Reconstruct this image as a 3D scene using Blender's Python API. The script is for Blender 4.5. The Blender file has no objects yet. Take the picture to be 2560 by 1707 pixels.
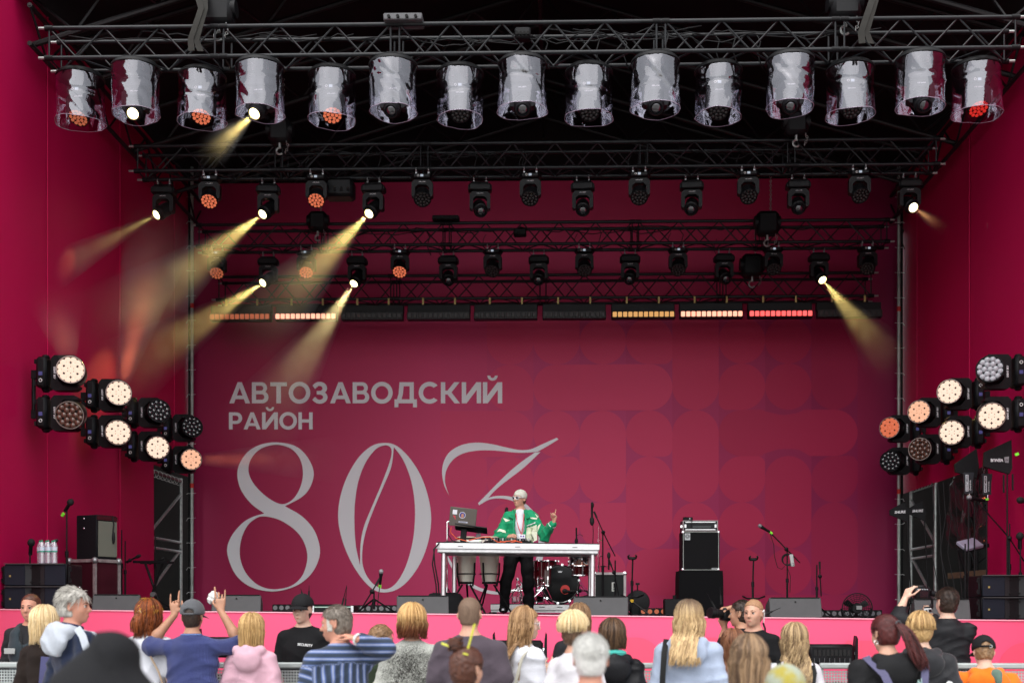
import bpy, bmesh, math, random
import numpy as np
from mathutils import Vector, Matrix, Euler

random.seed(7); np.random.seed(7)
PI = math.pi
S = bpy.context.scene
COL = S.collection

# ------------------------------------------------------------------ camera
TH = 0.024                      # the camera looks 1.4 degrees left of the stage axis
F, CX, HZ, EYE = 3000.0, 1318.0, 1525.0, 1.62   # in pixels of the 2560 x 1707 photograph
cam = bpy.data.cameras.new('camera'); camo = bpy.data.objects.new('camera', cam); COL.objects.link(camo)
camo.location = (0, 0, EYE); camo.rotation_euler = (PI/2, 0, TH)
cam.sensor_width = 36.0; cam.lens = F/2560*36
cam.shift_x = -(CX-1280)/2560; cam.shift_y = (HZ-853.5)/2560
cam.clip_start = 0.1; cam.clip_end = 500
cam.dof.use_dof = True; cam.dof.focus_distance = 14.5; cam.dof.aperture_fstop = 1.6
S.camera = camo

# ------------------------------------------------------------------ sky, sun, exposure
SUN_EL, SUN_AZ = math.radians(58), math.radians(190)     # overcast noon light from behind the camera
W = bpy.data.worlds.new('World'); S.world = W; W.use_nodes = True
nt = W.node_tree; bg = nt.nodes['Background']
sky = nt.nodes.new('ShaderNodeTexSky'); sky.sky_type = 'NISHITA'; sky.sun_disc = False
sky.sun_elevation = SUN_EL; sky.sun_rotation = SUN_AZ
sky.air_density = 1.0; sky.dust_density = 2.0; sky.ozone_density = 1.0
hs = nt.nodes.new('ShaderNodeHueSaturation'); hs.inputs['Saturation'].default_value = 0.16   # cloud cover: nearly white
nt.links.new(sky.outputs[0], hs.inputs['Color']); nt.links.new(hs.outputs[0], bg.inputs['Color'])
bg.inputs['Strength'].default_value = 0.15
sun = bpy.data.lights.new('sun', 'SUN'); suno = bpy.data.objects.new('sun', sun); COL.objects.link(suno)
sun.energy = 0.75; sun.angle = math.radians(90); sun.color = (1.0, 0.97, 0.93)
sd = Vector((math.cos(SUN_EL)*math.sin(SUN_AZ), math.cos(SUN_EL)*math.cos(SUN_AZ), math.sin(SUN_EL)))
suno.rotation_euler = sd.to_track_quat('Z', 'Y').to_euler()
S.view_settings.view_transform = 'Standard'; S.view_settings.look = 'None'
S.view_settings.exposure = 1.2; S.view_settings.gamma = 1.0; S.view_settings.use_curve_mapping = False
S.cycles.use_denoising = True
S.cycles.max_bounces = 8; S.cycles.diffuse_bounces = 4; S.cycles.transparent_max_bounces = 16
S.cycles.volume_bounces = 0; S.cycles.sample_clamp_indirect = 6.0
S.cycles.use_light_tree = True

CT, ST = math.cos(TH), math.sin(TH)
def at(px, py, Y):
    """the world point at depth Y seen at a pixel of the photograph"""
    u, v = (px-CX)/F, (HZ-py)/F
    t = Y/(CT+u*ST)
    return Vector((t*(-ST+u*CT), Y, EYE+t*v))
def pm(Y):            # pixels per metre at depth Y
    return F/Y
def floor_z(x):       # the stage floor falls slightly to the right
    return 1.56-0.0107*x

# ------------------------------------------------------------------ materials
MATS = {}
def srgb(r, g, b):
    f = lambda c: (c/255/12.92) if c/255 <= 0.04045 else ((c/255+0.055)/1.055)**2.4
    return (f(r), f(g), f(b))
def mat(name, col, rough=0.6, metal=0.0, spec=0.5, noise=0.0, nscale=8.0, bump=0.0, bscale=60.0, emit=None, estr=0.0, coat=0.0, sheen=0.0):
    if name in MATS: return MATS[name]
    if spec == 0.5 and max(col) < 0.05 and metal < .2: spec = 0.2
    m = bpy.data.materials.new(name); m.use_nodes = True
    t = m.node_tree; b = t.nodes['Principled BSDF']
    b.inputs['Base Color'].default_value = (*col, 1); b.inputs['Roughness'].default_value = rough
    b.inputs['Metallic'].default_value = metal; b.inputs['Specular IOR Level'].default_value = spec
    if coat: b.inputs['Coat Weight'].default_value = coat
    if sheen: b.inputs['Sheen Weight'].default_value = sheen
    tc = None
    if noise > 0 or bump > 0:
        tc = t.nodes.new('ShaderNodeTexCoord')
    if noise > 0:
        n = t.nodes.new('ShaderNodeTexNoise'); n.inputs['Scale'].default_value = nscale; n.inputs['Detail'].default_value = 6
        t.links.new(tc.outputs['Object'], n.inputs['Vector'])
        r = t.nodes.new('ShaderNodeValToRGB')
        r.color_ramp.elements[0].position = 0.3; r.color_ramp.elements[1].position = 0.75
        r.color_ramp.elements[0].color = (*[c*(1-noise) for c in col], 1)
        r.color_ramp.elements[1].color = (*[min(1, c*(1+noise)) for c in col], 1)
        t.links.new(n.outputs['Fac'], r.inputs[0]); t.links.new(r.outputs[0], b.inputs['Base Color'])
        mr = t.nodes.new('ShaderNodeMapRange'); mr.inputs['To Min'].default_value = max(0.02, rough-0.12); mr.inputs['To Max'].default_value = min(1, rough+0.12)
        t.links.new(n.outputs['Fac'], mr.inputs['Value']); t.links.new(mr.outputs[0], b.inputs['Roughness'])
    if bump > 0:
        n2 = t.nodes.new('ShaderNodeTexNoise'); n2.inputs['Scale'].default_value = bscale; n2.inputs['Detail'].default_value = 4
        t.links.new(tc.outputs['Object'], n2.inputs['Vector'])
        bp = t.nodes.new('ShaderNodeBump'); bp.inputs['Strength'].default_value = bump; bp.inputs['Distance'].default_value = 0.01
        t.links.new(n2.outputs['Fac'], bp.inputs['Height']); t.links.new(bp.outputs[0], b.inputs['Normal'])
    if emit is not None:
        b.inputs['Emission Color'].default_value = (*emit, 1); b.inputs['Emission Strength'].default_value = estr
    MATS[name] = m
    return m
def nodes(m):
    return m.node_tree, m.node_tree.nodes['Principled BSDF']

BLACK = mat('black_plastic', (0.005, 0.005, 0.006), 0.48, spec=0.2, noise=0.35, nscale=12)
BLACKM = mat('black_metal', (0.005, 0.005, 0.006), 0.5, 0.0, 0.2, noise=0.4, nscale=20)
TRUSSM = mat('black_truss_paint', (0.009, 0.010, 0.012), 0.34, 0.0, 0.3, noise=0.5, nscale=9, bump=0.15, bscale=90)
GALV = mat('galvanised_steel', (0.34, 0.36, 0.35), 0.45, 0.75, noise=0.3, nscale=14, bump=0.15)
ALU = mat('aluminium', (0.72, 0.73, 0.74), 0.32, 0.85, noise=0.12, nscale=25)
ALUW = mat('pale_aluminium_deck', (0.70, 0.71, 0.71), 0.42, 0.25, noise=0.12, nscale=18)
CHROME = mat('chrome', (0.85, 0.86, 0.88), 0.1, 1.0)
RUBBER = mat('rubber', (0.015, 0.015, 0.015), 0.7)
WHITEP = mat('white_plastic', (0.72, 0.72, 0.70), 0.5)
NEON = mat('neon_green_tape', (0.25, 0.9, 0.05), 0.6)
REDTAPE = mat('red_tape', (0.6, 0.02, 0.015), 0.6)
WHITET = mat('white_print', (0.75, 0.75, 0.77), 0.6)
GREYW = mat('grey_textured_paint', (0.062, 0.062, 0.064), 0.62, spec=0.3, noise=0.12, nscale=6, bump=0.35, bscale=160)
GRILLE = mat('dark_grille', (0.013, 0.015, 0.024), 0.8, spec=0.2, bump=0.4, bscale=400)
WEBBING = mat('grey_webbing', (0.03, 0.029, 0.026), 0.85, noise=0.25, nscale=10)
CABLE = mat('black_cable', (0.012, 0.012, 0.013), 0.55)

# ------------------------------------------------------------------ mesh helper
class MB:
    def __init__(s): s.v = []; s.f = []; s.m = []; s.mi = 0
    def add(s, vs, fs):
        o = len(s.v); s.v += [tuple(v) for v in vs]
        for f in fs: s.f.append(tuple(i+o for i in f)); s.m.append(s.mi)
        return s
    def box(s, c, d, R=None, ch=0.0):
        x, y, z = d[0]/2, d[1]/2, d[2]/2
        c = Vector(c)
        if ch <= 0:
            vs = [Vector((i, j, k)) for k in (-z, z) for j in (-y, y) for i in (-x, x)]
            fs = [(0,2,3,1),(4,5,7,6),(0,1,5,4),(2,6,7,3),(0,4,6,2),(1,3,7,5)]
        else:   # chamfered box: 24 corner points
            vs = []; idx = {}
            for sx in (-1,1):
                for sy in (-1,1):
                    for sz in (-1,1):
                        for a in range(3):
                            p = [sx*(x-ch), sy*(y-ch), sz*(z-ch)]
                            p[a] = (sx*x, sy*y, sz*z)[a]
                            idx[(sx,sy,sz,a)] = len(vs); vs.append(Vector(p))
            fs = []
            I = lambda sx,sy,sz,a: idx[(sx,sy,sz,a)]
            for q in (-1,1):
                fs.append([I(q,-1,-1,0),I(q,1,-1,0),I(q,1,1,0),I(q,-1,1,0)][::q])
                fs.append([I(-1,q,-1,1),I(-1,q,1,1),I(1,q,1,1),I(1,q,-1,1)][::q])
                fs.append([I(-1,-1,q,2),I(1,-1,q,2),I(1,1,q,2),I(-1,1,q,2)][::q])
            for a in (-1,1):
                for b in (-1,1):
                    fs.append([I(a,b,-1,0),I(a,b,-1,1),I(a,b,1,1),I(a,b,1,0)][::a*b])
                    fs.append([I(a,-1,b,0),I(a,1,b,0),I(a,1,b,2),I(a,-1,b,2)][::a*b])
                    fs.append([I(-1,a,b,1),I(-1,a,b,2),I(1,a,b,2),I(1,a,b,1)][::a*b])
            for a in (-1,1):
                for b in (-1,1):
                    for e in (-1,1):
                        fs.append([I(a,b,e,0),I(a,b,e,1),I(a,b,e,2)][::a*b*e])
        if R is not None: vs = [R @ v for v in vs]
        return s.add([v+c for v in vs], fs)
    def tube(s, pts, r, n=8, cap=True):
        pts = [Vector(p) for p in pts]; k = len(pts)
        rs = r if isinstance(r, (list, tuple)) else [r]*k
        base = len(s.v); up = None; vs = []
        for i, p in enumerate(pts):
            t = (pts[min(i+1,k-1)]-pts[max(i-1,0)])
            if t.length < 1e-9: t = Vector((0,0,1))
            t.normalize()
            if up is None:
                up = Vector((0,0,1)) if abs(t.z) < 0.9 else Vector((1,0,0))
            a = t.cross(up)
            if a.length < 1e-6: a = t.cross(Vector((0,1,0)))
            a.normalize(); b = a.cross(t); up = b
            for j in range(n):
                q = 2*PI*j/n
                vs.append(p+rs[i]*(math.cos(q)*a+math.sin(q)*b))
        fs = []
        for i in range(k-1):
            for j in range(n):
                j2 = (j+1) % n
                fs.append((i*n+j, i*n+j2, (i+1)*n+j2, (i+1)*n+j))
        if cap:
            fs.append(tuple(range(n))[::-1]); fs.append(tuple(range((k-1)*n, k*n)))
        return s.add(vs, fs)
    def cyl(s, a, b, r, r2=None, n=12, cap=True):
        return s.tube([a, b], [r, r if r2 is None else r2], n, cap)
    def lathe(s, prof, n=16, M=None):
        """prof: list of (radius, height) along +Z, M places it"""
        vs = []; fs = []; k = len(prof)
        for (r, h) in prof:
            for j in range(n):
                q = 2*PI*j/n; vs.append(Vector((r*math.cos(q), r*math.sin(q), h)))
        for i in range(k-1):
            for j in range(n):
                j2 = (j+1) % n
                fs.append((i*n+j, i*n+j2, (i+1)*n+j2, (i+1)*n+j))
        if prof[0][0] > 1e-6: fs.append(tuple(range(n))[::-1])
        if prof[-1][0] > 1e-6: fs.append(tuple(range((k-1)*n, k*n)))
        if M is not None: vs = [M @ v for v in vs]
        return s.add(vs, fs)
    def ball(s, c, r, n=10, R=None):
        c = Vector(c); rr = r if isinstance(r, (list, tuple)) else (r, r, r)
        k = max(4, n//2); vs = []; fs = []
        for i in range(k+1):
            a = PI*i/k
            for j in range(n):
                q = 2*PI*j/n
                v = Vector((math.sin(a)*math.cos(q)*rr[0], math.sin(a)*math.sin(q)*rr[1], -math.cos(a)*rr[2]))
                vs.append((R @ v if R is not None else v)+c)
        for i in range(k):
            for j in range(n):
                j2 = (j+1) % n
                fs.append((i*n+j, i*n+j2, (i+1)*n+j2, (i+1)*n+j))
        return s.add(vs, fs)
    def prism(s, poly, d, M=None):
        """poly: 2-D outline in local XZ facing -Y, depth d towards +Y"""
        n = len(poly)
        vs = [Vector((p[0], 0, p[1])) for p in poly]+[Vector((p[0], d, p[1])) for p in poly]
        fs = [tuple(range(n)), tuple(range(n, 2*n))[::-1]]
        for i in range(n):
            j = (i+1) % n
            fs.append((i, i+n, j+n, j))
        if M is not None: vs = [M @ v for v in vs]
        return s.add(vs, fs)
    def torus(s, c, R, r, n=24, k=6, axis=Vector((0,0,1)), a0=0, a1=2*PI):
        q = axis.normalized().to_track_quat('Z', 'Y').to_matrix()
        full = abs(a1-a0-2*PI) < 1e-6
        pts = []
        for i in range(n+1):
            a = a0+(a1-a0)*i/n
            pts.append(Vector(c)+q @ Vector((R*math.cos(a), R*math.sin(a), 0)))
        return s.tube(pts, r, k, cap=not full)
    def mesh(s, name, mats, smooth=None):
        me = bpy.data.meshes.new(name)
        me.from_pydata(s.v, [], s.f)
        ms = mats if isinstance(mats, (list, tuple)) else [mats]
        for m in ms: me.materials.append(m)
        if len(ms) > 1: me.polygons.foreach_set('material_index', s.m)
        bm = bmesh.new(); bm.from_mesh(me); bmesh.ops.recalc_face_normals(bm, faces=bm.faces)
        bmesh.ops.dissolve_degenerate(bm, dist=1e-7, edges=bm.edges)
        if smooth is not None:
            for f in bm.faces: f.smooth = True
            for e in bm.edges:
                if len(e.link_faces) == 2 and e.calc_face_angle(0) > smooth: e.smooth = False
        bm.to_mesh(me); bm.free()
        me.update()
        return me

def link(name, data, parent=None, loc=(0,0,0), rot=(0,0,0)):
    o = bpy.data.objects.new(name, data); COL.objects.link(o)
    if parent is not None: o.parent = parent
    o.location = loc; o.rotation_euler = rot
    return o
CACHE = {}
def part(name, mb, m, parent, smooth=0.7, loc=(0,0,0), rot=(0,0,0), kind=None, label=None, key=None):
    """one mesh object; with a key the mesh data is built once and shared by every copy"""
    if key is not None and key in CACHE: me = CACHE[key]
    else:
        if callable(mb): mb = mb()
        me = mb.mesh(name, m, smooth)
        if key is not None: CACHE[key] = me
    o = link(name, me, parent, loc, rot)
    if kind: o['kind'] = kind
    if label: o['label'] = label
    return o
def thing(name, label, cat, loc=(0,0,0), rot=(0,0,0), group=None):
    o = bpy.data.objects.new(name, None); COL.objects.link(o)
    o.empty_display_size = 0.1
    o.location = loc; o.rotation_euler = rot
    o['label'] = label; o['category'] = cat
    if group: o['group'] = group
    return o
def tag(o, label, cat, group=None):
    o['label'] = label; o['category'] = cat
    if group: o['group'] = group
    return o
ORD = ['first','second','third','fourth','fifth','sixth','seventh','eighth','ninth','tenth','eleventh','twelfth','thirteenth','fourteenth','fifteenth','sixteenth']
def nth(i, n, what='from the left'):
    if i == 0: return 'leftmost'
    if i == n-1: return 'rightmost'
    return ORD[i]+' '+what

FONT = {}
def text(name, s, size, m, parent, loc, rot, bold=0.0, ext=0.0008, align='CENTER', sx=1.0, shear=0.0):
    k = (s, size, bold, ext, align, sx, shear)
    if k not in FONT:
        c = bpy.data.curves.new(name, 'FONT'); c.body = s; c.size = size; c.align_x = align; c.align_y = 'CENTER'
        c.extrude = ext; c.offset = bold; c.shear = shear; c.resolution_u = 2
        o = bpy.data.objects.new('tmp', c); COL.objects.link(o)
        dg = bpy.context.evaluated_depsgraph_get()
        me = bpy.data.meshes.new_from_object(o.evaluated_get(dg))
        bpy.data.objects.remove(o)
        me.name = name; me.materials.clear(); me.materials.append(m); FONT[k] = me
    o = link(name, FONT[k], parent, loc, rot)
    o.scale = (sx, 1, 1)
    return o
UPR = (PI/2, 0, 0)       # text standing up and facing the audience
# ------------------------------------------------------------------ ground and stage
YB = 20.8                                   # the printed backdrop
XL = at(484, 1000, YB).x; XR = at(2246, 1000, YB).x
YF = 13.5                                   # front edge of the stage
GROUND = mat('pale_paving_ground', (0.27, 0.265, 0.255), 0.9, noise=0.35, nscale=3, bump=0.3, bscale=40)
g = MB().add([(-140,-120,0),(140,-120,0),(140,160,0),(-140,160,0)], [(0,1,2,3)])
o = part('ground', g, GROUND, None, None); o['kind'] = 'structure'

MAG = mat('magenta_banner_cloth', (0.48, 0.0012, 0.068), 0.6, spec=0.25, bump=0.12, bscale=2.2)
PINKM = mat('pink_banner_cloth', (0.86, 0.10, 0.215), 0.6, spec=0.25, bump=0.1, bscale=2.0)
PINK2 = mat('pink_print_shape', (0.86, 0.087, 0.165), 0.6, spec=0.25)
STAGEB = mat('black_stage_floor', (0.016, 0.016, 0.017), 0.55, noise=0.4, nscale=4, bump=0.2)
DARKROOF = mat('dark_roof_fabric', (0.012, 0.009, 0.010), 0.8, noise=0.3, nscale=0.8, bump=0.3, bscale=1.2)
TARP = mat('grey_tarp', (0.030, 0.033, 0.031), 0.55, noise=0.25, nscale=1.5, bump=0.5, bscale=3)

st = thing('stage', 'raised black outdoor stage floor with smooth pink front skirt', 'stage', (0, YF, 0))
XA, XZ = XL-1.2, XR+1.2
m = MB()
zf = floor_z
m.add([(XA,0.02,zf(XA)),(XZ,0.02,zf(XZ)),(XZ,8.0,zf(XZ)),(XA,8.0,zf(XA)),(XA,0.02,zf(XA)-.12),(XZ,0.02,zf(XZ)-.12),(XZ,8.0,zf(XZ)-.12),(XA,8.0,zf(XA)-.12)],
      [(0,1,2,3),(4,7,6,5),(0,4,5,1),(1,5,6,2),(2,6,7,3),(3,7,4,0)])
part('deck', m, STAGEB, st, None)
n = 60; m = MB(); vs = []; fs = []
for i in range(n+1):
    x = XA+(XZ-XA)*i/n; w = 0.004*math.sin(i*1.7)+0.003*math.sin(i*0.6+1)
    for k, z in enumerate((zf(x)+0.004, zf(x)*0.66, zf(x)*0.33, 0.01)):
        vs.append((x, -0.02+w*(0.3+k*0.5), z))
for i in range(n):
    for k in range(3):
        a = i*4+k; fs.append((a, a+4, a+5, a+1))
part('front_skirt', m.add(vs, fs), PINKM, st, 3)
m = MB().box(((XA+XZ)/2, -0.022, zf((XA+XZ)/2)+0.004), (XZ-XA, 0.02, 0.012), Matrix.Rotation(math.atan(0.0107), 3, 'Y'))
part('edge_trim', m, mat('pink_trim', (0.92,0.42,0.52), 0.5), st, None)
def ring_poly(x0, z0, x1, z1, rr, k=10):
    """rounded rectangle, rr = corner radii (bl, br, tr, tl)"""
    out = []
    for (cx, cz, a0, r) in ((x0, z0, PI, rr[0]), (x1, z0, 1.5*PI, rr[1]), (x1, z1, 0, rr[2]), (x0, z1, .5*PI, rr[3])):
        sx = 1 if cx == x0 else -1; sz = 1 if cz == z0 else -1
        if r < 1e-4: out.append((cx, cz)); continue
        for i in range(k+1):
            a = a0+.5*PI*i/k
            out.append((cx+sx*r+r*math.cos(a), cz+sz*r+r*math.sin(a)))
    return out
for (px, py, w, h, rr) in ((1585,1592,135,130,(.02,.02,.28,.0)),(1730,1592,120,130,(.28,.02,.02,.28)),(2230,1600,230,120,(.25,.25,.25,.02)),(2560,1605,130,130,(0,0,.0,.3)),(1405,1625,80,120,(.0,.0,.0,.25)),(700,1625,120,110,(0,0,.25,0)),(250,1600,120,110,(0,0,.25,.25))):
    p = at(px, py, YF); d = w/pm(YF)/2; hh = h/pm(YF)
    mm = MB().prism([(a, b) for a, b in ring_poly(-d, -hh, d, 0, [min(q, d*.98) for q in rr])], 0.003)
    part('printed_shape', mm, PINK2, st, None, loc=(p.x, -0.045, p.z), kind=None)

# ------------------------------------------------------------------ printed backdrop
bd = thing('stage_banner', 'huge magenta backdrop banner printed with white text and large 80 numeral', 'banner', (0, YB, 0))
ZT = at(1300, 452, YB).z; ZBOT = floor_z(0)-0.05
BM = bpy.data.materials.new('printed_backdrop'); BM.use_nodes = True
t, b = nodes(BM)
tc = t.nodes.new('ShaderNodeTexCoord'); sx = t.nodes.new('ShaderNodeSeparateXYZ')
t.links.new(tc.outputs['Object'], sx.inputs[0])
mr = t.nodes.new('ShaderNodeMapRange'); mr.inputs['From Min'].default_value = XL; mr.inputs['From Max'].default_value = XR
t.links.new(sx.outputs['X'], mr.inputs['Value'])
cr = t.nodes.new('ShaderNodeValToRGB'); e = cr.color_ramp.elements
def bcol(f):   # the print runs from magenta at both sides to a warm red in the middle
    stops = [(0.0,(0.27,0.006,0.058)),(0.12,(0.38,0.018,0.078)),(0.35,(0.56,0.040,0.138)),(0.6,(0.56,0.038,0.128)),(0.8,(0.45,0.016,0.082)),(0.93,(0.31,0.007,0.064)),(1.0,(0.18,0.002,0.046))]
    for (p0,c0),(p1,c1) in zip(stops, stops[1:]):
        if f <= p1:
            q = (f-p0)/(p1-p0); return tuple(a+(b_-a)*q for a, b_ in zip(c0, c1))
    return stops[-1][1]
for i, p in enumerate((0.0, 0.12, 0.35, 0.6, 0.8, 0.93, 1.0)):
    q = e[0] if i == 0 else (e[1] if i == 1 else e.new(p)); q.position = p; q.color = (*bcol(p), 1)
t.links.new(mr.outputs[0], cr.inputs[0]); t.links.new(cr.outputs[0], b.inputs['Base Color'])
nz = t.nodes.new('ShaderNodeTexNoise'); nz.inputs['Scale'].default_value = 0.9; nz.inputs['Detail'].default_value = 3
t.links.new(tc.outputs['Object'], nz.inputs['Vector'])
bp = t.nodes.new('ShaderNodeBump'); bp.inputs['Strength'].default_value = 0.25; bp.inputs['Distance'].default_value = 0.05
t.links.new(nz.outputs['Fac'], bp.inputs['Height']); t.links.new(bp.outputs[0], b.inputs['Normal'])
b.inputs['Roughness'].default_value = 0.48; b.inputs['Specular IOR Level'].default_value = 0.22
# the sheet with soft folds; hung slightly off flat
nx, nz_ = 80, 40; vs = []; fs = []
def sheet_y(x, z):
    return 0.010*math.sin(x*1.3+z*.7)*math.sin(z*.9)+0.004*math.sin(x*4.1+1)*math.exp(-(z-1.5)*.5)
for j in range(nz_+1):
    for i in range(nx+1):
        x = XL+(XR-XL)*i/nx; z = ZBOT+(ZT-ZBOT)*j/nz_
        vs.append((x, 0.02+sheet_y(x, z), z))
for j in range(nz_):
    for i in range(nx):
        a = j*(nx+1)+i; fs.append((a, a+1, a+nx+2, a+nx+1))
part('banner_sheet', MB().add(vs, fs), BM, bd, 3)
# rounded print shapes: a grid of circles and pills a little redder than the ground
gx = lambda c: at(1060+(308+c*227.3)/1.96, 1000, YB).x
gz = lambda r: at(1500, 780+(29+r*226)/1.96, YB).z
SH = [(1,0,1,0,'bb'),(2,0,2,0,'o'),(3,0,3,0,'br'),(4,0,4,1,'bb'),(5,0,5,0,'o'),(6,0,6,0,'o'),(7,0,7,1,'bb'),(0,-1,0,0,'tr'),(0,1,0,1,'br'),
      (1,1,3,1,'o'),(5,1,5,1,'bl'),(6,1,6,1,'o'),(-1,2,0,2,'rr'),(1,2,1,2,'o'),(2,2,2,3,'o'),(3,2,3,2,'br'),(4,2,4,3,'o'),(5,2,7,2,'o'),
      (-1,3,-1,3,'tr'),(0,3,0,3,'o'),(1,3,1,3,'tr'),(3,3,3,4,'o'),(5,3,5,3,'tr'),(6,3,6,4,'o'),(7,3,7,3,'tr'),
      (0,4,0,5,'tt'),(1,4,1,4,'o'),(2,4,2,4,'bb'),(4,4,4,4,'o'),(5,4,5,4,'o'),(7,4,7,5,'o'),
      (1,5,1,5,'o'),(2,5,2,5,'o'),(3,5,4,5,'o'),(5,5,5,5,'tt'),(6,5,6,5,'o')]
for c in range(-1, 8):      # the darker, more violet ground of the pattern, fading in from the left
    k_ = {-1:.97, 0:.91, 1:.85}.get(c, .79); x0, x1 = gx(c), gx(c+1); col = bcol(((x0+x1)/2-XL)/(XR-XL)); vs = []; fs = []
    fm = bpy.data.materials.new('print_ground'); fm.use_nodes = True; bb = nodes(fm)[1]; bb.inputs['Base Color'].default_value = (col[0]*k_, col[1]*(.5+.5*k_), col[2]*(1.05 if k_ < .9 else 1), 1); bb.inputs['Roughness'].default_value = .48; bb.inputs['Specular IOR Level'].default_value = .22
    for j in range(13):
        z = gz(0)+(gz(6)-gz(0))*j/12
        for i in range(4): x = x0+(x1-x0)*i/3; vs.append((x, .017+sheet_y(x, z), z))
    for j in range(12):
        for i in range(3): a = j*4+i; fs.append((a, a+1, a+5, a+4))
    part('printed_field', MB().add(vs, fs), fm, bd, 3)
for (c0, r0, c1, r1, kd) in SH:
    x0, x1, z1, z0 = gx(c0), gx(c1+1), gz(r0), gz(r1+1)
    R = min(x1-x0, z1-z0)/2*0.995; s_ = 0.06
    rr = {'o':(R,R,R,R),'bb':(R,R,.001,.001),'tt':(.001,.001,R,R),'br':(R,R*.35,R,R),'tr':(R,R,R*.35,R),'bl':(R*.35,R,R,R),'rr':(.001,R,R,.001)}[kd]
    col = bcol(((x0+x1)/2-XL)/(XR-XL))
    mm = bpy.data.materials.new('print_shape'); mm.use_nodes = True
    bb = nodes(mm)[1]; bb.inputs['Base Color'].default_value = (col[0]*1.02+.004, col[1]*1.0, col[2]*.92, 1); bb.inputs['Roughness'].default_value = 0.48; bb.inputs['Specular IOR Level'].default_value = 0.22
    pl = ring_poly(x0, z0, x1, z1, rr, 12)
    m = MB(); n = len(pl)
    cxm, czm = (x0+x1)/2, (z0+z1)/2
    # follow the sheet: a fan of quads between three rings
    rings = []
    for q in (1.0, 0.66, 0.33): rings.append([(cxm+(a-cxm)*q, czm+(c-czm)*q) for a, c in pl])
    vs = [(a, 0.014+sheet_y(a, c), c) for rg in rings for a, c in rg]+[(cxm, 0.014+sheet_y(cxm, czm), czm)]
    fs = []
    for k in range(2):
        for i in range(n): j = (i+1) % n; fs.append((k*n+i, k*n+j, (k+1)*n+j, (k+1)*n+i))
    for i in range(n): fs.append((2*n+i, 2*n+(i+1) % n, 3*n))
    part('printed_shape', m.add(vs, fs), mm, bd, 3)

# lettering of the banner
LETTER = mat('white_banner_print', (0.74, 0.735, 0.76), 0.5, spec=0.35)
def spline(pts, closed=True, k=8):
    """Catmull-Rom through pts; a point given as (x, y, 'c') is a corner"""
    n = len(pts); out = []
    P = [(p[0], p[1]) for p in pts]; C = [len(p) > 2 for p in pts]
    for i in range(n if closed else n-1):
        p1, p2 = P[i], P[(i+1) % n]
        p0 = P[(i-1) % n] if (closed or i > 0) else p1
        p3 = P[(i+2) % n] if (closed or i < n-2) else p2
        t1 = (0.5*(p2[0]-p0[0]), 0.5*(p2[1]-p0[1])); t2 = (0.5*(p3[0]-p1[0]), 0.5*(p3[1]-p1[1]))
        if C[i]: t1 = (p2[0]-p1[0], p2[1]-p1[1])
        if C[(i+1) % n]: t2 = (p2[0]-p1[0], p2[1]-p1[1])
        for q in range(k):
            s = q/k; h1 = 2*s**3-3*s*s+1; h2 = s**3-2*s*s+s; h3 = -2*s**3+3*s*s; h4 = s**3-s*s
            out.append((h1*p1[0]+h2*t1[0]+h3*p2[0]+h4*t2[0], h1*p1[1]+h2*t1[1]+h3*p2[1]+h4*t2[1]))
    return out
def flat_shape(name, loops, m, parent, y, conv):
    """filled outline with holes (even-odd), from closed 2-D loops in photograph pixels"""
    c = bpy.data.curves.new(name, 'CURVE'); c.dimensions = '2D'; c.fill_mode = 'BOTH'; c.extrude = 0.001
    for lp in loops:
        sp = c.splines.new('POLY'); sp.points.add(len(lp)-1); sp.use_cyclic_u = True
        for i, p in enumerate(lp):
            w = conv(p); sp.points[i].co = (w[0], w[1], 0, 1)
    o = bpy.data.objects.new('tmp', c); COL.objects.link(o)
    me = bpy.data.meshes.new_from_object(o.evaluated_get(bpy.context.evaluated_depsgraph_get()))
    bpy.data.objects.remove(o); me.materials.clear(); me.materials.append(m)
    return link(name, me, parent, (0, y, 0), (PI/2, 0, 0))
def cv(p):
    w = at(500+p[0]/2.352, 850+p[1]/2.352, YB); return (w.x, w.z)
eight = [[(450,600),(560,622),(632,688),(668,775),(650,858),(600,920),(500,975,'c'),(600,1035),(672,1118),(705,1225),(690,1310),(640,1388),(555,1447),(430,1476),(300,1450),(208,1375),(160,1250),(180,1160),(245,1078),(310,1038),(378,1018,'c'),(300,960),(240,878),(219,790),(235,720),(282,655),(355,614)],
         [(450,614),(535,638),(588,700),(605,780),(590,862),(550,930),(495,962),(440,950),(370,902),(312,838),(285,770),(300,698),(358,638)],
         [(380,1035),(465,1055),(550,1108),(602,1170),(629,1245),(626,1315),(595,1392),(530,1445),(430,1463),(345,1440),(280,1382),(245,1315),(233,1245),(245,1160),(280,1088),(330,1046)]]
zero = [[(1085,604),(1155,620),(1232,692),(1300,800),(1344,930),(1359,1050),(1344,1175),(1300,1300),(1235,1400),(1165,1460),(1090,1482),(1020,1465),(948,1395),(880,1285),(832,1160),(812,1040),(825,920),(868,795),(936,685),(1012,620)],
        [(1140,628,'c'),(1195,705),(1240,822),(1262,955),(1262,1085),(1245,1210),(1205,1340),(1150,1430),(1090,1463),(1030,1440),(985,1392),(960,1335),(953,1275),(960,1190),(985,1090),(1030,972),(1082,850),(1125,742)],
        [(1085,618),(1118,628),(1127,660),(1113,722),(1070,838),(1010,980),(965,1092),(945,1190),(940,1322,'c'),(916,1205),(908,1080),(911,955),(931,830),(972,722),(1032,642)]]
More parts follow.
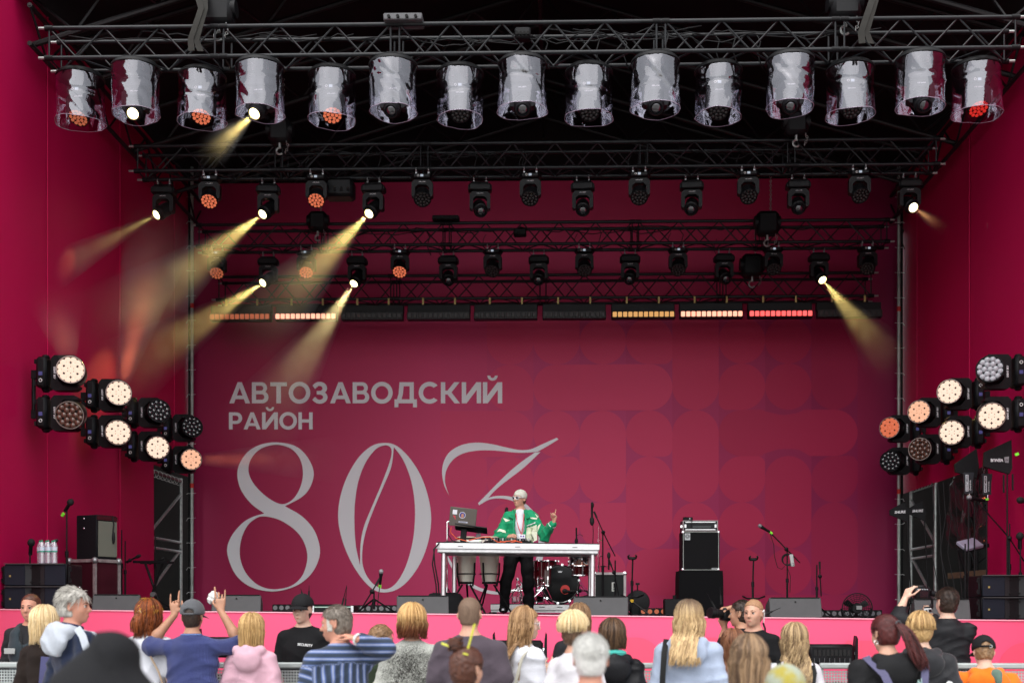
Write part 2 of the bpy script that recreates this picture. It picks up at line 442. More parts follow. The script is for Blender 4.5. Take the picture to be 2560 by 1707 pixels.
swash = [[(1465,913,'c'),(1436,852),(1423,780),(1433,715),(1468,657),(1535,617),(1620,602),(1712,610),(1800,630),(1880,645),(1945,640),(2010,612),(2098,573,'c'),(2108,583,'c'),(2040,624),(1985,655,'c'),(1920,661),(1850,660),(1740,649),(1640,648),(1552,664),(1490,700),(1450,760),(1440,825),(1450,872)]]
diag = [[(1968,660,'c'),(1880,722),(1790,800),(1634,958,'c'),(1642,970,'c'),(1690,931,'c'),(1760,860),(1900,752),(2002,657,'c')]]
bowl = [[(1650,964,'c'),(1700,937),(1760,930),(1825,940),(1880,968),(1940,1025),(1978,1100),(1990,1180),(1980,1270),(1948,1370),(1888,1440),(1800,1474),(1700,1470),(1600,1430),(1520,1360),(1470,1290),(1448,1240,'c'),(1460,1300),(1510,1380),(1595,1450),(1700,1489),(1805,1489),(1920,1440),(1985,1360),(2018,1270),(2026,1180),(2010,1090),(1965,1010),(1900,950),(1830,920),(1760,914),(1700,925),(1650,955,'c')]]
for loops in (eight, zero, swash, diag, bowl):
    lo = [spline(lp) for lp in loops]
    flat_shape('printed_numeral', lo, LETTER, bd, 0.004 if loops is not diag else 0.0065, cv)

# block capitals drawn from strokes; cap height 1, stroke 0.2
def arc(cx, cy, rx, ry, a0, a1, k=16): return [(cx+rx*math.cos(math.radians(a0+(a1-a0)*i/k)), cy+ry*math.sin(math.radians(a0+(a1-a0)*i/k))) for i in range(k+1)]
W_ = 0.205
def gA(w=1.0): return w, [[(0,0),(w*.40,1),(w*.60,1),(w,0),(w*.775,0),(w*.70,.2),(w*.30,.2),(w*.225,0)], [(w*.365,.37),(w*.635,.37),(w*.5,.73)]]
def gB(): return .80, [[(0,0),(0,1)]+[(.42,1)]+arc(.46,.735,.27,.265,88,-45,10)+arc(.50,.29,.30,.29,50,-90,12), [(.2,.17),(.2,.43)]+arc(.48,.30,.12,.13,90,-90,8), [(.2,.60),(.2,.83)]+arc(.44,.715,.11,.115,90,-90,8)]
def gT(): return .80, [[(0,1),(.80,1),(.80,.81),(.51,.81),(.51,0),(.29,0),(.29,.81),(0,.81)]]
def gO(): return 1.04, [arc(.52,.5,.52,.52,0,352,44), arc(.52,.5,.31,.32,0,352,44)]
def gZ():
    o = [(.02,.84)]+arc(.36,.72,.36,.30,135,-38,14)+[(.60,.52)]+arc(.37,.285,.37,.305,42,-140,16)+[(.0,.16)]
    i = [(.14,.31)]+arc(.36,.29,.17,.125,-125,90,12)+[(.22,.415),(.22,.585),(.33,.585)]+arc(.35,.705,.15,.12,-90,110,12)+[(.14,.68)]
    return .78, [o+i]
def gD(): return 1.08, [[(0,-.19),(0,.19),(.12,.19),(.20,.45),(.24,1),(.93,1),(.93,.19),(1.08,.19),(1.08,-.19),(.89,-.19),(.89,0),(.19,0),(.19,-.19)], [(.34,.19),(.73,.19),(.73,.81),(.44,.81),(.41,.45)]]
def gC():
    o = arc(.52,.5,.52,.52,42,318,36); i = arc(.52,.5,.31,.315,318-8,42+8,30)
    return .98, [o+i]
def gK(): return .92, [[(0,0),(0,1),(.21,1),(.21,.60),(.32,.60),(.64,1),(.90,1),(.51,.52),(.92,0),(.66,0),(.32,.42),(.21,.42),(.21,0)]]
def gI(): return .93, [[(0,0),(0,1),(.21,1),(.21,.36),(.70,1),(.93,1),(.93,0),(.72,0),(.72,.64),(.23,0)]]
def gIs():
    w, l = gI(); br = arc(.465,1.31,.25,.24,180,360,14)+arc(.465,1.31,.11,.11,360,180,10)
    return w, l+[br]
def gR(): return .78, [[(0,0),(0,1),(.42,1)]+arc(.43,.66,.35,.34,90,-90,14)+[(.21,.32),(.21,0)], [(.21,.50),(.21,.81)]+arc(.42,.655,.145,.155,90,-90,10)]
def gN(): return .84, [[(0,0),(0,1),(.21,1),(.21,.59),(.63,.59),(.63,1),(.84,1),(.84,0),(.63,0),(.63,.40),(.21,.40),(.21,0)]]
def word(gl, x0, x1, ybase, ycap):
    gap = [0.07]*len(gl)
    tot = sum(f()[0] for f in gl)+0.085*(len(gl)-1)
    k = (x1-x0)/tot; x = x0; h = ybase-ycap
    for f in gl:
        w, loops = f()
        flat_shape('printed_letter', [[(x+p[0]*k, ybase-p[1]*h) for p in lp] for lp in loops], LETTER, bd, 0.004, cv)
        x += (w+0.085)*k
word([gA,gB,gT,gO,gZ,gA,gB,gO,gD,gC,gK,gI,gIs], 172, 1777, 371, 247)
word([gR,gA,gIs,gO,gN], 170, 662, 524, 424)

# ------------------------------------------------------------------ side banners, wall openings
def wall(name, label, X, yA, y0, y1, zh, side):
    """banner wall from yA (front) to the backdrop, opening y0..y1 up to zh"""
    w = thing(name, label, 'banner', (X, 0, 0))
    ZW = 9.05
    def sheet(ya, yb, za, zb, nm):
        ny, nzz = max(3, int((yb-ya)*4)), max(3, int((zb-za)*2)); vs = []; fs = []
        for j in range(nzz+1):
            for i in range(ny+1):
                yy = ya+(yb-ya)*i/ny; zz = za+(zb-za)*j/nzz
                vs.append((0.012*math.sin(yy*2.3+zz*.4)*math.sin(zz*.8+yy), yy, zz))
        for j in range(nzz):
            for i in range(ny):
                a = j*(ny+1)+i; fs.append((a, a+1, a+ny+2, a+ny+1))
        part(nm, MB().add(vs, fs), MAG, w, 3)
    sheet(yA, y0, 0.05, ZW, 'banner_sheet'); sheet(y0, y1, zh, ZW, 'banner_sheet')
    for yy in (14.9, 17.4, 19.9):
        z_ = .05 if yy < y0 else zh
        part('banner_seam', MB().box((-side*.013,yy,(z_+ZW)/2),(.012,.022,ZW-z_)), MAG, w, None)
    return w
wall('side_banner', 'plain magenta banner wall along the left side of the stage', XL-0.06, 10.0, 18.9, 20.75, 3.93, -1)  # unseen front length added to block side sky from the opposite wall
wall('side_banner', 'plain magenta banner wall along the right side of the stage', XR+0.06, 10.0, 16.7, 20.75, 3.62, 1)  # same added front length, out of view, shading the left wall

# canopy roof: dark underside on lattice rafters
rf = thing('stage_roof', 'dark fabric canopy roof over the stage, seen from below', 'roof', (0, 0, 0))
XM = (XL+XR)/2; RZ, EZ = 10.9, 9.1; Y0, Y1 = 13.95, 21.3
m = MB(); vs = []; fs = []; n = 16
for j in range(2):
    for i in range(n+1):
        x = XL-.5+(XR-XL+1)*i/n; q = abs(i-n/2)/(n/2)
        vs.append((x, (Y0, Y1)[j], RZ+(EZ-RZ)*q**1.25))
for i in range(n): fs.append((i, i+1, n+2+i, n+1+i))
part('roof_fabric', m.add(vs, fs), DARKROOF, rf, 3)
m = MB(); vs = []
for i in range(n+1):
    x = XL-.5+(XR-XL+1)*i/n; q = abs(i-n/2)/(n/2); vs += [(x, 21.25, RZ+(EZ-RZ)*q**1.25), (x, 21.25, 8.2)]
part('rear_gable', m.add(vs, [(2*i, 2*i+2, 2*i+3, 2*i+1) for i in range(n)]), DARKROOF, rf, None)
for sgn in (-1, 1):
    x = XL-.5 if sgn < 0 else XR+.5
    m = MB().add([(x,13.95,9.1),(x,21.3,9.1),(x,21.3,8.7),(x,13.95,8.7)], [(0,1,2,3)])
    part('eave_valance', m, DARKROOF, rf, None)
    x2 = x+sgn*1.9
    part('sky_leak_blocker', MB().add([(x,13.95,9.12),(x2,13.95,9.0),(x2,22.7,9.0),(x,22.7,9.12)],[(0,1,2,3)]), DARKROOF, rf, None)  # unseen panel added to stop sky light leaking in behind the walls
DARKT = mat('dark_roof_steel', (0.007,0.007,0.008), 0.5, 0.2)  # one even near-black for rafters and purlins
def lattice(nm, pts_a, pts_b, r1, r2, step, parent, m_):
    """a flat lattice beam between two chords (each a pair of ends)"""
    a0, a1, b0, b1 = map(Vector, (*pts_a, *pts_b))
    part('chord', MB().cyl(a0, a1, r1, n=8), m_, parent); part('chord', MB().cyl(b0, b1, r1, n=8), m_, parent)
    L = (a1-a0).length; k = max(2, int(L/step)); q = MB()
    for i in range(k):
        f0, f1 = i/k, (i+1)/k
        p, r = (a0.lerp(a1, f0), b0.lerp(b1, f1)) if i % 2 == 0 else (b0.lerp(b1, f0), a0.lerp(a1, f1))
        q.cyl(p, r, r2, n=5)
    part('web_bracing', q, m_, parent, kind='stuff')
for yy in (14.25, 15.4, 17.6, 19.4, 20.9):
    for s_ in (-1, 1):
        e0 = Vector((XM+s_*(XR-XL)/2*0.99, yy, EZ-0.15)); e1 = Vector((XM, yy, RZ-0.2))
        lattice('rafter', (e0, e1), (e0-Vector((0,0,.55)), e1-Vector((0,0,.5))), 0.035, 0.018, 0.5, rf, DARKT)
for xx, zz in ((XL+.12, 8.75), (XR-.12, 8.75), (XM, 10.35)):
    lattice('purlin', ((xx,14.0,zz),(xx,21,zz)), ((xx,14.0,zz-.45),(xx,21,zz-.45)), 0.03, 0.016, 0.5, rf, DARKT)

m = MB(); vs = []
for i in range(n+1):
    x = XL-.5+(XR-XL+1)*i/n; q = abs(i-n/2)/(n/2); vs += [(x, 13.96, RZ+(EZ-RZ)*q**1.25), (x, 13.96, 8.9)]
part('sky_blocker_sheet', m.add(vs, [(2*i, 2*i+2, 2*i+3, 2*i+1) for i in range(n)]), DARKROOF, rf, None)  # unseen sheet added to keep the high sky off the upper backdrop
# corner poles with the ties that lash the banners
def pole(name, label, px, Y, side):
    p = at(px, 1300, Y); t_ = thing(name, label, 'pole', (p.x, Y, floor_z(p.x)))
    zt = at(px, 418, Y).z-floor_z(p.x)
    part('tube', MB().cyl((0,0,0),(0,0,zt),0.028,n=12), mat('pale_galvanised_tube', (0.36,0.40,0.37), 0.5, 0.4, noise=0.4, nscale=3), t_)
    q = MB().cyl((side*.07,.08,0),(side*.07,.08,zt),0.022,n=8)
    for i in range(40): q.cyl((side*.07,.08,zt*i/40),(0,.03,zt*(i+1)/40) if i%2 else (side*.02,.05,zt*(i+1)/40),0.008,n=5)
    part('lattice_upright', q, BLACKM, t_)
    WT = mat('white_tie', (0.6,0.6,0.6), 0.6)
    for i in range(17):
        z = 0.3+i*(zt-.4)/17
        k = MB().tube([(-.07*side,-.012,z+.01),(.0,-.035,z),(.06*side,-.03,z+.006),(.09*side,-.02,z+random.uniform(-.05,.03))],0.004,n=5)
        part('tie', k, WT, t_)
    for z in (2.1, 5.2):
        part('tape_band', MB().cyl((0,0,z),(0,0,z+.08),0.031,n=12), REDTAPE, t_)
    return t_
pole('corner_pole', 'pale steel corner pole with white ties at the left edge of the backdrop', 480, 20.55, -1)
pole('corner_pole', 'pale steel corner pole with white ties at the right edge of the backdrop', 2247, 20.55, 1)

def scaffold(name, label, X, ya, yb, side, zh):
    t_ = thing(name, label, 'scaffolding', (X, 0, 0))
    z0 = floor_z(X)
    for yy in (ya, yb): part('upright', MB().cyl((0,yy,0),(0,yy,zh),0.026,n=10), GALV, t_)
    for zz in (z0+1.0, z0+1.16): part('ledger', MB().cyl((0,ya,zz),(0,yb,zz),0.024,n=10), GALV, t_)
    part('ledger', MB().cyl((0,ya,zh-.05),(0,yb,zh-.05),0.024,n=10), mat('maroon_wrapped_tube',(0.12,0.02,0.035),0.6), t_)
    part('diagonal_brace', MB().cyl((0,ya,z0+.25),(0,yb,z0+1.05),0.024,n=10), GALV, t_)
    part('diagonal_brace', MB().cyl((0,ya,z0+1.2),(0,yb,z0+2.0),0.024,n=10), GALV, t_)
    for i in range(8):
        yy = ya+(yb-ya)*(i+.5)/8
        part('tie_cord', MB().torus((0,yy,zh-.07),.06,.004,n=12,k=4,axis=Vector((0,1,0))), mat('grey_cord',(.5,.5,.48),.8), t_)
    # black lattice tower behind the tube frame
    xx = side*.9; q = MB()
    for dx in (0, .3):
        for dy in (0, .3): q.cyl((xx+side*dx, yb-.6+dy, 0), (xx+side*dx, yb-.6+dy, 4.6), .025, n=8)
    part('tower_chords', q, BLACKM, t_)
    q = MB()
    for i in range(16):
        z = i*.29
        q.cyl((xx, yb-.6, z), (xx, yb-.3, z+.29), .012, n=5); q.cyl((xx, yb-.3, z), (xx+side*.3, yb-.6, z+.29), .012, n=5)
    part('tower_bracing', q, BLACKM, t_, kind='stuff')
    return t_
scaffold('scaffold_frame', 'grey tube scaffold in the gap under the left banner', XL-.16, 18.95, 20.6, -1, 3.9)
scaffold('scaffold_frame', 'grey tube scaffold with dangling cords in the gap at the right of the backdrop', XR+.16, 19.3, 20.6, 1, 3.75)
for s_, lab in ((-1, 'grey tarpaulin hanging behind the left scaffold gap'), (1, 'grey tarpaulin hanging behind the right scaffold gap')):
    X = (XL if s_ < 0 else XR)+s_*1.75
    vs = []; fs = []
    for j in range(15):
        for i in range(25):
            yy = 16.2+i*.26; vs.append((X+.06*math.sin(yy*5+j*.5)+.04*math.sin(yy*11), yy, j*.6))
    for j in range(14):
        for i in range(24): a = j*25+i; fs.append((a,a+1,a+26,a+25))
    tag(part('tarpaulin', MB().add(vs, fs), TARP, None, 3), lab, 'tarpaulin')
    vs = [(XL-.2 if s_<0 else XR+.2, 22.2, 0),(X+s_*.1,22.2,0),(X+s_*.1,22.2,8.95),(XL-.2 if s_<0 else XR+.2,22.2,8.95)]
    tag(part('tarpaulin', MB().add(vs, [(0,1,2,3)]), TARP, None), lab.replace('hanging behind', 'closing the rear of'), 'tarpaulin')
# clear plastic sheet in the right gap
CLEAR = bpy.data.materials.new('clear_plastic_sheet'); CLEAR.use_nodes = True
t, b = nodes(CLEAR); out = t.nodes['Material Output']
tr = t.nodes.new('ShaderNodeBsdfTransparent'); tr.inputs[0].default_value = (.82,.84,.82,1)
gl = t.nodes.new('ShaderNodeBsdfGlossy'); gl.inputs['Roughness'].default_value = .12
mx = t.nodes.new('ShaderNodeMixShader'); mx.inputs[0].default_value = .12
t.links.new(tr.outputs[0], mx.inputs[1]); t.links.new(gl.outputs[0], mx.inputs[2]); t.links.new(mx.outputs[0], out.inputs['Surface'])
vs = []; fs = []
for j in range(25):
    for i in range(41):
        yy = 16.75+i*.06; zz = 2.6+j*.06
        vs.append((XR+.35+.05*math.sin(yy*9+zz*3)+.03*math.sin(yy*23-zz*7)+.02*math.sin(zz*17+yy*5), yy, zz))
for j in range(24):
    for i in range(40): a = j*41+i; fs.append((a,a+1,a+42,a+41))
tag(part('plastic_sheet', MB().add(vs, fs), CLEAR, None, 3), 'crumpled clear plastic sheet hung on the right scaffold', 'plastic sheet')
tag(part('timber_plank', MB().box((XR+.3, 17.9, 2.16), (.05, 2.3, .09)), mat('pale_timber',(.16,.11,.06),.7,noise=.3), None), 'yellowish timber plank under the clear plastic sheet', 'plank')
# ------------------------------------------------------------------ lighting trusses
def truss(label, pxl, pxr, ymid, Y, size, sections, rc=0.025, rb=0.011):
    a = at(pxl, ymid, Y); b = at(pxr, ymid, Y); zc = at((pxl+pxr)/2, ymid, Y).z
    L = b.x-a.x; h = size/2
    t_ = thing('lighting_truss', label, 'truss', (a.x, Y+h, zc), group='lighting trusses hung over the stage')
    for dy in (-h, h):
        for dz in (-h, h):
            part('chord', MB().cyl((0,dy,dz),(L,dy,dz),rc,n=10), TRUSSM, t_)
    tot = sum(sections); x = 0.0
    key = f'brace{size}'
    for sct in sections:
        l = L*sct/tot
        for xv in (x+.05, x+l-.05):
            for dy in (-h, h):
                part('upright', lambda: MB().cyl((0,0,-h),(0,0,h),rb,n=6), TRUSSM, t_, loc=(xv,dy,0), key='u'+key)
            part('upright', lambda: MB().cyl((0,-h,0),(0,h,0),rb,n=6), TRUSSM, t_, loc=(xv,0,-h), key='v'+key)
            for dy in (-h, h):
                for dz in (-h, h):
                    part('coupler', lambda: MB().cyl((-.045,0,0),(.045,0,0),rc*1.28,n=10), BLACKM, t_, loc=(xv,dy,dz), key='cp'+key+str(rc))
        k = max(2, round((l-.1)/(size*.87))); dx = (l-.1)/k
        for i in range(k):
            xs = x+.05+i*dx; up = i % 2
            for dy in (-h, h):
                u = up if dy < 0 else 1-up
                kk = f'{key}{u}{dx:.3f}'
                part('brace', lambda: MB().cyl((0,0,h if u == 0 else -h),(dx,0,-h if u == 0 else h),rb,n=6), TRUSSM, t_, loc=(xs,dy,0), key=kk)
            for dz in (-h,):
                kk = f'h{key}{up}{dx:.3f}'
                part('brace', lambda: MB().cyl((0,-h if up else h,0),(dx,h if up else -h,0),rb,n=6), TRUSSM, t_, loc=(xs,0,dz), key=kk)
        x += l
    for xv in (0, L):
        for dy in (-h, h):
            for dz in (-h, h):
                part('end_fitting', lambda: MB().cyl((-.07,0,0),(.07,0,0),.017,n=8), GALV, t_, loc=(xv,dy,dz), key='endfit')
    return t_, zc
ROWS = {}
for nm, args in {'front': ('front lighting truss carrying the lamps in clear rain covers', 112, 2550, 95, 13.6, .34, (2,2,3,2,2)),
                 'middle': ('black lighting truss second from the front, above a row of uncovered lamps', 335, 2350, 388, 16.4, .34, (2,2,3,2,2)),
                 'rear': ('black lighting truss third from the front, in front of the red banner', 490, 2225, 583, 19.0, .34, (2,2,3,2,2)),
                 'last': ('rearmost black truss just above the row of lamp bars', 540, 2185, 716, 19.93, .38, (3,2.5,3,2.5))}.items():
    t_, zc = truss(*args); ROWS[nm] = (args[4]+args[5]/2, zc-args[5]/2, args[5])

# ------------------------------------------------------------------ lamps
def emis(name, col, st):
    return mat(name, (0.02,0.02,0.02), 0.3, emit=col, estr=st)
E_SPOT = emis('lit_spot_lens', (1.0,.86,.45), 3.6)
E_SPOT2 = emis('half_lit_spot_lens', (1.0,.86,.60), 2.320)
E_OR = emis('orange_led', (1.0,.22,.10), 0.30)
E_OR2 = emis('dim_orange_led', (.9,.22,.10), 0.197)
E_RED = emis('red_led', (1.0,.03,.02), 0.26)
E_WARM = emis('warm_white_led', (1.0,.72,.56), 0.50)
E_WARM2 = emis('peach_led', (1.0,.52,.33), 0.435)
E_PEACH = emis('bright_peach_led', (1.0,.36,.24), 0.870)
E_AMB = emis('amber_led', (1.0,.50,.16), 0.319)
E_PINKR = emis('pink_red_led', (1.0,.09,.085), 0.870)
E_DISP = emis('lit_display', (.75,.85,1.0), 0.203)
LENSD = mat('dark_lens_glass', (0.015,0.016,0.02), 0.06, spec=1.0, coat=1.0)
LENSG = mat('frosted_lens', (0.36,0.37,0.40), 0.35)
BROWNL = mat('brown_lens', (0.10,0.045,0.03), 0.15, spec=.8)
LEDOFF = mat('unlit_led', (0.035,0.033,0.032), 0.25, spec=.5)

def zrot(d):
    """rotation that turns local -Z onto direction d, keeping x level"""
    return Vector(d).to_track_quat('-Z', 'Y').to_euler()
def m_base(spot):
    def f():
        q = MB()
        if spot:
            q.box((0,0,-.125),(.30,.19,.10),ch=.015); q.box((0,0,-.065),(.24,.15,.03),ch=.008)
            for s_ in (-1,1): q.box((s_*.155,0,-.13),(.02,.15,.07),ch=.006)
        else:
            q.box((0,0,-.095),(.25,.20,.07),ch=.02)
            for s_ in (-1,1): q.add([(s_*.12,-.09,-.065),(s_*.12,.09,-.065),(s_*.165,0,-.095),(s_*.12,.09,-.125),(s_*.12,-.09,-.125)],[(0,1,2),(1,3,2),(3,4,2),(4,0,2),(0,4,3,1)])
        return q
    return f
def m_yoke(spot):
    def f():
        q = MB(); z0 = -.185 if spot else -.14; z1 = -.43 if spot else -.37
        w = .145
        poly = [(-w+.04,z0),(w-.04,z0),(w,z0-.04),(w,z1+.02),(w-.02,z1),(w-.05,z1),(w-.05,z0-.10),(w-.09,z0-.065),(-w+.09,z0-.065),(-w+.05,z0-.10),(-w+.05,z1),(-w+.02,z1),(-w,z1+.02),(-w,z0-.04)]
        return q.prism(poly, .12, Matrix.Translation((0,-.06,0)))
    return f
def m_barrel(spot):
    def f():
        q = MB()
        if spot: q.lathe([(.0,.17),(.06,.165),(.085,.13),(.092,.05),(.092,-.06),(.10,-.07),(.10,-.10),(.083,-.115),(.083,-.15),(.072,-.165),(.066,-.165),(.064,-.14),(0,-.14)],18)
        else: q.lathe([(.0,.12),(.07,.115),(.10,.08),(.115,.02),(.118,-.06),(.118,-.085),(.109,-.09),(.106,-.075),(0,-.075)],20)
        return q
    return f
def led19(R):
    pts = [(0,0)]+[(R*.44*math.cos(a*PI/3), R*.44*math.sin(a*PI/3)) for a in range(6)]+[(R*.83*math.cos((a+.5)*PI/6), R*.83*math.sin((a+.5)*PI/6)) for a in range(12)]
    return pts
def m_leds(R, rc):
    def f():
        q = MB()
        for (x, y) in led19(R): q.lathe([(rc,.0),(rc*.95,-.006),(rc*.6,-.012),(0.001,-.014)],8,Matrix.Translation((x,y,0)))
        return q
    return f
CLAMPM = mat('clamp_steel', (.32,.33,.34), .4, .7)
def hang_lamp(spot, loc, label, group, aim, face, cover=False, vis=True):
    t_ = thing('moving_head_lamp', label, 'stage lamp', loc, (0,0,random.uniform(-.08,.08)), group)
    kd = 's' if spot else 'w'
    for s_ in (-1,1):
        part('clamp', lambda: MB().torus((0,0,.012),.03,.009,n=12,k=6,axis=Vector((1,0,0))).box((0,0,-.035),(.022,.03,.045)), CLAMPM, t_, loc=(s_*.085,0,-.0), key='clamp')
    zo = -.11 if cover else 0.0        # inside a cover the lamp hangs on a longer hook
    if cover: part('hook_rod', lambda: MB().cyl((0,0,0),(0,0,-.15),.02,n=8), BLACKM, t_, key='hookrod')
    part('base', m_base(spot), BLACK, t_, loc=(0,0,zo), key='base'+kd)
    part('yoke', m_yoke(spot), BLACK, t_, loc=(0,0,zo), key='yoke'+kd)
    dz = zo+(-.40 if spot else -.345)
    R = zrot(aim)
    h = part('head', m_barrel(spot), BLACK, t_, loc=(0,0,dz), rot=R, key='barrel'+kd)
    if spot:
        part('lens', lambda: MB().lathe([(.064,0),(.055,-.012),(.03,-.022),(.001,-.026)],16), face or LENSD, h, loc=(0,0,-.142), key='lens'+(face.name if face else 'off'))
        if face: part('lens_rim', lambda: MB().torus((0,0,0),.066,.005,n=20,k=6), mat('yellow_edge_glow',(.3,.25,.05),.3,emit=(1,.75,.2),estr=.5), h, loc=(0,0,-.150), key='lrim')  # added glowing ring imitates the yellow edge of the lit disc
    else:
        part('led_array', m_leds(.108,.021), face or LEDOFF, h, loc=(0,0,-.076), key='leds'+(face.name if face else 'off'), kind='stuff')
        part('display', lambda: MB().box((0,0,0),(.04,.004,.03)), E_DISP, t_, loc=(.0,-.101,-.095+zo), key='disp')
        part('control_ring', lambda: MB().torus((0,0,0),.012,.003,n=12,k=5,axis=Vector((0,1,0))), WHITEP, t_, loc=(-.05,-.101,-.095+zo), key='cring')
    text('lettering', 'LIGHT SKY', .019, WHITET, t_, (0,-.0615,zo+(-.21 if spot else -.165)), (PI/2, PI, 0))
    if not cover:
        part('power_cable', lambda: MB().tube([(-.1,.05,-.06),(-.16,.02,.02),(-.15,.0,.12),(-.11,.02,.2)],.006,n=5), CABLE, t_, key='pcab')
    return t_, h

# clear rain covers
PVC = bpy.data.materials.new('clear_pvc_cover'); PVC.use_nodes = True
t, b = nodes(PVC); out = t.nodes['Material Output']
tr = t.nodes.new('ShaderNodeBsdfTransparent'); tr.inputs[0].default_value = (.86,.83,.89,1)
gl = t.nodes.new('ShaderNodeBsdfGlossy'); gl.inputs['Roughness'].default_value = .035; gl.inputs['Color'].default_value = (.93,.93,1.0,1)
mx = t.nodes.new('ShaderNodeMixShader')
lw = t.nodes.new('ShaderNodeFresnel'); lw.inputs['IOR'].default_value = 1.9
ma = t.nodes.new('ShaderNodeMath'); ma.operation = 'MULTIPLY'; ma.inputs[1].default_value = 1.25
ge = t.nodes.new('ShaderNodeNewGeometry'); bf = t.nodes.new('ShaderNodeMapRange'); bf.inputs['To Min'].default_value = 1.4; bf.inputs['To Max'].default_value = .35
t.links.new(ge.outputs['Backfacing'], bf.inputs['Value']); t.links.new(bf.outputs[0], ma.inputs[1])
t.links.new(lw.outputs[0], ma.inputs[0]); t.links.new(ma.outputs[0], mx.inputs[0])
nz = t.nodes.new('ShaderNodeTexNoise'); nz.inputs['Scale'].default_value = 7; nz.inputs['Detail'].default_value = 3
tc = t.nodes.new('ShaderNodeTexCoord'); oi = t.nodes.new('ShaderNodeObjectInfo'); ad = t.nodes.new('ShaderNodeVectorMath'); ad.operation = 'ADD'
t.links.new(tc.outputs['Object'], ad.inputs[0]); t.links.new(oi.outputs['Random'], ad.inputs[1])
bp = t.nodes.new('ShaderNodeBump'); bp.inputs['Strength'].default_value = .12; bp.inputs['Distance'].default_value = .02
t.links.new(ad.outputs[0], nz.inputs['Vector']); t.links.new(nz.outputs['Fac'], bp.inputs['Height']); t.links.new(bp.outputs[0], gl.inputs['Normal'])
t.links.new(tr.outputs[0], mx.inputs[1]); t.links.new(gl.outputs[0], mx.inputs[2]); t.links.new(mx.outputs[0], out.inputs['Surface'])
PVCH = mat('cover_hem', (.30,.24,.32), .3, spec=.8)
def pvc_cover(seed):
    rnd = random.Random(seed); n, k = 56, 26; vs = []; fs = []
    ph = [rnd.uniform(0, 6.28) for _ in range(12)]
    fold = (rnd.uniform(.002,.009), rnd.uniform(.3,.6), rnd.uniform(0,6))
    cre = [(rnd.uniform(0,6.28), rnd.uniform(-.6,-.15), rnd.uniform(.1,.3), rnd.uniform(.003,.009)) for _ in range(14)]
    for j in range(k+1):
        f = j/k; z = -.02-.53*f
        for i in range(n):
            a = 2*PI*i/n
            r = .268+.004*f
            r += .012*math.sin(2*a+ph[0])*f**2+.0035*math.sin(5*a+ph[1]+f*3)+.003*math.sin(9*a+ph[2])*f
            r -= fold[0]*math.exp(-((f-fold[1]-.06*math.sin(a+fold[2]))/.025)**2)                  # the fold across the middle
            fa = math.sin(a/2+.3*math.sin(ph[3]))                  # one vertical fold at the front
            d = (a-1.5*PI-.25*math.sin(ph[4])); r -= .007*math.exp(-(d/.035)**2)*(.4+.6*math.sin(ph[7])**2)
            for (ca, cz, w, am) in cre:
                da = math.atan2(math.sin(a-ca), math.cos(a-ca))
                u = da*.27+ (z-cz)*math.sin(ca*3); v = (z-cz)-da*.2*math.sin(ca*5)
                r += am*math.exp(-(u/.03)**2-(v/w)**2)
            zz = z-(.008*math.sin(2*a+ph[5])+.006*math.sin(3*a+ph[6]))*f**3
            vs.append((r*math.cos(a), r*math.sin(a), zz))
    for j in range(k):
        for i in range(n):
            i2 = (i+1) % n; fs.append((j*n+i, j*n+i2, (j+1)*n+i2, (j+1)*n+i))
    return vs, fs, n, k
ROW1 = [201,340,506,650,830,983,1150,1306,1472,1638,1796,1975,2126,2300,2441]
G1 = 'lamps in clear rain covers on the front truss'
COV = []
def lamp_label(i, n, kind, extra):
    return f'{nth(i,n)} {kind} {extra}'
Yt, zb, sz = ROWS['front']
lit1 = {0:('w',E_OR2),2:('w',E_OR),4:('w',E_OR),14:('w',E_RED),1:('s',E_SPOT2),3:('s',E_SPOT)}
for i, px in enumerate(ROW1):
    spot = i % 2 == 1
    Y = Yt-.17 if spot else Yt+.17
    p = at(px, 150, Y); loc = Vector((p.x, Y, zb-.09 if spot else zb-.04))
    face = lit1.get(i, (0,None))[1]
    aim = (random.uniform(-.15,.15), -.80, -.62) if spot else (random.uniform(-.1,.2), -.55, -.85)
    if i == 3: aim = at(545,345,Y-.8)-(loc+Vector((0,0,-.40)))
    state = {None:'unlit','dim_orange_led':'dim orange','orange_led':'orange','red_led':'red','half_lit_spot_lens':'pale yellow','lit_spot_lens':'bright yellow'}[face.name if face else None]
    lab = lamp_label(i, 15, 'covered', f'{"spot" if spot else "wash"} lamp on the front truss, {state} {"lens" if spot else "cells"} ')
    t_, h = hang_lamp(spot, loc, lab, G1, aim, face, True)
    rim = part('cover_rim', lambda: MB().lathe([(.0,.035),(.12,.03),(.24,.005),(.275,-.03),(.280,-.055),(.268,-.06),(.262,-.035),(.23,-.008),(0,.015)],32), BLACK, t_, key='rim')
    vs, fs, n, k = pvc_cover(100+i)
    cvr = part('rain_cover', MB().add(vs, fs), PVC, t_, 3, loc=(0,0,-.02))
    part('hem', MB().tube([vs[k*n+q % n] for q in range(n+1)], .0035, n=5, cap=False), PVCH, cvr)
    if i == 3: SPOT_A = (t_, h)

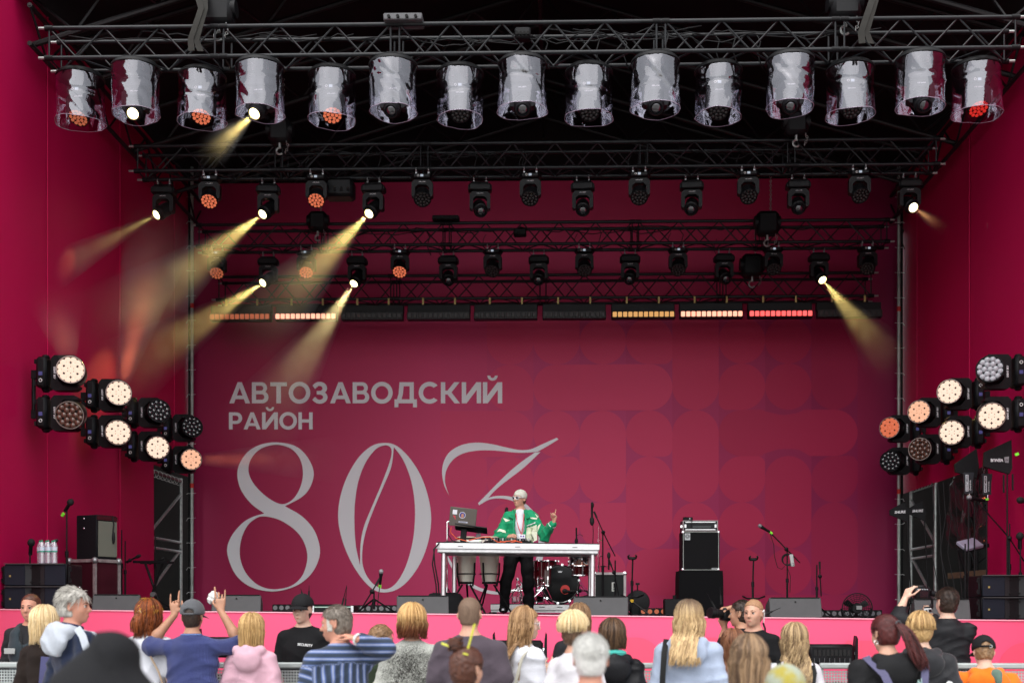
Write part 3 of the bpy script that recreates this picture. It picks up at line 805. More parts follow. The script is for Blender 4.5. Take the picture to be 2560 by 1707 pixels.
def row(px_list, first_spot, ysp, ywa, key, litmap, group, where):
    Yt, zb, sz = ROWS[key]; out = []
    for i, px in enumerate(px_list):
        spot = (i % 2 == 0) == first_spot
        Y = Yt+.17 if spot else Yt-.17
        p = at(px, 400, Y)
        loc = Vector((p.x, Y, zb-.035))
        face, aim = litmap.get(i, (None, None))
        if aim is not None: aim = at(aim[0], aim[1], Y-1.3)-(loc+Vector((0,0,-.40)))
        if aim is None: aim = (random.uniform(-.12,.12), -.80, -.60) if spot else (random.uniform(-.15,.15), -.62, -.75)
        if not spot and aim is None: aim = (0,-.5,-.8)
        state = 'unlit' if face is None else {'o':'glowing orange','d':'dim orange','l':'lit bright yellow','h':'lit pale yellow'}[{'orange_led':'o','dim_orange_led':'d','lit_spot_lens':'l','half_lit_spot_lens':'h'}[face.name]]
        lab = f'{nth(i,len(px_list))} black {"spot" if spot else "wash"} lamp on the {where}, {state}'
        out.append(hang_lamp(spot, loc, lab, group, aim, face))
    return out
R2PX = [410,525,671,792,934,1056,1200,1326,1457,1598,1729,1870,1995,2148,2273]
R3PX = [543,671,766,893,1000,1121,1232,1347,1461,1575,1695,1810,1933,2047,2168]
DL = (-.46,-.70,-.40)
r2 = row(R2PX, True, 0, 0, 'middle', {0:(E_SPOT,(140,672)),1:(E_OR,None),2:(E_SPOT,(455,680)),3:(E_OR,None),4:(E_SPOT,(800,672)),14:(E_SPOT2,(2390,590))}, 'lamps on the second truss', 'second truss')
r3 = row(R3PX, False, 0, 0, 'rear', {0:(E_OR2,None),1:(E_SPOT,(470,825)),2:(E_OR,None),3:(E_SPOT,(780,870)),4:(E_OR,None),13:(E_SPOT,(2160,830))}, 'lamps on the third truss', 'third truss')

# bars of twelve cells under the rear truss
BARS = [(525,680,E_OR2),(688,845,E_PEACH),(853,1010,None),(1017,1177,None),(1184,1345,None),(1355,1516,None),(1527,1688,E_AMB),(1697,1858,E_PEACH),(1868,2032,E_PINKR),(2040,2205,None)]
CELLBACK = mat('cell_reflector_grey', (.018,.018,.019), .4, spec=.3)
for i, (x0, x1, em) in enumerate(BARS):
    Y = 19.75; a = at(x0, 775, Y); b_ = at(x1, 775, Y); w = b_.x-a.x; zc = at((x0+x1)/2, 777-(x0-1200)*.006, Y).z
    st_ = 'unlit' if em is None else {'dim_orange_led':'dim orange','bright_peach_led':'bright peach','amber_led':'dim amber','pink_red_led':'pink red'}[em.name]
    t_ = thing('lamp_bar', f'{nth(i,10)} lamp bar in the row under the rear truss, {st_} cells', 'lamp bar', ((a.x+b_.x)/2, Y, zc), group='lamp bars under the rear truss')
    q = MB(); q.box((0,.06,.045),(w*.985,.10,.14),ch=.01); q.box((0,.0,-.09),(w*.985,.14,.125),ch=.012)
    part('housing', q, BLACK, t_)
    q = MB()
    for s_ in (-1,1): q.box((s_*w*.25,.05,.16),(.03,.03,.14))
    part('bracket', q, mat('brass_bracket',(.35,.27,.10),.5,.5), t_)
    part('face', MB().box((0,-.078,-.09),(w*.965,.01,.108)), CELLBACK if em is None else BLACK, t_)
    for k in range(12):
        x = (k-5.5)*w*.965/12
        part('led_cell', lambda: MB().box((0,0,0),(.066,.022,.082),ch=.008), em or LEDOFF, t_, loc=(x,-.090,-.09), key='cell'+(em.name if em else 'off'))

# side clusters: big wash lamps lying on their sides along the walls
def side_lamp(label, Y, Xb, zc, px, py, face, side, group):
    """base on the wall side, lens seen at pixel (px, py)"""
    t_ = thing('wash_lamp', label, 'stage lamp', (Xb, Y, zc), group=group)
    s = -side     # direction from the wall to the stage
    part('base', lambda: MB().box((0,0,0),(.13,.26,.37),ch=.03).box((-.075*s,0,.13),(.03,.2,.05)).box((-.075*s,0,-.13),(.03,.2,.05)).ball((.01,0,.195),(.05,.06,.035),8).ball((.01,0,-.195),(.05,.06,.035),8), BLACK, t_, key=f'wbase{s}')
    x0, x1 = .095*s, .37*s
    def yk():
        poly = [(u_,v_*.86) for u_, v_ in [(x0,-.20),(x0,.20),(x0+.04*s,.245),(x1,.245),(x1+.05*s,.21),(x1+.05*s,.18),(x0+.15*s,.18),(x0+.085*s,.10),(x0+.085*s,-.10),(x0+.15*s,-.18),(x1+.05*s,-.18),(x1+.05*s,-.21),(x1,-.245),(x0+.04*s,-.245)]]
        return MB().prism(poly, .13, Matrix.Translation((0,-.065,0)))
    part('yoke', yk, BLACK, t_, key=f'wyoke{s}')
    hc = Vector((.33*s, 0, 0))
    L = at(px, py, Y-.22)-Vector((Xb, Y, zc))
    d = (L-hc); d.normalize(); hl = .21
    h = part('head', lambda: MB().lathe([(.0,.17),(.10,.165),(.145,.12),(.165,.03),(.168,-.08),(.168,-.205),(.158,-.222),(.150,-.215),(.147,-.20),(0,-.20)],28), BLACK, t_, loc=hc, rot=zrot(d), key='wbarrel')
    part('lens_ring', lambda: MB().torus((0,0,0),.158,.007,n=32,k=6), mat('lens_ring_metal',(.25,.2,.18),.3,.6) if face and face is not LENSG else BLACKM, h, loc=(0,0,-.216), key='wring'+('l' if face and face is not LENSG else 'o'))
    for q_, (x, y) in enumerate(led19(.148)):
        part('lens_cell', lambda: MB().lathe([(.0355,.0),(.034,-.008),(.022,-.018),(.001,-.021)],8), face or LENSD, h, loc=(x,y,-.20), key='wcell'+(face.name if face else 'off'))
    part('display', lambda: MB().box((0,0,0),(.045,.004,.045)), mat('violet_display',(.03,.03,.09),.2,emit=(.2,.2,.6),estr=.08), t_, loc=(0,-.132,-.02), key='wdisp')
    part('control_ring', lambda: MB().torus((0,0,0),.018,.004,n=12,k=5,axis=Vector((0,1,0))), WHITEP, t_, loc=(0,-.132,-.10 if side<0 else .10), key='wcr')
    text('lettering', 'LIGHT SKY', .030, WHITET, t_, (x0+.045*s,-.0665,0), (PI/2, PI/2 if side<0 else -PI/2, 0), bold=.001)
    return t_, h, d
LEFT = [(1,14.2,176,923,934,E_WARM,'upper outermost','warm white lit'),(2,14.2,173,1038,1034,BROWNL,'lower outermost','dim brown'),
        (3,15.7,297,981,989,E_WARM,'upper second','warm white lit'),(4,15.7,295,1081,1079,E_WARM,'lower second','warm white lit'),
        (5,17.2,399,1026,1032,None,'upper third','dark unlit'),(6,17.2,395,1119,1116,E_WARM,'lower third','warm white lit'),
        (7,18.75,483,1066,1070,None,'upper innermost','dark unlit'),(8,18.75,479,1148,1149,E_WARM2,'lower innermost','peach lit')]
RIGHT = [(1,14.9,2475,921,931,LENSG,'upper outermost','frosted grey unlit'),(5,14.9,2480,1040,1036,E_WARM,'lower outermost','warm white lit'),
         (2,16.3,2372,977,986,E_WARM,'upper second','warm white lit'),(6,16.3,2379,1081,1080,E_WARM,'lower second','warm white lit'),
         (3,17.6,2295,1028,1032,E_WARM2,'upper third','peach lit'),(7,17.6,2298,1122,1123,BROWNL,'lower third','dim brown'),
         (4,19.1,2221,1068,1072,E_OR,'upper innermost','orange lit'),(8,19.1,2223,1153,1153,None,'lower innermost','dark unlit')]
SIDE = {}
for side, lst, w in ((-1, LEFT, 'left'), (1, RIGHT, 'right')):
    for (k, Y, px, py, pyb, face, pos, stt) in lst:
        Xb = (XL+.22) if side < 0 else (XR-.22)
        zc = at(px, pyb, Y).z
        lab = f'{pos} wash lamp of the {w} wall cluster, {stt} round face'
        SIDE[(w, k)] = side_lamp(lab, Y, Xb, zc, px, py, face, side, f'wash lamps on the {w} wall')
    for Y in sorted({q[1] for q in lst}):
        X = (XL+.06) if side < 0 else (XR-.06)
        zs = [at(q[2], q[4], Y).z for q in lst if q[1] == Y]
        o = part('lamp_post', MB().cyl((X,Y+.05,min(zs)-.05),(X,Y+.05,max(zs)+.05),.024,n=10).box((X-side*.04,Y+.05,max(zs)),(.12,.06,.10)).box((X-side*.04,Y+.05,min(zs)),(.12,.06,.10)), BLACKM, None)
        tag(o, f'short black pipe on the {w} wall holding the {dict(zip(sorted({q[1] for q in lst}),("outermost","second","third","innermost")))[Y]} pair of wash lamps', 'lamp bracket', f'lamp brackets on the {w} wall')

# hoists, slings and chains
def sling(label, px, Y, ztop, zlow):
    p = at(px, 100, Y); t_ = thing('lifting_sling', label, 'sling', (p.x, Y, 0), group='webbing slings lifting the trusses')
    for s_ in (-1,1):
        q = MB()
        pts = [(s_*.02,-.0,ztop),(s_*.05,-.06,ztop-.25),(s_*.02+.08,-.2,zlow+.45),(-.03+s_*.03,-.2,zlow+.1),(s_*.05,-.2,zlow-.03)]
        vs = []; fs = []
        for k, pp in enumerate(pts):
            w = .035
            vs += [(pp[0]-w,pp[1],pp[2]),(pp[0]+w,pp[1]+.01*s_,pp[2]),(pp[0]+w,pp[1]+.008,pp[2]),(pp[0]-w,pp[1]+.008,pp[2])]
        for k in range(len(pts)-1):
            for j in range(4): a = k*4+j; b2 = k*4+(j+1) % 4; fs.append((a,b2,b2+4,a+4))
        part('strap', q.add(vs, fs), WEBBING, t_, 1)
    return t_
def hoist(label, px, py, Y, s=1.0):
    p = at(px, py, Y); t_ = thing('chain_hoist', label, 'chain hoist', p, group='chain hoists over the trusses')
    part('motor_body', MB().box((0,0,0),(.34*s,.24*s,.36*s),ch=.05).cyl((-.2*s,0,.02),(.2*s,0,.02),.10*s,n=14), BLACKM, t_)
    part('hook', MB().torus((0,-.02,-.30*s),.05*s,.014,n=14,k=6,axis=Vector((0,1,0)),a0=-2.4,a1=2.0).cyl((0,-.02,-.25*s),(0,-.02,-.16*s),.02), GALV, t_)
    q = MB()
    for k in range(16): q.torus((.05,-.02,.2*s+k*.035),.016,.005,n=8,k=4,axis=Vector((0,1,0)) if k % 2 else Vector((1,0,0)))
    part('chain', q, GALV, t_, kind='stuff')
    q = MB()
    for k in range(5): q.torus((.11+.02*math.sin(k),-.1,-.2*s-k*.035),.016,.005,n=8,k=4,axis=Vector((0,1,0)) if k % 2 else Vector((1,0,0)))
    part('slack_chain', q, GALV, t_, kind='stuff')
    return t_
z1 = ROWS['front'][1]
sling('grey webbing sling on the front truss near its left end', 503, 13.6, z1+1.0, z1)
sling('grey webbing sling on the front truss near its right end', 2155, 13.6, z1+1.0, z1)
hoist('black chain hoist above the left part of the front truss', 548, 28, 13.7)
hoist('black chain hoist above the right part of the front truss', 2112, 12, 13.7)
hoist('black chain hoist hanging before the banner between unlit lamps at the right', 1918, 560, 18.7, 1.0)
hoist('black chain hoist hanging before the banner behind the yellow beams', 795, 555, 18.7, .85)
hoist('black chain hoist low beside the rear truss at the right', 1880, 665, 19.6, 1.0)
hoist('black chain hoist high at the left of the second truss', 700, 330, 16.3, .9)
hoist('black chain hoist high at the right of the second truss', 1990, 310, 16.3, .9)
# junction boxes and small gear on the trusses
def trussbox(name, label, cat, px, py, Y, d, m_=BLACKM):
    p = at(px, py, Y); t_ = thing(name, label, cat, p)
    part('body', MB().box((0,0,0),d,ch=min(d)*.15), m_, t_)
    q = MB()
    for k in range(4): q.cyl((-d[0]*.35+k*d[0]*.23,-d[1]/2,-d[2]*.1),(-d[0]*.35+k*d[0]*.23,-d[1]/2-.04,-d[2]*.2),.018,n=8)
    part('plug', q, RUBBER, t_, kind='stuff')
    return t_
trussbox('power_splitter', 'flat grey power splitter box lying on top of the front truss', 'power box', 1010, 54, 13.62, (.44,.25,.08), mat('dark_grey_case',(.07,.07,.075),.5))
trussbox('small_amplifier_unit', 'black cylindrical unit hung inside the front truss above the middle', 'stage unit', 1307, 88, 13.62, (.18,.14,.13))
trussbox('power_splitter', 'black plug box on top of the third truss', 'power box', 1115, 548, 18.95, (.42,.2,.07))
trussbox('power_splitter', 'small black box tied inside the third truss', 'power box', 1300, 582, 18.9, (.20,.12,.12))
trussbox('dimmer_box', 'wide dark ventilated box beside the second truss lamps at the left', 'power box', 850, 475, 16.7, (.40,.3,.26))
# cables along the trusses
def loops(label, key, px0, px1, n, sd, up=0.0):
    rnd = random.Random(sd); Yt, zb, sz = ROWS[key]; t_ = thing('cable_run', label, 'cable', (0, Yt, zb+sz), group='cable runs along the trusses')
    for k in range(n):
        a = at(rnd.uniform(px0, px1-250), 0, Yt).x; L = rnd.uniform(.8, 2.2); pts = []
        off = rnd.uniform(-.12,.12)
        for i in range(13):
            f = i/12; pts.append((a+L*f, off+.03*math.sin(f*9+k), -.03-rnd.uniform(.0,.02)-.10*math.sin(f*PI)*rnd.uniform(.3,1)))
        if rnd.random() < .5: pts += [(pts[-1][0]+.06, off-.05, -.15),(pts[-1][0]+.02, off-.08, -.30),(pts[-1][0]+.08, off-.03, -.44)]
        part('cable', MB().tube(pts, .008, n=5), CABLE, t_, 2)
loops('black cables looping along the front truss', 'front', 150, 2500, 16, 3)
loops('black cables looping along the second truss', 'middle', 380, 2300, 10, 4)
loops('black cables looping along the third truss', 'rear', 520, 2200, 8, 5)

# ------------------------------------------------------------------ lit smoke in the beams of the lit lamps
def beam(h, length, power, col, half, dens, off=.15, o=None, dr=None, blend=.9, r0=.03, an=.25):
    if h is not None:
        bpy.context.view_layer.update()
        M = h.matrix_world; o = M @ Vector((0,0,-off)); dr = (M.to_3x3() @ Vector((0,0,-1))).normalized()
    back = r0/math.tan(half)
    lt = bpy.data.lights.new('beam_light', 'SPOT'); lo = bpy.data.objects.new('beam_light', lt); COL.objects.link(lo)
    lt.energy = power; lt.color = col; lt.spot_size = 2*half; lt.spot_blend = blend; lt.shadow_soft_size = max(.02, r0*.8)
    lo.location = o+dr*.06; lo.rotation_euler = dr.to_track_quat('-Z','Y').to_euler()
    vm = bpy.data.materials.new('stage_smoke'); vm.use_nodes = True; t = vm.node_tree; t.nodes.remove(t.nodes['Principled BSDF'])
    v = t.nodes.new('ShaderNodeVolumeScatter'); v.inputs['Color'].default_value = (1,1,1,1); v.inputs['Anisotropy'].default_value = an
    ge = t.nodes.new('ShaderNodeTexCoord'); ds = t.nodes.new('ShaderNodeVectorMath'); ds.operation = 'DISTANCE'; ds.inputs[1].default_value = o
    mr = t.nodes.new('ShaderNodeMapRange'); mr.interpolation_type = 'SMOOTHERSTEP'; mr.inputs['From Min'].default_value = length*.15; mr.inputs['From Max'].default_value = length
    mr.inputs['To Min'].default_value = dens; mr.inputs['To Max'].default_value = 0
    nz = t.nodes.new('ShaderNodeTexNoise'); nz.inputs['Scale'].default_value = 3.0; nz.inputs['Detail'].default_value = 2
    m2 = t.nodes.new('ShaderNodeMapRange'); m2.inputs['From Min'].default_value = .3; m2.inputs['From Max'].default_value = .7; m2.inputs['To Min'].default_value = .45; m2.inputs['To Max'].default_value = 1.3
    mu = t.nodes.new('ShaderNodeMath'); mu.operation = 'MULTIPLY'
    t.links.new(ge.outputs['Object'], ds.inputs[0]); t.links.new(ds.outputs['Value'], mr.inputs['Value']); t.links.new(ge.outputs['Object'], nz.inputs['Vector'])
    t.links.new(nz.outputs['Fac'], m2.inputs['Value']); t.links.new(mr.outputs[0], mu.inputs[0]); t.links.new(m2.outputs[0], mu.inputs[1]); t.links.new(mu.outputs[0], v.inputs['Density'])
    t.links.new(v.outputs[0], t.nodes['Material Output'].inputs['Volume'])
    tn = math.tan(half)*1.05
    prof = [(r0,0.06)]+[(r0+(length-.06)*k/8*tn, .06+(length-.06)*k/8) for k in range(1, 9)]+[(.002, length+.1)]
    mm = MB().lathe(prof, 24, Matrix.Translation(o) @ dr.to_track_quat('Z','Y').to_matrix().to_4x4())
    ob = part('smoke', mm, vm, None, 3); ob['kind'] = 'stuff'
YEL = (1.0,.72,.22); RED = (1.0,.20,.09)
beam(SPOT_A[1], 1.3, 170, YEL, .14, .5)
for (h, L, P, c, hf) in [(r2[0][1],3.6,42,YEL,.11),(r2[2][1],4.2,330,YEL,.145),(r2[4][1],3.9,330,YEL,.145),(r2[14][1],1.2,60,(1,.45,.18),.10),
      (r3[1][1],4.6,330,YEL,.145),(r3[3][1],4.6,350,(1,.78,.34),.14),(r3[13][1],3.0,250,YEL,.14)]: beam(h, L, P, c, hf, [.32,.8][P == 42])
for (px, py, tx, ty, Y, Y2, L, P, hf) in [(172,900,140,760,14.2,13.0,1.7,110,.14),(305,960,385,640,15.55,14.2,3.0,200,.13),(500,1148,760,1148,18.6,18.4,2.6,130,.12)]:
    o = at(px, py, Y); dr = (at(tx, ty, Y2)-o).normalized(); beam(None, L, P, RED, hf, .18 if P == 110 else .4, o=o, dr=dr, r0=.10)
# ------------------------------------------------------------------ stage gear
def on(px, Y):          # a point on the stage floor seen in the column px
    p = at(px, 1530, Y); return Vector((p.x, Y, floor_z(p.x)))
def hz_(py, Y): return EYE+(HZ-py)*Y/F      # height of a row of pixels at depth Y
FLOORN = 'on the stage floor'

# stacked line-array speakers
def line_array(label, x0, x1, Y, z, grp):
    a = at(x0, 1450, Y); b_ = at(x1, 1450, Y); w = b_.x-a.x; xc = (a.x+b_.x)/2
    t_ = thing('line_array_speaker', label, 'speaker', (xc, Y, z), group=grp)
    h = .262
    part('cabinet', MB().box((0,.26,h/2),(w,.46,h-.008),ch=.01), BLACK, t_)
    for s_ in (-1,1):
        m = MB().add([(s_*w*.49,.0,.014),(s_*w*.16,.0,.014),(s_*w*.16,.0,h-.014),(s_*w*.49,.0,h-.014),(s_*w*.49,.03,.014),(s_*w*.16,.03,.014),(s_*w*.16,.03,h-.014),(s_*w*.49,.03,h-.014)],[(0,1,2,3),(4,7,6,5),(0,4,5,1),(1,5,6,2),(2,6,7,3),(3,7,4,0)])
        part('grille', m, GRILLE, t_, None)
        m = MB().add([(s_*w*.155,.0,.014),(s_*.012,.05,.014),(s_*.012,.05,h-.014),(s_*w*.155,.0,h-.014)],[(0,1,2,3)])
        part('baffle', m, mat('charcoal_baffle',(.028,.029,.031),.6), t_, None)
        q = MB()
        for zz in (.05,h-.05): q.cyl((s_*w*.075,.012,zz),(s_*w*.075,.05,zz),.009,n=8)
        part('screw', q, RUBBER, t_, kind='stuff')
        q = MB().box((s_*(w/2+.022),.06,h/2),(.03,.05,h*.8),ch=.008).box((s_*(w/2+.04),.05,h*.75),(.03,.03,.05)).box((s_*(w/2+.04),.05,h*.25),(.03,.03,.05))
        part('rigging_bracket', q, BLACKM, t_)
    part('badge', MB().box((-w*.40,-.004,h*.45),(.02,.004,.022)).box((-w*.40,-.0065,h*.45),(.010,.002,.010)), mat('gold_badge',(.45,.36,.10),.4,.4), t_)
    part('rail', MB().box((0,.0,h-.004),(w*.98,.05,.008)), mat('grey_rail',(.06,.06,.062),.5), t_)
    return xc, w, z+h
for grp, x0, x1, Y, sd in (('stacked speakers at the left end of the stage',10,164,13.62,'left'),('stacked speakers at the right end of the stage',2456,2620,14.2,'right')):
    z = on((x0+x1)/2, Y).z+.01
    for k, lv in enumerate(('lower','upper')):
        _, _, z = line_array(f'{lv} black line array speaker of the stack at the {sd} end of the stage', x0, x1, Y, z, grp)
    if sd == 'left': ZSPK = z
ZL = ZSPK

# floor monitors
def wedge(label, x0, x1, ytop, Y, side, yaw=0.0):
    a = at(x0, 1500, Y); b_ = at(x1, 1500, Y); w = b_.x-a.x; xc = (a.x+b_.x)/2; z0 = floor_z(xc)+.003
    h = hz_(ytop, Y+.1)-z0
    t_ = thing('floor_monitor', label, 'speaker', (xc, Y, z0), (0,0,yaw), group='grey floor monitors along the front of the stage')
    prof = [(0,0),(.42,0),(.42,h*.62),(.14,h),(.10,h)]
    vs = [(-w/2,p[0],p[1]) for p in prof]+[(w/2,p[0],p[1]) for p in prof]
    # the back of the cabinet faces the audience
    body = MB().add(vs, [(0,1,2,3,4),(9,8,7,6,5)]+[(i,i+5,(i+1)%5+5,(i+1)%5) for i in range(5)])
    o = part('cabinet', body, GREYW, t_, None)
    bv = o.modifiers.new('edge', 'BEVEL'); bv.width = .012; bv.segments = 2
    part('grille', MB().add([(-w*.47,.425,.02),(w*.47,.425,.02),(w*.47,.425,h*.60),(-w*.47,.425,h*.60)],[(0,1,2,3)]), GRILLE, t_, None)
    part('top_strip', MB().box((0,.108,h+.002),(w*.94,.03,.012)), BLACK, t_)
    for s_ in (-1,1):
        part('handle_recess', MB().cyl((s_*(w/2+.002),.16,h*.2),(s_*(w/2-.02),.16,h*.2),.05,n=16), RUBBER, t_)
    nz = MB().cyl((0,h*.0+.06,h*.72),(0,.09,h*.72),.009,n=8)
    part('pole_socket', MB().cyl((0,.100*.72-.004,h*.80),(0,.09,h*.80),.010,n=10), RUBBER, t_)
    return t_
wedge('grey floor monitor at the far left, beside the flight case', 232, 345, 1486, 13.85, 1, .22)
wedge('grey floor monitor second from the left, behind the raised hand', 530, 650, 1487, 13.85, 1, .18)
wedge('grey floor monitor in front of the left legs of the white table', 992, 1122, 1489, 13.85, 1, .12)
wedge('grey floor monitor in front of the right legs of the white table', 1432, 1570, 1491, 13.85, -1, -.08)
wedge('grey floor monitor in front of the boom stand with power strip', 1926, 2056, 1494, 13.85, -1, -.04)
wedge('grey floor monitor behind the raised camera at the far right', 2290, 2425, 1498, 13.85, -1, -.16)

# floor LED strips
def floor_strip(label, x0, x1, Y, lit):
    a = on(x0, Y); b_ = on(x1, Y); w = b_.x-a.x; n = max(3, int(w/.088))
    t_ = thing('floor_light_bar', label, 'lamp bar', ((a.x+b_.x)/2, Y, floor_z((a.x+b_.x)/2)), group='light bars along the stage floor')
    part('housing', MB().box((0,.06,.055),(w,.1,.11),ch=.008), BLACK, t_)
    for k in range(n):
        x = (k+.5)*w/n-w/2
        part('lens_cell', lambda: MB().lathe([(.034,0),(.03,-.012),(.015,-.02),(.001,-.022)],10,Matrix.Rotation(-PI/2,4,'X') @ Matrix.Scale(-1,4,(0,0,1))), E_LOW if lit else mat('grey_lens',(.12,.12,.13),.15,spec=1), t_, loc=(x,.008,.06), key='fcell'+str(lit))
E_LOW = emis('orange_floor_led', (1.0,.24,.10), .20)
floor_strip('dark light bar on the stage floor left of the guard in a black cap', 680, 850, 17.3, False)
floor_strip('dark light bar on the stage floor behind the front microphone', 880, 1010, 17.3, False)
floor_strip('light bar with glowing orange cells on the floor left of the bass amplifier', 1600, 1700, 17.3, True)
floor_strip('dark light bar on the floor beside the round fan', 2030, 2206, 17.3, False)

# microphone stands and microphones
def mic_stand(label, px, Y, ytop, boom=None, legs=True, grp='microphone stands on the stage', wbase=.28, clutch=True):
    """boom: list of (px, py) the boom runs through, at depth Y"""
    b_ = on(px, Y); t_ = thing('microphone_stand', label, 'microphone stand', b_, group=grp)
    h = hz_(ytop, Y)-b_.z
    if legs:
        for k in range(3):
            a = .5+k*2*PI/3; c, s_ = math.cos(a)*wbase, math.sin(a)*wbase
            part('leg', MB().tube([(0,0,.17),(c*.9,s_*.9,.02),(c,s_,.012)],.010,n=6), BLACKM, t_)
    else: part('round_base', MB().lathe([(.13,0),(.13,.012),(.03,.03),(.02,.05)],20), BLACKM, t_)
    part('pole', MB().cyl((0,0,.05),(0,0,h*.55),.015,n=8).cyl((0,0,h*.55),(0,0,h),.010,n=8), BLACKM, t_)
    if clutch: part('clutch', MB().cyl((0,0,h*.52),(0,0,h*.58),.022,n=10), BLACK, t_)
    if boom:
        pts = [at(q[0], q[1], Y-.03)-b_ for q in boom]
        part('boom', MB().tube(pts,.009,n=6), BLACKM, t_)
        part('boom_joint', MB().ball(pts[0].lerp(pts[-1],.55) if len(boom) == 2 else pts[1],(.03,.03,.03),8), BLACK, t_)
        part('end_grip', MB().cyl(pts[-1],pts[-1]+(pts[-2]-pts[-1]).normalized()*.10,.014,n=8), RUBBER, t_)
    return t_, b_, h
GRILLEM = mat('mic_grille_metal', (.30,.31,.33), .4, .6, bump=.6, bscale=500)
def mic(label, px, py, Y, dirn, kind='ball', s=1.0, neon=False):
    p = at(px, py, Y); t_ = thing('microphone', label, 'microphone', p, Vector(dirn).to_track_quat('Z','Y').to_euler(), group='microphones on the stage')
    if kind == 'ball':
        part('grille', MB().ball((0,0,0),(.026*s,.026*s,.028*s),12), GRILLEM, t_)
        part('body', MB().lathe([(.022*s,-.018*s),(.024*s,-.03*s),(.018*s,-.06*s),(.012*s,-.17*s),(.0,-.175*s)],12), BLACK, t_)
    elif kind == 'pencil':
        part('windscreen', MB().ball((0,0,0),(.026*s,.026*s,.05*s),10), RUBBER, t_)
        part('body', MB().cyl((0,0,-.03*s),(0,0,-.20*s),.012*s,n=8), BLACKM, t_)
    else:
        part('windscreen', MB().ball((0,0,0),(.035*s,.035*s,.04*s),12), RUBBER, t_)
        part('body', MB().cyl((0,0,-.02*s),(0,0,-.12*s),.018*s,n=8), BLACK, t_)
    if neon: part('tape_band', MB().cyl((0,0,-.15*s),(0,0,-.185*s),.017*s,n=8), NEON, t_)
    return t_
# left group
mic_stand('tall straight microphone stand left of the guitar amplifier', 167, 14.5, 1268)
mic('round black microphone on the tall stand left of the guitar amplifier', 176, 1255, 14.45, (.5,-.3,.6), 'wind', 1.2, True)
mic_stand('short microphone stand behind the left speaker stack', 75, 14.0, 1362)
mic('black round microphone rising above the left speaker stack', 78, 1356, 13.97, (.2,-.3,.9), 'wind', 1.25)
mic('small black microphone lying above the water bottles', 138, 1352, 14.1, (.9,-.2,.35), 'pencil', .9)
mic_stand('folded thin microphone stand right of the flight case, nearer the case', 304, 17.0, 1322)
mic_stand('microphone stand with spread legs right of the flight case', 313, 16.9, 1350, [(318,1407),(325,1400),(338,1393)])
mic('small black microphone tilted on the low stand by the keyboard stand', 345, 1390, 16.85, (.9,-.1,.4), 'pencil', 1.0)
mic_stand('thin guitar stand in front of the left scaffold gap', 388, 17.6, 1325)
mic('small black microphone tilted above the keyboard stand', 404, 1397, 17.4, (.9,-.1,.35), 'pencil', 1.0)
# keyboard stand
b_ = on(385, 17.3); t_ = thing('keyboard_stand', 'black X-shaped keyboard stand without keyboard near the left scaffold', 'keyboard stand', b_)
zt = hz_(1404, 17.3)-b_.z
part('top_bar', MB().box((0,-.15,zt),(.50,.04,.035)), BLACKM, t_); part('top_bar', MB().box((0,.15,zt),(.50,.04,.035)), BLACKM, t_)
for s_ in (-1,1):
    part('cross_tube', MB().cyl((s_*.14,-.02*s_,zt),(-s_*.10,-.02*s_,.02),.018,n=8), BLACKM, t_)
    part('foot_bar', MB().cyl((s_*.12,-.2,.02),(s_*.12,.2,.02),.018,n=8), BLACKM, t_)
part('pivot_knob', MB().cyl((0,-.07,zt*.33),(0,.02,zt*.33),.035,n=12), mat('grey_knob',(.15,.15,.15),.5), t_)
# flight case with combo amplifier
Yc = 14.9
MAROON = mat('maroon_case_board', (.045,.006,.012), .5, noise=.2, nscale=5)
b_ = on(232, Yc); s_c = pm(Yc); w1, w2 = 66/s_c, 52/s_c; hc = hz_(1399, Yc)-b_.z
ang = math.radians(65)
t_ = thing('flight_case', 'maroon flight case with pale metal edges under the guitar amplifier', 'flight case', (at(237,1500,Yc).x, Yc, b_.z), (0,0,ang))
Wd, Dp = .40, .44
part('panel', MB().box((Wd/2,Dp/2,hc/2),(Wd,Dp,hc)), MAROON, t_)
EDGE = mat('scuffed_case_edge', (.38,.34,.34), .5, .5, noise=.3, nscale=20)
for (x, y) in ((0,0),(Wd,0),(0,Dp),(Wd,Dp)): part('edge_strip', MB().box((x,y,hc/2),(.035,.035,hc+.01)), EDGE, t_)
for zz in (.0,hc):
    part('edge_strip', MB().box((Wd/2,-.002,zz),(Wd,.03,.04)), EDGE, t_); part('edge_strip', MB().box((-.002,Dp/2,zz),(.03,Dp,.04)), EDGE, t_)
for (x, y) in ((0,0),(Wd,0),(0,Dp)): part('corner_ball', MB().ball((x,y,hc),(.045,.045,.045),10), mat('steel_corner',(.3,.3,.31),.35,.7), t_)
part('latch', MB().box((-.012,Dp*.72,hc*.42),(.02,.16,.10),ch=.006).box((-.024,Dp*.72,hc*.42),(.01,.11,.05)), CHROME, t_)
ang2 = math.radians(64)
pz = b_.z+hc+.02
p0 = at(236, 1400, Yc-.05)
ha = hz_(1283, Yc)-pz
t_ = thing('guitar_amplifier', 'black combo guitar amplifier with grey grille standing on the flight case', 'amplifier', (p0.x, Yc+.02, pz), (0,0,ang2))
part('cabinet', MB().box((.17,.18,ha/2),(.34,.36,ha),ch=.012), mat('black_tolex',(.006,.006,.008),.75,bump=.4,bscale=200), t_)
rot2 = 0
part('grille_cloth', MB().box((.175,-.004,ha*.46),(.30,.012,ha*.80)), mat('grey_green_grille_cloth',(.16,.165,.13),.9,bump=.4,bscale=300), t_)
part('control_panel', MB().box((.17,-.004,ha*.93),(.33,.012,ha*.09)), mat('dark_red_panel',(.05,.008,.012),.4), t_)
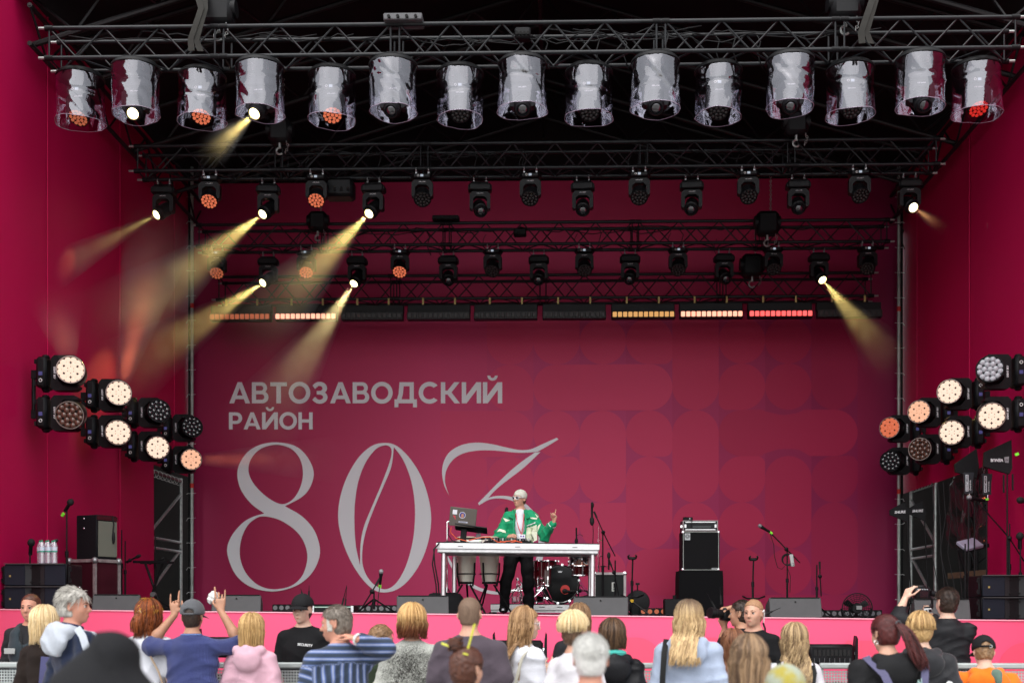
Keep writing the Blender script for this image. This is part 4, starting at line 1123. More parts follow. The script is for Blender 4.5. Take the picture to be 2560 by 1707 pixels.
part('hanging_pedal_cable', MB().tube([(.25,-.01,ha*1.0),(.255,-.03,ha*.8),(.25,-.02,ha*.62)],.008,n=6).ball((.25,-.03,ha*.50),(.022,.02,.085),8), CABLE, t_)
for zz in (.70,.92): part('rivet', MB().ball((-.002,.22,ha*zz),(.008,.012,.012),8), CHROME, t_)
# water bottles: a shrink-wrapped pack on the left speaker stack
PET = bpy.data.materials.new('clear_bottle'); PET.use_nodes = True
t, b = nodes(PET); out = t.nodes['Material Output']
tr = t.nodes.new('ShaderNodeBsdfTransparent'); tr.inputs[0].default_value = (.88,.84,.90,1)
gl = t.nodes.new('ShaderNodeBsdfGlossy'); gl.inputs['Roughness'].default_value = .12
df = t.nodes.new('ShaderNodeBsdfDiffuse'); df.inputs[0].default_value = (.85,.86,.92,1)
m1 = t.nodes.new('ShaderNodeMixShader'); m1.inputs[0].default_value = .28; m2 = t.nodes.new('ShaderNodeMixShader'); m2.inputs[0].default_value = .2
t.links.new(tr.outputs[0], m1.inputs[1]); t.links.new(df.outputs[0], m1.inputs[2]); t.links.new(m1.outputs[0], m2.inputs[1]); t.links.new(gl.outputs[0], m2.inputs[2]); t.links.new(m2.outputs[0], out.inputs['Surface'])
GCAP = mat('green_cap', (.01,.22,.12), .4); LBL = mat('pale_bottle_label', (.55,.62,.72), .5); LBL2 = mat('green_label_band', (.03,.30,.20), .5)
for r_ in range(2):
    for c_ in range(3):
        p = at(105+c_*15.5-r_*5, 1400, 13.72+r_*.09); k = 's' 
        t_ = thing('water_bottle', f'{("front","rear")[r_]} row {("left","middle","right")[c_]} clear water bottle with green cap on the left speaker stack', 'bottle', (p.x, 13.72+r_*.09, ZL), group='six pack of water bottles')
        prof = [(.0,0),(.028,.0),(.033,.01)]
        for q in range(8): prof += [(.0335,.02+q*.012),(.0315,.026+q*.012)]
        prof += [(.034,.13),(.034,.20),(.031,.215),(.018,.245),(.012,.252),(.012,.258)]
        part('body', lambda: MB().lathe(prof,16), PET, t_, key='bottle')
        part('cap', lambda: MB().lathe([(.014,.256),(.014,.274),(.0,.275)],12), GCAP, t_, key='bcap')
        part('label', lambda: MB().lathe([(.0345,.150),(.0345,.192)],16), LBL, t_, key='blabel')
        part('label_band', lambda: MB().lathe([(.0347,.135),(.0347,.149)],16), LBL2, t_, key='blband')

# front microphone on the boom stand
mic_stand('boom microphone stand at the front, left of the white table', 935, 13.95, 1478, [(899,1528),(930,1478),(950,1444)])
mic('silver ball microphone on the front boom stand, before the large zero', 953, 1428, 13.9, (.12,-.25,.9), 'ball', 1.05, True)
o = part('microphone_cable', MB().tube([at(950,1462,13.88),at(946,1490,13.88),at(943,1528,13.88)],.005,n=5), CABLE, None); tag(o, 'thin black cable hanging from the front microphone', 'cable')
# radio antennas on receivers
def whip(label, pts, Y, nm='radio_antenna'):
    w = [at(q[0], q[1], Y) for q in pts]
    t_ = thing(nm, label, 'antenna', w[0], group='whip antennas of the radio receivers')
    w = [v-w[0] for v in w]
    part('sleeve', MB().cyl(w[0], w[0].lerp(w[1],.5), .012, .010, n=8), RUBBER, t_)
    part('rod', MB().cyl(w[0].lerp(w[1],.5), w[1], .006, .003, n=6), BLACKM, t_)
for i, (a, b2) in enumerate((((772,1490),(773,1462)),((756,1486),(752,1470)),((852,1525),(867,1462)),((862,1528),(867,1465)))):
    whip(('antenna rising right behind the black cap of the young guard','short antenna behind the black cap of the young guard','tilted antenna left of the front microphone, leaning right','upright antenna left of the front microphone')[i], (a,b2), 14.1)
for i, (a, b2) in enumerate((((1790,1524),(1767,1480)),((1803,1510),(1800,1465)),((1911,1536),(1952,1518)))):
    whip(('left-leaning antenna before the black covered box','upright antenna before the black covered box','antenna lying low across the right floor monitor')[i], (a,b2), 13.75)
def receiver(label, px0, px1, Y):
    a = on(px0, Y); b2 = on(px1, Y); w = b2.x-a.x
    t_ = thing('radio_receiver', label, 'radio receiver', ((a.x+b2.x)/2, Y, a.z), group='radio receivers on the stage floor')
    part('case', MB().box((0,.15,.045),(w,.3,.085),ch=.006), BLACKM, t_)
    q = MB()
    for s_ in (-1,1): q.box((s_*w*.46,-.01,.045),(.03,.02,.075))
    part('rack_ear', q, ALU, t_)
    part('face_strip', MB().box((0,-.003,.068),(w*.9,.006,.012)), mat('pale_green_strip',(.35,.5,.42),.4), t_)
receiver('rack radio receiver on the floor behind the black capped guard', 778, 885, 13.95)
receiver('rack radio receiver on the floor behind the photographer', 1774, 1830, 13.95)

# DJ table
Yt0 = 14.63
a = at(1088, 1370, Yt0); b_ = at(1497, 1372, Yt0); wT = b_.x-a.x; xT = (a.x+b_.x)/2; zT = hz_(1358, Yt0); zF = floor_z(xT)
til = math.atan(0.0107)
t_ = thing('deck_table', 'white aluminium stage deck on tall legs used as a DJ table', 'table', (xT, Yt0, zF), (0, til, 0))
hT = zT-zF
part('deck_frame', MB().box((0,.5,hT-.035),(wT,1.0,.07),ch=.004).box((0,.5,hT-.09),(wT*.985,.98,.045),ch=.006), ALUW, t_)
part('frame_groove', MB().box((0,-.0015,hT-.072),(wT*.995,.004,.006)).box((0,.005,hT-.115),(wT*.985,.012,.008)), mat('groove_grey',(.16,.16,.165),.5,.4), t_)
part('slot', MB().box((-wT*.35,-.002,hT-.04),(.06,.004,.006)), RUBBER, t_); part('slot', MB().box((0,-.002,hT-.04),(.06,.004,.006)), RUBBER, t_); part('slot', MB().box((wT*.35,-.002,hT-.04),(.06,.004,.006)), RUBBER, t_)
part('deck_top', MB().box((0,.5,hT+.006),(wT*.99,.98,.012)), STAGEB, t_)
for (x, y, sc) in ((-.455,.07,1),(-.425,.93,1),(.46,.07,1),(.46,.93,1)):
    part('leg', lambda: MB().cyl((0,0,0),(0,0,hT-.12),.030,n=14), ALU, t_, loc=(wT*x,y,0), key='tleg')
    q = MB()
    part('leg_holes', lambda: (lambda q: [q.cyl((.028,0,.1+k*.055),(.034,0,.1+k*.055),.006,n=6) for k in range(13)] and q)(MB()), RUBBER, t_, loc=(wT*x,y,0), key='tholes', kind='stuff')
ZTOP = zT+.012
def ttop(px, dy):  # x at depth Yt0+dy, on the table top
    p = at(px, 1355, Yt0+dy); return Vector((p.x, Yt0+dy, ZTOP-(p.x-xT)*.0107))
# laptop on its stand
Yl = 14.95; p = ttop(1160, .32); zb = hz_(1318, Yl)
t_ = thing('laptop_stand', 'black laptop stand on the white table', 'laptop stand', p)
part('base_plate', MB().box((0,.06,.01),(.24,.2,.02)), BLACKM, t_)
part('column', MB().box((-.01,.05,(zb-p.z)/2),(.075,.04,zb-p.z-.02),Matrix.Rotation(.08,3,'Y'),ch=.006), BLACKM, t_)
part('tray', MB().box((.09,.02,zb-p.z-.012),(.40,.24,.012),Matrix.Rotation(.13,3,'Y') @ Matrix.Rotation(-.25,3,'X')), BLACKM, t_)
sA, sB = at(1119,1270,Yl), at(1177,1270,Yl)
tl = thing('laptop', 'open dark grey laptop with round portrait sticker on its lid', 'laptop', (p.x+.02, Yl-.02, zb), (0,.10,.10))
part('keyboard_half', MB().box((.04,.06,.004),(.34,.22,.014),Matrix.Rotation(-.18,3,'X'),ch=.004), mat('laptop_grey',(.13,.115,.10),.42,.5), tl)
lid = part('lid', MB().box((0,0,.12),(.335,.010,.235),ch=.004), mat('laptop_grey',(.13,.115,.10),.42,.5), tl, loc=(-.045,-.05,.0), rot=(.16,0,0))
part('sticker_arrow', MB().prism([(-.125,.135),(-.118,.115),(-.105,.108),(-.095,.085),(-.085,.09),(-.097,.113),(-.088,.122)],.0006,Matrix.Translation((0,-.0062,0))), mat('red_arrow',(.55,.04,.06),.5), lid, None)
part('sticker_square', MB().box((-.105,-.0056,.175),(.055,.001,.055)), mat('white_sticker',(.68,.70,.74),.5), lid)
part('round_sticker', MB().cyl((-.01,-.0054,.145),(-.01,-.0064,.145),.040,n=28), mat('white_sticker',(.68,.70,.74),.5), lid)
part('round_sticker_face', MB().cyl((-.01,-.006,.145),(-.01,-.007,.145),.035,n=28), mat('blue_sticker',(.03,.035,.22),.5), lid)
part('portrait_print', MB().prism([(.017*math.cos(q*.35)-.008,.143+.024*math.sin(q*.35)) for q in range(18)],.0005,Matrix.Translation((0,-.0078,0))).prism([(-.030,.114),(.014,.114),(.004,.126),(-.020,.126)],.0005,Matrix.Translation((0,-.0078,0))), mat('portrait_skin',(.42,.20,.13),.6), lid, None)
part('name_sticker', MB().prism([(-.05+.0, .052),(.055,.052),(.06,.059),(.055,.068),(-.05,.068),(-.056,.06)],.0008,Matrix.Translation((.005,-.0066,0))), mat('pale_blue_sticker',(.55,.58,.68),.5), lid, None)
part('name_print', MB().box((.005,-.0072,.060),(.085,.0006,.006)), mat('dark_print',(.02,.02,.05),.5), lid)
# controller
p = ttop(1268, .45); t_ = thing('dj_controller', 'black DJ mixing controller with knobs under the performer', 'DJ controller', p)
part('case', MB().box((0,.1,.025),(.60,.34,.045),Matrix.Rotation(.12,3,'X'),ch=.006), BLACK, t_)
KN = mat('knob_grey', (.10,.10,.105), .4)
for i in range(16):
    x = -.27+i*.036
    part('knob', lambda: MB().cyl((0,0,0),(0,0,.035),.010,n=8), KN if i % 3 else mat('pale_knob',(.45,.45,.46),.4), t_, loc=(x,-.02+.05*(i % 2),.045), key=f'knob{bool(i%3)}')
for s_ in (-1,1): part('jog_wheel', MB().cyl((s_*.17,.12,.05),(s_*.17,.12,.075),.075,n=20), BLACKM, t_)
p = ttop(1188, .12); t_ = thing('power_adapter', 'flat white plastic box lying on the table under the laptop', 'adapter', p); part('case', MB().box((0,.03,.018),(.16,.09,.034),ch=.006), WHITEP, t_)
part('status_light', MB().box((.06,-.017,.02),(.01,.003,.008)), NEON, t_)
p = ttop(1196, .5); t_ = thing('phone_holder', 'small grey device on a post beside the laptop', 'device', p); part('body', MB().box((0,0,.09),(.06,.03,.10),ch=.006), mat('device_grey',(.25,.25,.27),.4), t_); part('post', MB().cyl((0,0,0),(0,0,.19),.007,n=6), BLACKM, t_)
ORC = mat('orange_cable', (.75,.10,.03), .5)
for i, (pts, m_, lb) in enumerate((
   ([(1128,1318),(1126,1330),(1140,1345),(1168,1352)],ORC,'orange cable dropping from the left side of the laptop'),
   ([(1172,1350),(1200,1343),(1225,1342),(1245,1355),(1290,1350)],ORC,'orange cable winding across the table before the controller'),
   ([(1250,1352),(1270,1358),(1290,1352),(1305,1355)],ORC,'short orange cable end by the right side of the controller'),
   ([(1122,1318),(1120,1335),(1130,1350),(1150,1356)],CABLE,'black cable looping beside the laptop'),
   ([(1100,1356),(1130,1352),(1165,1356),(1200,1357)],CABLE,'black cable lying along the left of the table top'))):
    o = part('cable', MB().tube([at(q[0],q[1],Yt0+.10+.02*k) for k, q in enumerate(pts)],.006,n=6), m_, None); tag(o, lb, 'cable')
for i, dx in enumerate((0, 6)):
    o = part('cable', MB().tube([at(1098,1357,Yt0-.02),at(1086-dx*.3,1372,Yt0-.05),at(1081+dx,1410,Yt0-.03),at(1090+dx,1460,Yt0+.05),at(1092+dx,1500,Yt0+.1)],.009,n=6), CABLE, None)
    tag(o, ('outer','inner')[i]+' black cable hanging off the left end of the white table', 'cable')
# chrome rod left of the laptop, bag under the table
b_ = on(1117, 15.9); t_ = thing('cymbal_stand', 'thin chrome percussion stand behind the left table leg', 'stand', b_)
part('rod', MB().cyl((0,0,0),(0,0,hz_(1305,15.9)-b_.z),.012,n=8), CHROME, t_); part('cross_arm', MB().cyl((0,0,hz_(1305,15.9)-b_.z),(.06,0,hz_(1300,15.9)-b_.z),.01,n=8), CHROME, t_)
for k in range(3): part('leg', MB().cyl((0,0,.35),(.25*math.cos(k*2.1+.6),.25*math.sin(k*2.1+.6),.01),.01,n=6), CHROME, t_)
b_ = on(1112, 15.3); t_ = thing('gear_bag', 'black soft gear bag on the stage under the left end of the table', 'bag', b_)
q = MB(); vs = []; fs = []
for j in range(6):
    f = j/5; z = .26*math.sin(f*PI/2); k = (1-f**3*.45)
    for i in range(20):
        a_ = 2*PI*i/20; cx_, sy_ = math.cos(a_), math.sin(a_)
        rx = .26*k*(abs(cx_)**.5*(1 if cx_>0 else -1)); ry = .16*k*(abs(sy_)**.5*(1 if sy_>0 else -1))
        vs.append((rx+.012*math.sin(a_*5+j), ry, z+.015*math.sin(a_*3+j*2)))
for j in range(5):
    for i in range(20): i2=(i+1)%20; fs.append((j*20+i,j*20+i2,(j+1)*20+i2,(j+1)*20+i))
fs.append(tuple(range(100,120)))
part('body', q.add(vs, fs), mat('black_fabric',(.011,.011,.012),.9,bump=.4,bscale=60), t_, 2)
part('strap', MB().tube([(.2,-.05,.2),(.27,-.1,.1),(.32,-.1,.02)],.015,n=6), mat('black_fabric',(.011,.011,.012),.9), t_)

# congas
PEARL = mat('pale_gold_lacquer', (.90,.86,.73), .3, .0, coat=.8)
SKINH = mat('drum_head', (.62,.55,.42), .5)
for i, (px, lb) in enumerate(((1166,'left conga drum of pale gold lacquer under the table, below the laptop'),(1223,'right conga drum of pale gold lacquer beside the performer'))):
    Y = 15.75; b_ = on(px, Y); zt = hz_(1342, Y)-b_.z; zl = hz_(1457, Y)-b_.z
    t_ = thing('conga_drum', lb, 'drum', b_, group='congas under the table')
    h = zt-zl
    part('shell', MB().lathe([(.085,zl),(.092,zl+.02),(.118,zl+h*.35),(.135,zl+h*.62),(.138,zl+h*.8),(.128,zt-.04)],28), PEARL, t_)
    part('bottom_band', MB().lathe([(.088,zl-.01),(.097,zl-.008),(.097,zl+.016),(.09,zl+.02)],28), BLACKM, t_)
    part('rim_hoop', MB().torus((0,0,zt-.02),.132,.010,n=28,k=6), BLACKM, t_)
    part('drum_head', MB().lathe([(.126,zt-.03),(.126,zt),(.11,zt+.006),(0.0,zt+.008)],28), SKINH, t_)
    part('stand_ring', MB().torus((0,0,zl+h*.20),.122,.008,n=28,k=6), BLACKM, t_)
    for k in range(3):
        a_ = -.55+k*2*PI/3+i*.5; c, s_ = math.cos(a_), math.sin(a_)
        part('stand_arm', MB().tube([(c*.135,s_*.135,zl+h*.44),(c*.13,s_*.13,zl+h*.2),(c*.10,s_*.10,zl-.04)],.013,n=6), RUBBER, t_)
        part('leg', MB().cyl((c*.06,s_*.06,zl-.02),(c*.30,s_*.30,.01),.013,n=6), BLACKM, t_)
    for k in range(6):
        a_ = k*PI/3+.3; c, s_ = math.cos(a_), math.sin(a_)
        part('tension_rod', lambda: MB().cyl((0,0,0),(0,0,-.11),.005,n=5).box((0,0,-.11),(.02,.02,.03)), CHROME, t_, loc=(c*.142,s_*.142,zt-.02), key='congarod')

# riser of low decks behind the performer
Yr = 17.0; a = at(1226,1520,Yr); b_ = at(1424,1520,Yr)
hR = .14
for k in range(2):
    w = (b_.x-a.x)/2; xc = a.x+w*(k+.5); z0 = floor_z(xc)
    t_ = thing('drum_riser_deck', ('left','right')[k]+' low aluminium riser deck under the drum kit', 'stage deck', (xc, Yr, z0), group='riser decks under the drum kit')
    part('frame', MB().box((0,1.0,hR-.04),(w*.99,2.0,.075),ch=.004).box((0,1.0,hR-.095),(w*.97,1.96,.035)), ALUW, t_)
    part('deck_top', MB().box((0,1.0,hR+.004),(w*.98,1.98,.01)), STAGEB, t_)
    part('slot', MB().box((-w*.2,-.002,hR-.035),(.08,.004,.008)), RUBBER, t_); part('slot', MB().box((w*.25,-.002,hR-.035),(.08,.004,.008)), RUBBER, t_)
    for s_ in (-1,1): part('foot', MB().box((s_*w*.4,.05,.015),(.06,.06,.03)), RUBBER, t_)
ZR = floor_z(0)+hR+.01
# drum kit
DRUMB = mat('black_drum_lacquer', (.010,.009,.010), .08, coat=1.0, spec=.8)
HEADB = mat('black_drum_head', (.003,.003,.0035), .2, spec=.12)
REDD = mat('red_black_lacquer', (.035,.002,.003), .1, coat=1.0)
def drum(name, label, px, py, Y, r, dep, ax, shell, head, lugs=8, stand=None):
    c = at(px, py, Y); t_ = thing(name, label, 'drum', c, group='drums of the drum kit')
    Rm = Vector(ax).to_track_quat('Z','Y').to_matrix().to_4x4()
    part('shell', MB().lathe([(r*.97,-dep/2),(r*.97,dep/2)],36,Rm), shell, t_)
    for s_ in (-1,1):
        part('hoop', MB().torus(Rm.to_3x3() @ Vector((0,0,s_*dep/2)), r, .011, n=36, k=6, axis=Vector(ax)), CHROME if name != 'bass_drum' else DRUMB, t_)
        part('drum_head', MB().lathe([(r*.96,0),(r*.9,.003*s_),(0.001,.005*s_)],36,Rm @ Matrix.Translation((0,0,s_*dep/2))), head, t_)
    for k in range(lugs):
        a_ = 2*PI*k/lugs+.2; q = MB()
        M = Rm @ Matrix.Rotation(a_,4,'Z') @ Matrix.Translation((r*1.0,0,0))
        for s_ in (-1,1): q.cyl(M @ Vector((.012,0,s_*dep*.5+s_*.012)), M @ Vector((.012,0,s_*dep*.22)), .005, n=5); q.box(M @ Vector((.008,0,s_*dep*.2)),(.02,.02,.05),(Rm @ Matrix.Rotation(a_,4,'Z')).to_3x3()); q.box(M @ Vector((.008,0,s_*(dep*.5+.004))),(.03,.03,.02),(Rm @ Matrix.Rotation(a_,4,'Z')).to_3x3())
        part('lug', q, CHROME, t_)
    return t_, c, Rm
t_, c, Rm = drum('bass_drum', 'large black bass drum with a round red port in its front head', 1400, 1461, 17.8, .275, .42, (0,-1,.03), DRUMB, HEADB, 10)
part('port_ring', MB().cyl((.075,-.214,-.075),(.075,-.222,-.075),.068,n=28), mat('red_felt',(.42,.03,.025),.7), t_)
part('maker_mark', MB().prism([(-.035,.20),(-.025,.175),(.025,.175),(.035,.20),(.015,.188),(0,.205),(-.015,.188)],.002,Matrix.Translation((0,-.2215,0))), mat('silver_print',(.55,.56,.58),.3,.5), t_, None)
for s_ in (-1,1): part('spur', MB().cyl((s_*.22,-.1,-.17),(s_*.34,-.22,-.275),.010,n=6), CHROME, t_)
mic('black kick drum microphone in front of the red port', 1412, 1477, 17.45, (-1,-.5,.1), 'wind', 1.1)
mic_stand('low boom stand reaching to the bass drum', 1470, 17.4, 1478, [(1500,1476),(1450,1476),(1418,1478)])
drum('floor_tom', 'black and red floor tom left of the bass drum', 1363, 1433, 17.75, .185, .36, (0,0,1), REDD, HEADB, 8)
drum('rack_tom', 'black rack tom with chrome hoop at the upper right of the kit', 1448, 1396, 17.9, .155, .20, (.0,-.25,1), DRUMB, SKINH, 8)
drum('snare_drum', 'small snare drum with amber lower head at the right of the kit', 1450, 1424, 17.7, .165, .14, (0,-.10,1), REDD, mat('amber_head',(.55,.14,.03),.35), 8)
for i, (px, yt, lb) in enumerate(((1446,1385,'chrome drum stand under the snare'),(1497,1315,'chrome cymbal stand behind the right table leg'),(1330,1395,'chrome cymbal stand behind the performer'))):
    Y = 17.9; b_ = on(px, Y); b_.z = ZR; h = hz_(yt, Y)-ZR
    t_ = thing('cymbal_stand', lb, 'stand', b_, group='chrome hardware stands of the drum kit')
    part('tube', MB().cyl((0,0,.1),(0,0,h*.6),.013,n=8).cyl((0,0,h*.6),(0,0,h),.009,n=8), CHROME, t_)
    for zz in (.35,.6,.8): part('collar', MB().cyl((0,0,h*zz),(0,0,h*zz+.04),.022,n=8).cyl((0,0,h*zz+.02),(.05,-.02,h*zz+.02),.007,n=6), CHROME, t_)
    for k in range(3): part('leg', MB().cyl((0,0,.32),(.27*math.cos(k*2.1+i),.27*math.sin(k*2.1+i),.01),.009,n=6).cyl((0,0,.1),(.15*math.cos(k*2.1+i),.15*math.sin(k*2.1+i),.14),.006,n=5), CHROME, t_)
t_ = thing('cymbal', 'dark cymbal disc on the stand at the right of the kit', 'cymbal', at(1508,1415,17.9)); part('disc', MB().lathe([(.09,-.005),(.05,.0),(.02,.012),(.0,.014)],24), RUBBER, t_)
# tangle of chrome pedals
for i, (px, sd) in enumerate(((1290,1),(1310,2),(1350,3))):
    rnd = random.Random(sd); b_ = on(px, 17.5); b_.z = ZR
    t_ = thing('drum_pedal', ('chrome hi-hat pedal and legs behind the left boot of the performer','chrome pedal cluster between the legs of the performer','chrome drum pedal beside the bass drum')[i], 'drum pedal', b_, group='chrome pedals of the drum kit')
    part('footboard', MB().box((0,0,.07),(.09,.28,.012),Matrix.Rotation(.3,3,'X')), CHROME, t_)
    part('frame', MB().cyl((-.06,.1,0),(-.05,.1,.22),.010,n=6).cyl((.06,.1,0),(.05,.1,.22),.010,n=6).cyl((-.06,.1,.2),(.06,.1,.2),.012,n=6), CHROME, t_)
    part('beater', MB().cyl((0,.1,.2),(.02,.0,.36),.006,n=6).ball((.02,0,.37),(.025,.025,.025),8), CHROME, t_)
    q = MB()
    for k in range(4): q.cyl((rnd.uniform(-.2,.2),rnd.uniform(-.1,.15),.01),(rnd.uniform(-.08,.08),rnd.uniform(-.05,.1),rnd.uniform(.2,.38)),.008,n=6)
    part('support_rods', q, CHROME, t_)
# boom stands around the kit
mic_stand('tall black boom stand right of the table with a thin overhead microphone', 1507, 17.2, 1330, [(1538,1390),(1508,1330),(1485,1278)])
mic('long thin overhead microphone hanging from the tall boom stand', 1480, 1302, 17.15, (0,-.1,-1), 'pencil', 1.35)
mic('thin overhead microphone tip above the tall boom stand', 1481, 1262, 17.15, (0,-.1,1), 'pencil', .9)
o = part('microphone_cable', MB().tube([at(1482,1300,17.2),at(1483,1330,17.2),at(1482,1360,17.2)],.006,n=5), CABLE, None); tag(o, 'thin black cable hanging from the overhead microphone', 'cable')
mic_stand('thin microphone stand right of the noise-marked case', 1538, 16.9, 1400, [(1548,1490),(1535,1430),(1522,1398)])
mic('small pencil microphone near the case beside the table', 1522, 1388, 16.85, (0,-.1,1), 'pencil', 1.0)
mic('small clip microphone above the rack tom with a cable loop', 1441, 1352, 17.6, (0,-.2,-1), 'pencil', 1.0)
o = part('microphone_cable', MB().torus(at(1449,1345,17.6),.055,.004,n=18,k=5,axis=Vector((0,1,0)),a0=-.9,a1=2.6), CABLE, None); tag(o, 'black cable loop above the rack tom microphone', 'cable')
mic('thin dark microphone tip behind the left shoulder of the performer', 1266, 1276, 17.6, (.15,0,1), 'pencil', 1.1)
mic_stand('black boom stand mostly hidden behind the performer', 1262, 17.6, 1290)
# small flight case
b_ = on(1524, 17.3); wN = 76/pm(17.3); hN = hz_(1433,17.3)-b_.z
t_ = thing('small_flight_case', 'small black flight case with pale edges and stencilled letters behind the table', 'flight case', b_)
part('panel', MB().box((0,.2,hN/2),(wN,.4,hN)), mat('dark_case_board',(.010,.012,.012),.55,noise=.3,nscale=9), t_)
for x in (-1,1):
    part('edge_strip', MB().box((x*wN/2,0,hN/2),(.035,.03,hN)), EDGE, t_)
part('edge_strip', MB().box((0,0,hN),(wN,.03,.035)), EDGE, t_)
for x in (-1,1): part('corner_ball', MB().ball((x*wN/2,0,hN),(.035,.03,.035),8), CHROME, t_)
part('stencil_plate', MB().box((.06,-.006,hN*.68),(.06,.006,.13)), mat('pale_stencil',(.5,.52,.48),.6), t_)
text('stencil_lettering', 'NOKEL', .034, RUBBER, t_, (.06,-.0105,hN*.68), (PI/2,PI/2,0), bold=.001)
part('latch', MB().box((.12,-.008,hN*.3),(.06,.012,.05),ch=.004), CHROME, t_)

# guitar stands
def guitar_stand(label, px, Y, ytop):
    b_ = on(px, Y); h = hz_(ytop, Y)-b_.z; t_ = thing('guitar_stand', label, 'guitar stand', b_, group='guitar stands on the right of the stage')
    part('tube', MB().cyl((0,0,.1),(0,0,h*.55),.016,n=8).cyl((0,0,h*.55),(.01,0,h*.93),.011,n=8), BLACKM, t_)
    part('collar', MB().cyl((0,0,h*.5),(0,0,h*.58),.022,n=8), BLACK, t_)
    part('neck_cradle', MB().box((0,-.02,h*.95),(.10,.05,.04),ch=.01).tube([(-.05,-.03,h*.95),(-.055,-.07,h*.98),(-.045,-.09,h*1.0)],.013,n=6).tube([(.05,-.03,h*.95),(.055,-.07,h*.98),(.045,-.09,h*1.0)],.013,n=6), RUBBER, t_)
    part('body_yoke', MB().tube([(-.15,-.08,.28),(-.08,-.02,.25),(.08,-.02,.25),(.15,-.08,.28)],.012,n=6), BLACKM, t_)
    for k in range(3): part('leg', MB().cyl((0,0,.2),(.26*math.cos(k*2.1-.5),.26*math.sin(k*2.1-.5),.01),.012,n=6), BLACKM, t_)
    part('yellow_clip', MB().cyl((0,0,.18),(0,0,.22),.026,n=8), mat('yellow_plastic',(.6,.38,.02),.5), t_)
guitar_stand('guitar stand left of the bass amplifier', 1580, 16.4, 1388)
guitar_stand('guitar stand right of the bass amplifier', 1882, 16.4, 1391)
# small gear behind it
b_ = on(1594, 17.6); t_ = thing('floor_fan', 'small dark round floor fan left of the orange light bar', 'fan', b_)
part('drum', MB().lathe([(.17,-.06),(.18,0),(.17,.06),(.05,.07)],24,Matrix.Translation((0,0,.19)) @ Matrix.Rotation(PI/2,4,'X')), BLACK, t_); part('post', MB().cyl((0,0,.3),(.0,0,.46),.012,n=6).box((0,0,.46),(.06,.04,.03)), BLACKM, t_); part('base', MB().box((0,0,.015),(.25,.2,.03)), BLACK, t_)
b_ = on(1688, 16.8); t_ = thing('equipment_box', 'small black equipment box left of the covered stand', 'box', b_); part('case', MB().box((0,.12,.12),(.30,.24,.24),ch=.012), BLACK, t_); part('knob', MB().cyl((0,.05,.24),(0,.05,.29),.03,n=8), BLACK, t_)
# bass stack
Yb = 18.9; b_ = on(1752, Yb); k_ = pm(Yb)
def boxpx(x0, x1, y0, y1, Y):
    a = at(x0, y1, Y); c = at(x1, y0, Y); return (a.x+c.x)/2, c.x-a.x, a.z, c.z-a.z
CLOTH = mat('black_cover_cloth', (.006,.006,.007), .95, bump=.5, bscale=14)
x, w, z, h = boxpx(1698, 1808, 1426, 1531, Yb)
t_ = thing('covered_box', 'black cloth covered box carrying the bass amplifier stack', 'box', (x, Yb, floor_z(x))); h = hz_(1426, Yb)-floor_z(x); ZA = hz_(1425.5, Yb)
q = MB(); vs = []; fs = []
for j in range(7):
    f = j/6; zz = h*f
    for i in range(40):
        u = i/40*4; sd_ = int(u); f2 = u-sd_; e_ = 1+.02*(1-f)+(.010*math.sin(i*1.9))*(1-f)
        c4 = [(-1,-1),(1,-1),(1,1),(-1,1)]
        A, B = c4[sd_], c4[(sd_+1)%4]; xx = A[0]+(B[0]-A[0])*f2; yy = A[1]+(B[1]-A[1])*f2
        k2 = 1 if f < .99 else .985
        vs.append((xx*w/2*e_*k2, .3+yy*.3*e_*k2, zz))
for j in range(6):
    for i in range(40): i2=(i+1)%40; fs.append((j*40+i,j*40+i2,(j+1)*40+i2,(j+1)*40+i))
fs.append(tuple(range(240,280)))
part('cloth_cover', q.add(vs, fs), CLOTH, t_, .6)
x, w, z, h = boxpx(1706, 1800, 1327, 1425, Yb)
t_ = thing('bass_cabinet', 'tall black bass speaker cabinet with pale edging and round badge', 'speaker', (x, Yb+.03, ZA))
h -= .0
part('cabinet', MB().box((0,.25,h/2),(w,.46,h),ch=.008), mat('black_tolex',(.006,.006,.008),.75), t_)
part('grille', MB().box((0,.014,h/2),(w*.92,.012,h*.94)), mat('black_cloth_grille',(.008,.008,.009),.8,bump=.5,bscale=300), t_)
PIP = mat('pale_piping', (.42,.46,.42), .5)
for s_ in (-1,1):
    part('piping', MB().box((s_*w*.47,.004,h/2),(.008,.012,h*.965)), PIP, t_); part('piping', MB().box((0,.004,h/2+s_*h*.482),(w*.94,.012,.008)), PIP, t_)
    for s2 in (-1,1): part('metal_corner', MB().ball((s_*w*.475,.015,h/2+s2*h*.475),(.026,.02,.026),8), CHROME, t_)
part('round_badge', MB().box((-w*.36,.006,h*.865),(.085,.008,.105)), mat('silver_badge',(.42,.44,.45),.35,.4), t_)
part('badge_ring', MB().torus((-w*.36,.0,h*.875),.030,.004,n=20,k=5,axis=Vector((0,1,0))).torus((-w*.36,.0,h*.875),.015,.004,n=16,k=5,axis=Vector((0,1,0))), BLACK, t_)
part('name_plate', MB().box((w*.36,.006,h*.045),(.085,.008,.026)), mat('silver_badge',(.42,.44,.45),.35,.4), t_); text('name_lettering','AMPEG',.022,BLACK,t_,(w*.36,.0005,h*.045),UPR)
x, w, z, h = boxpx(1708, 1796, 1298, 1325.5, Yb); z = ZA+hz_(1327,Yb)-hz_(1425,Yb)
t_ = thing('bass_amplifier', 'bass amplifier head in a rack case on top of the bass cabinet', 'amplifier', (x, Yb+.05, z))
part('rack_case', MB().box((0,.22,h/2),(w,.4,h)), BLACK, t_)
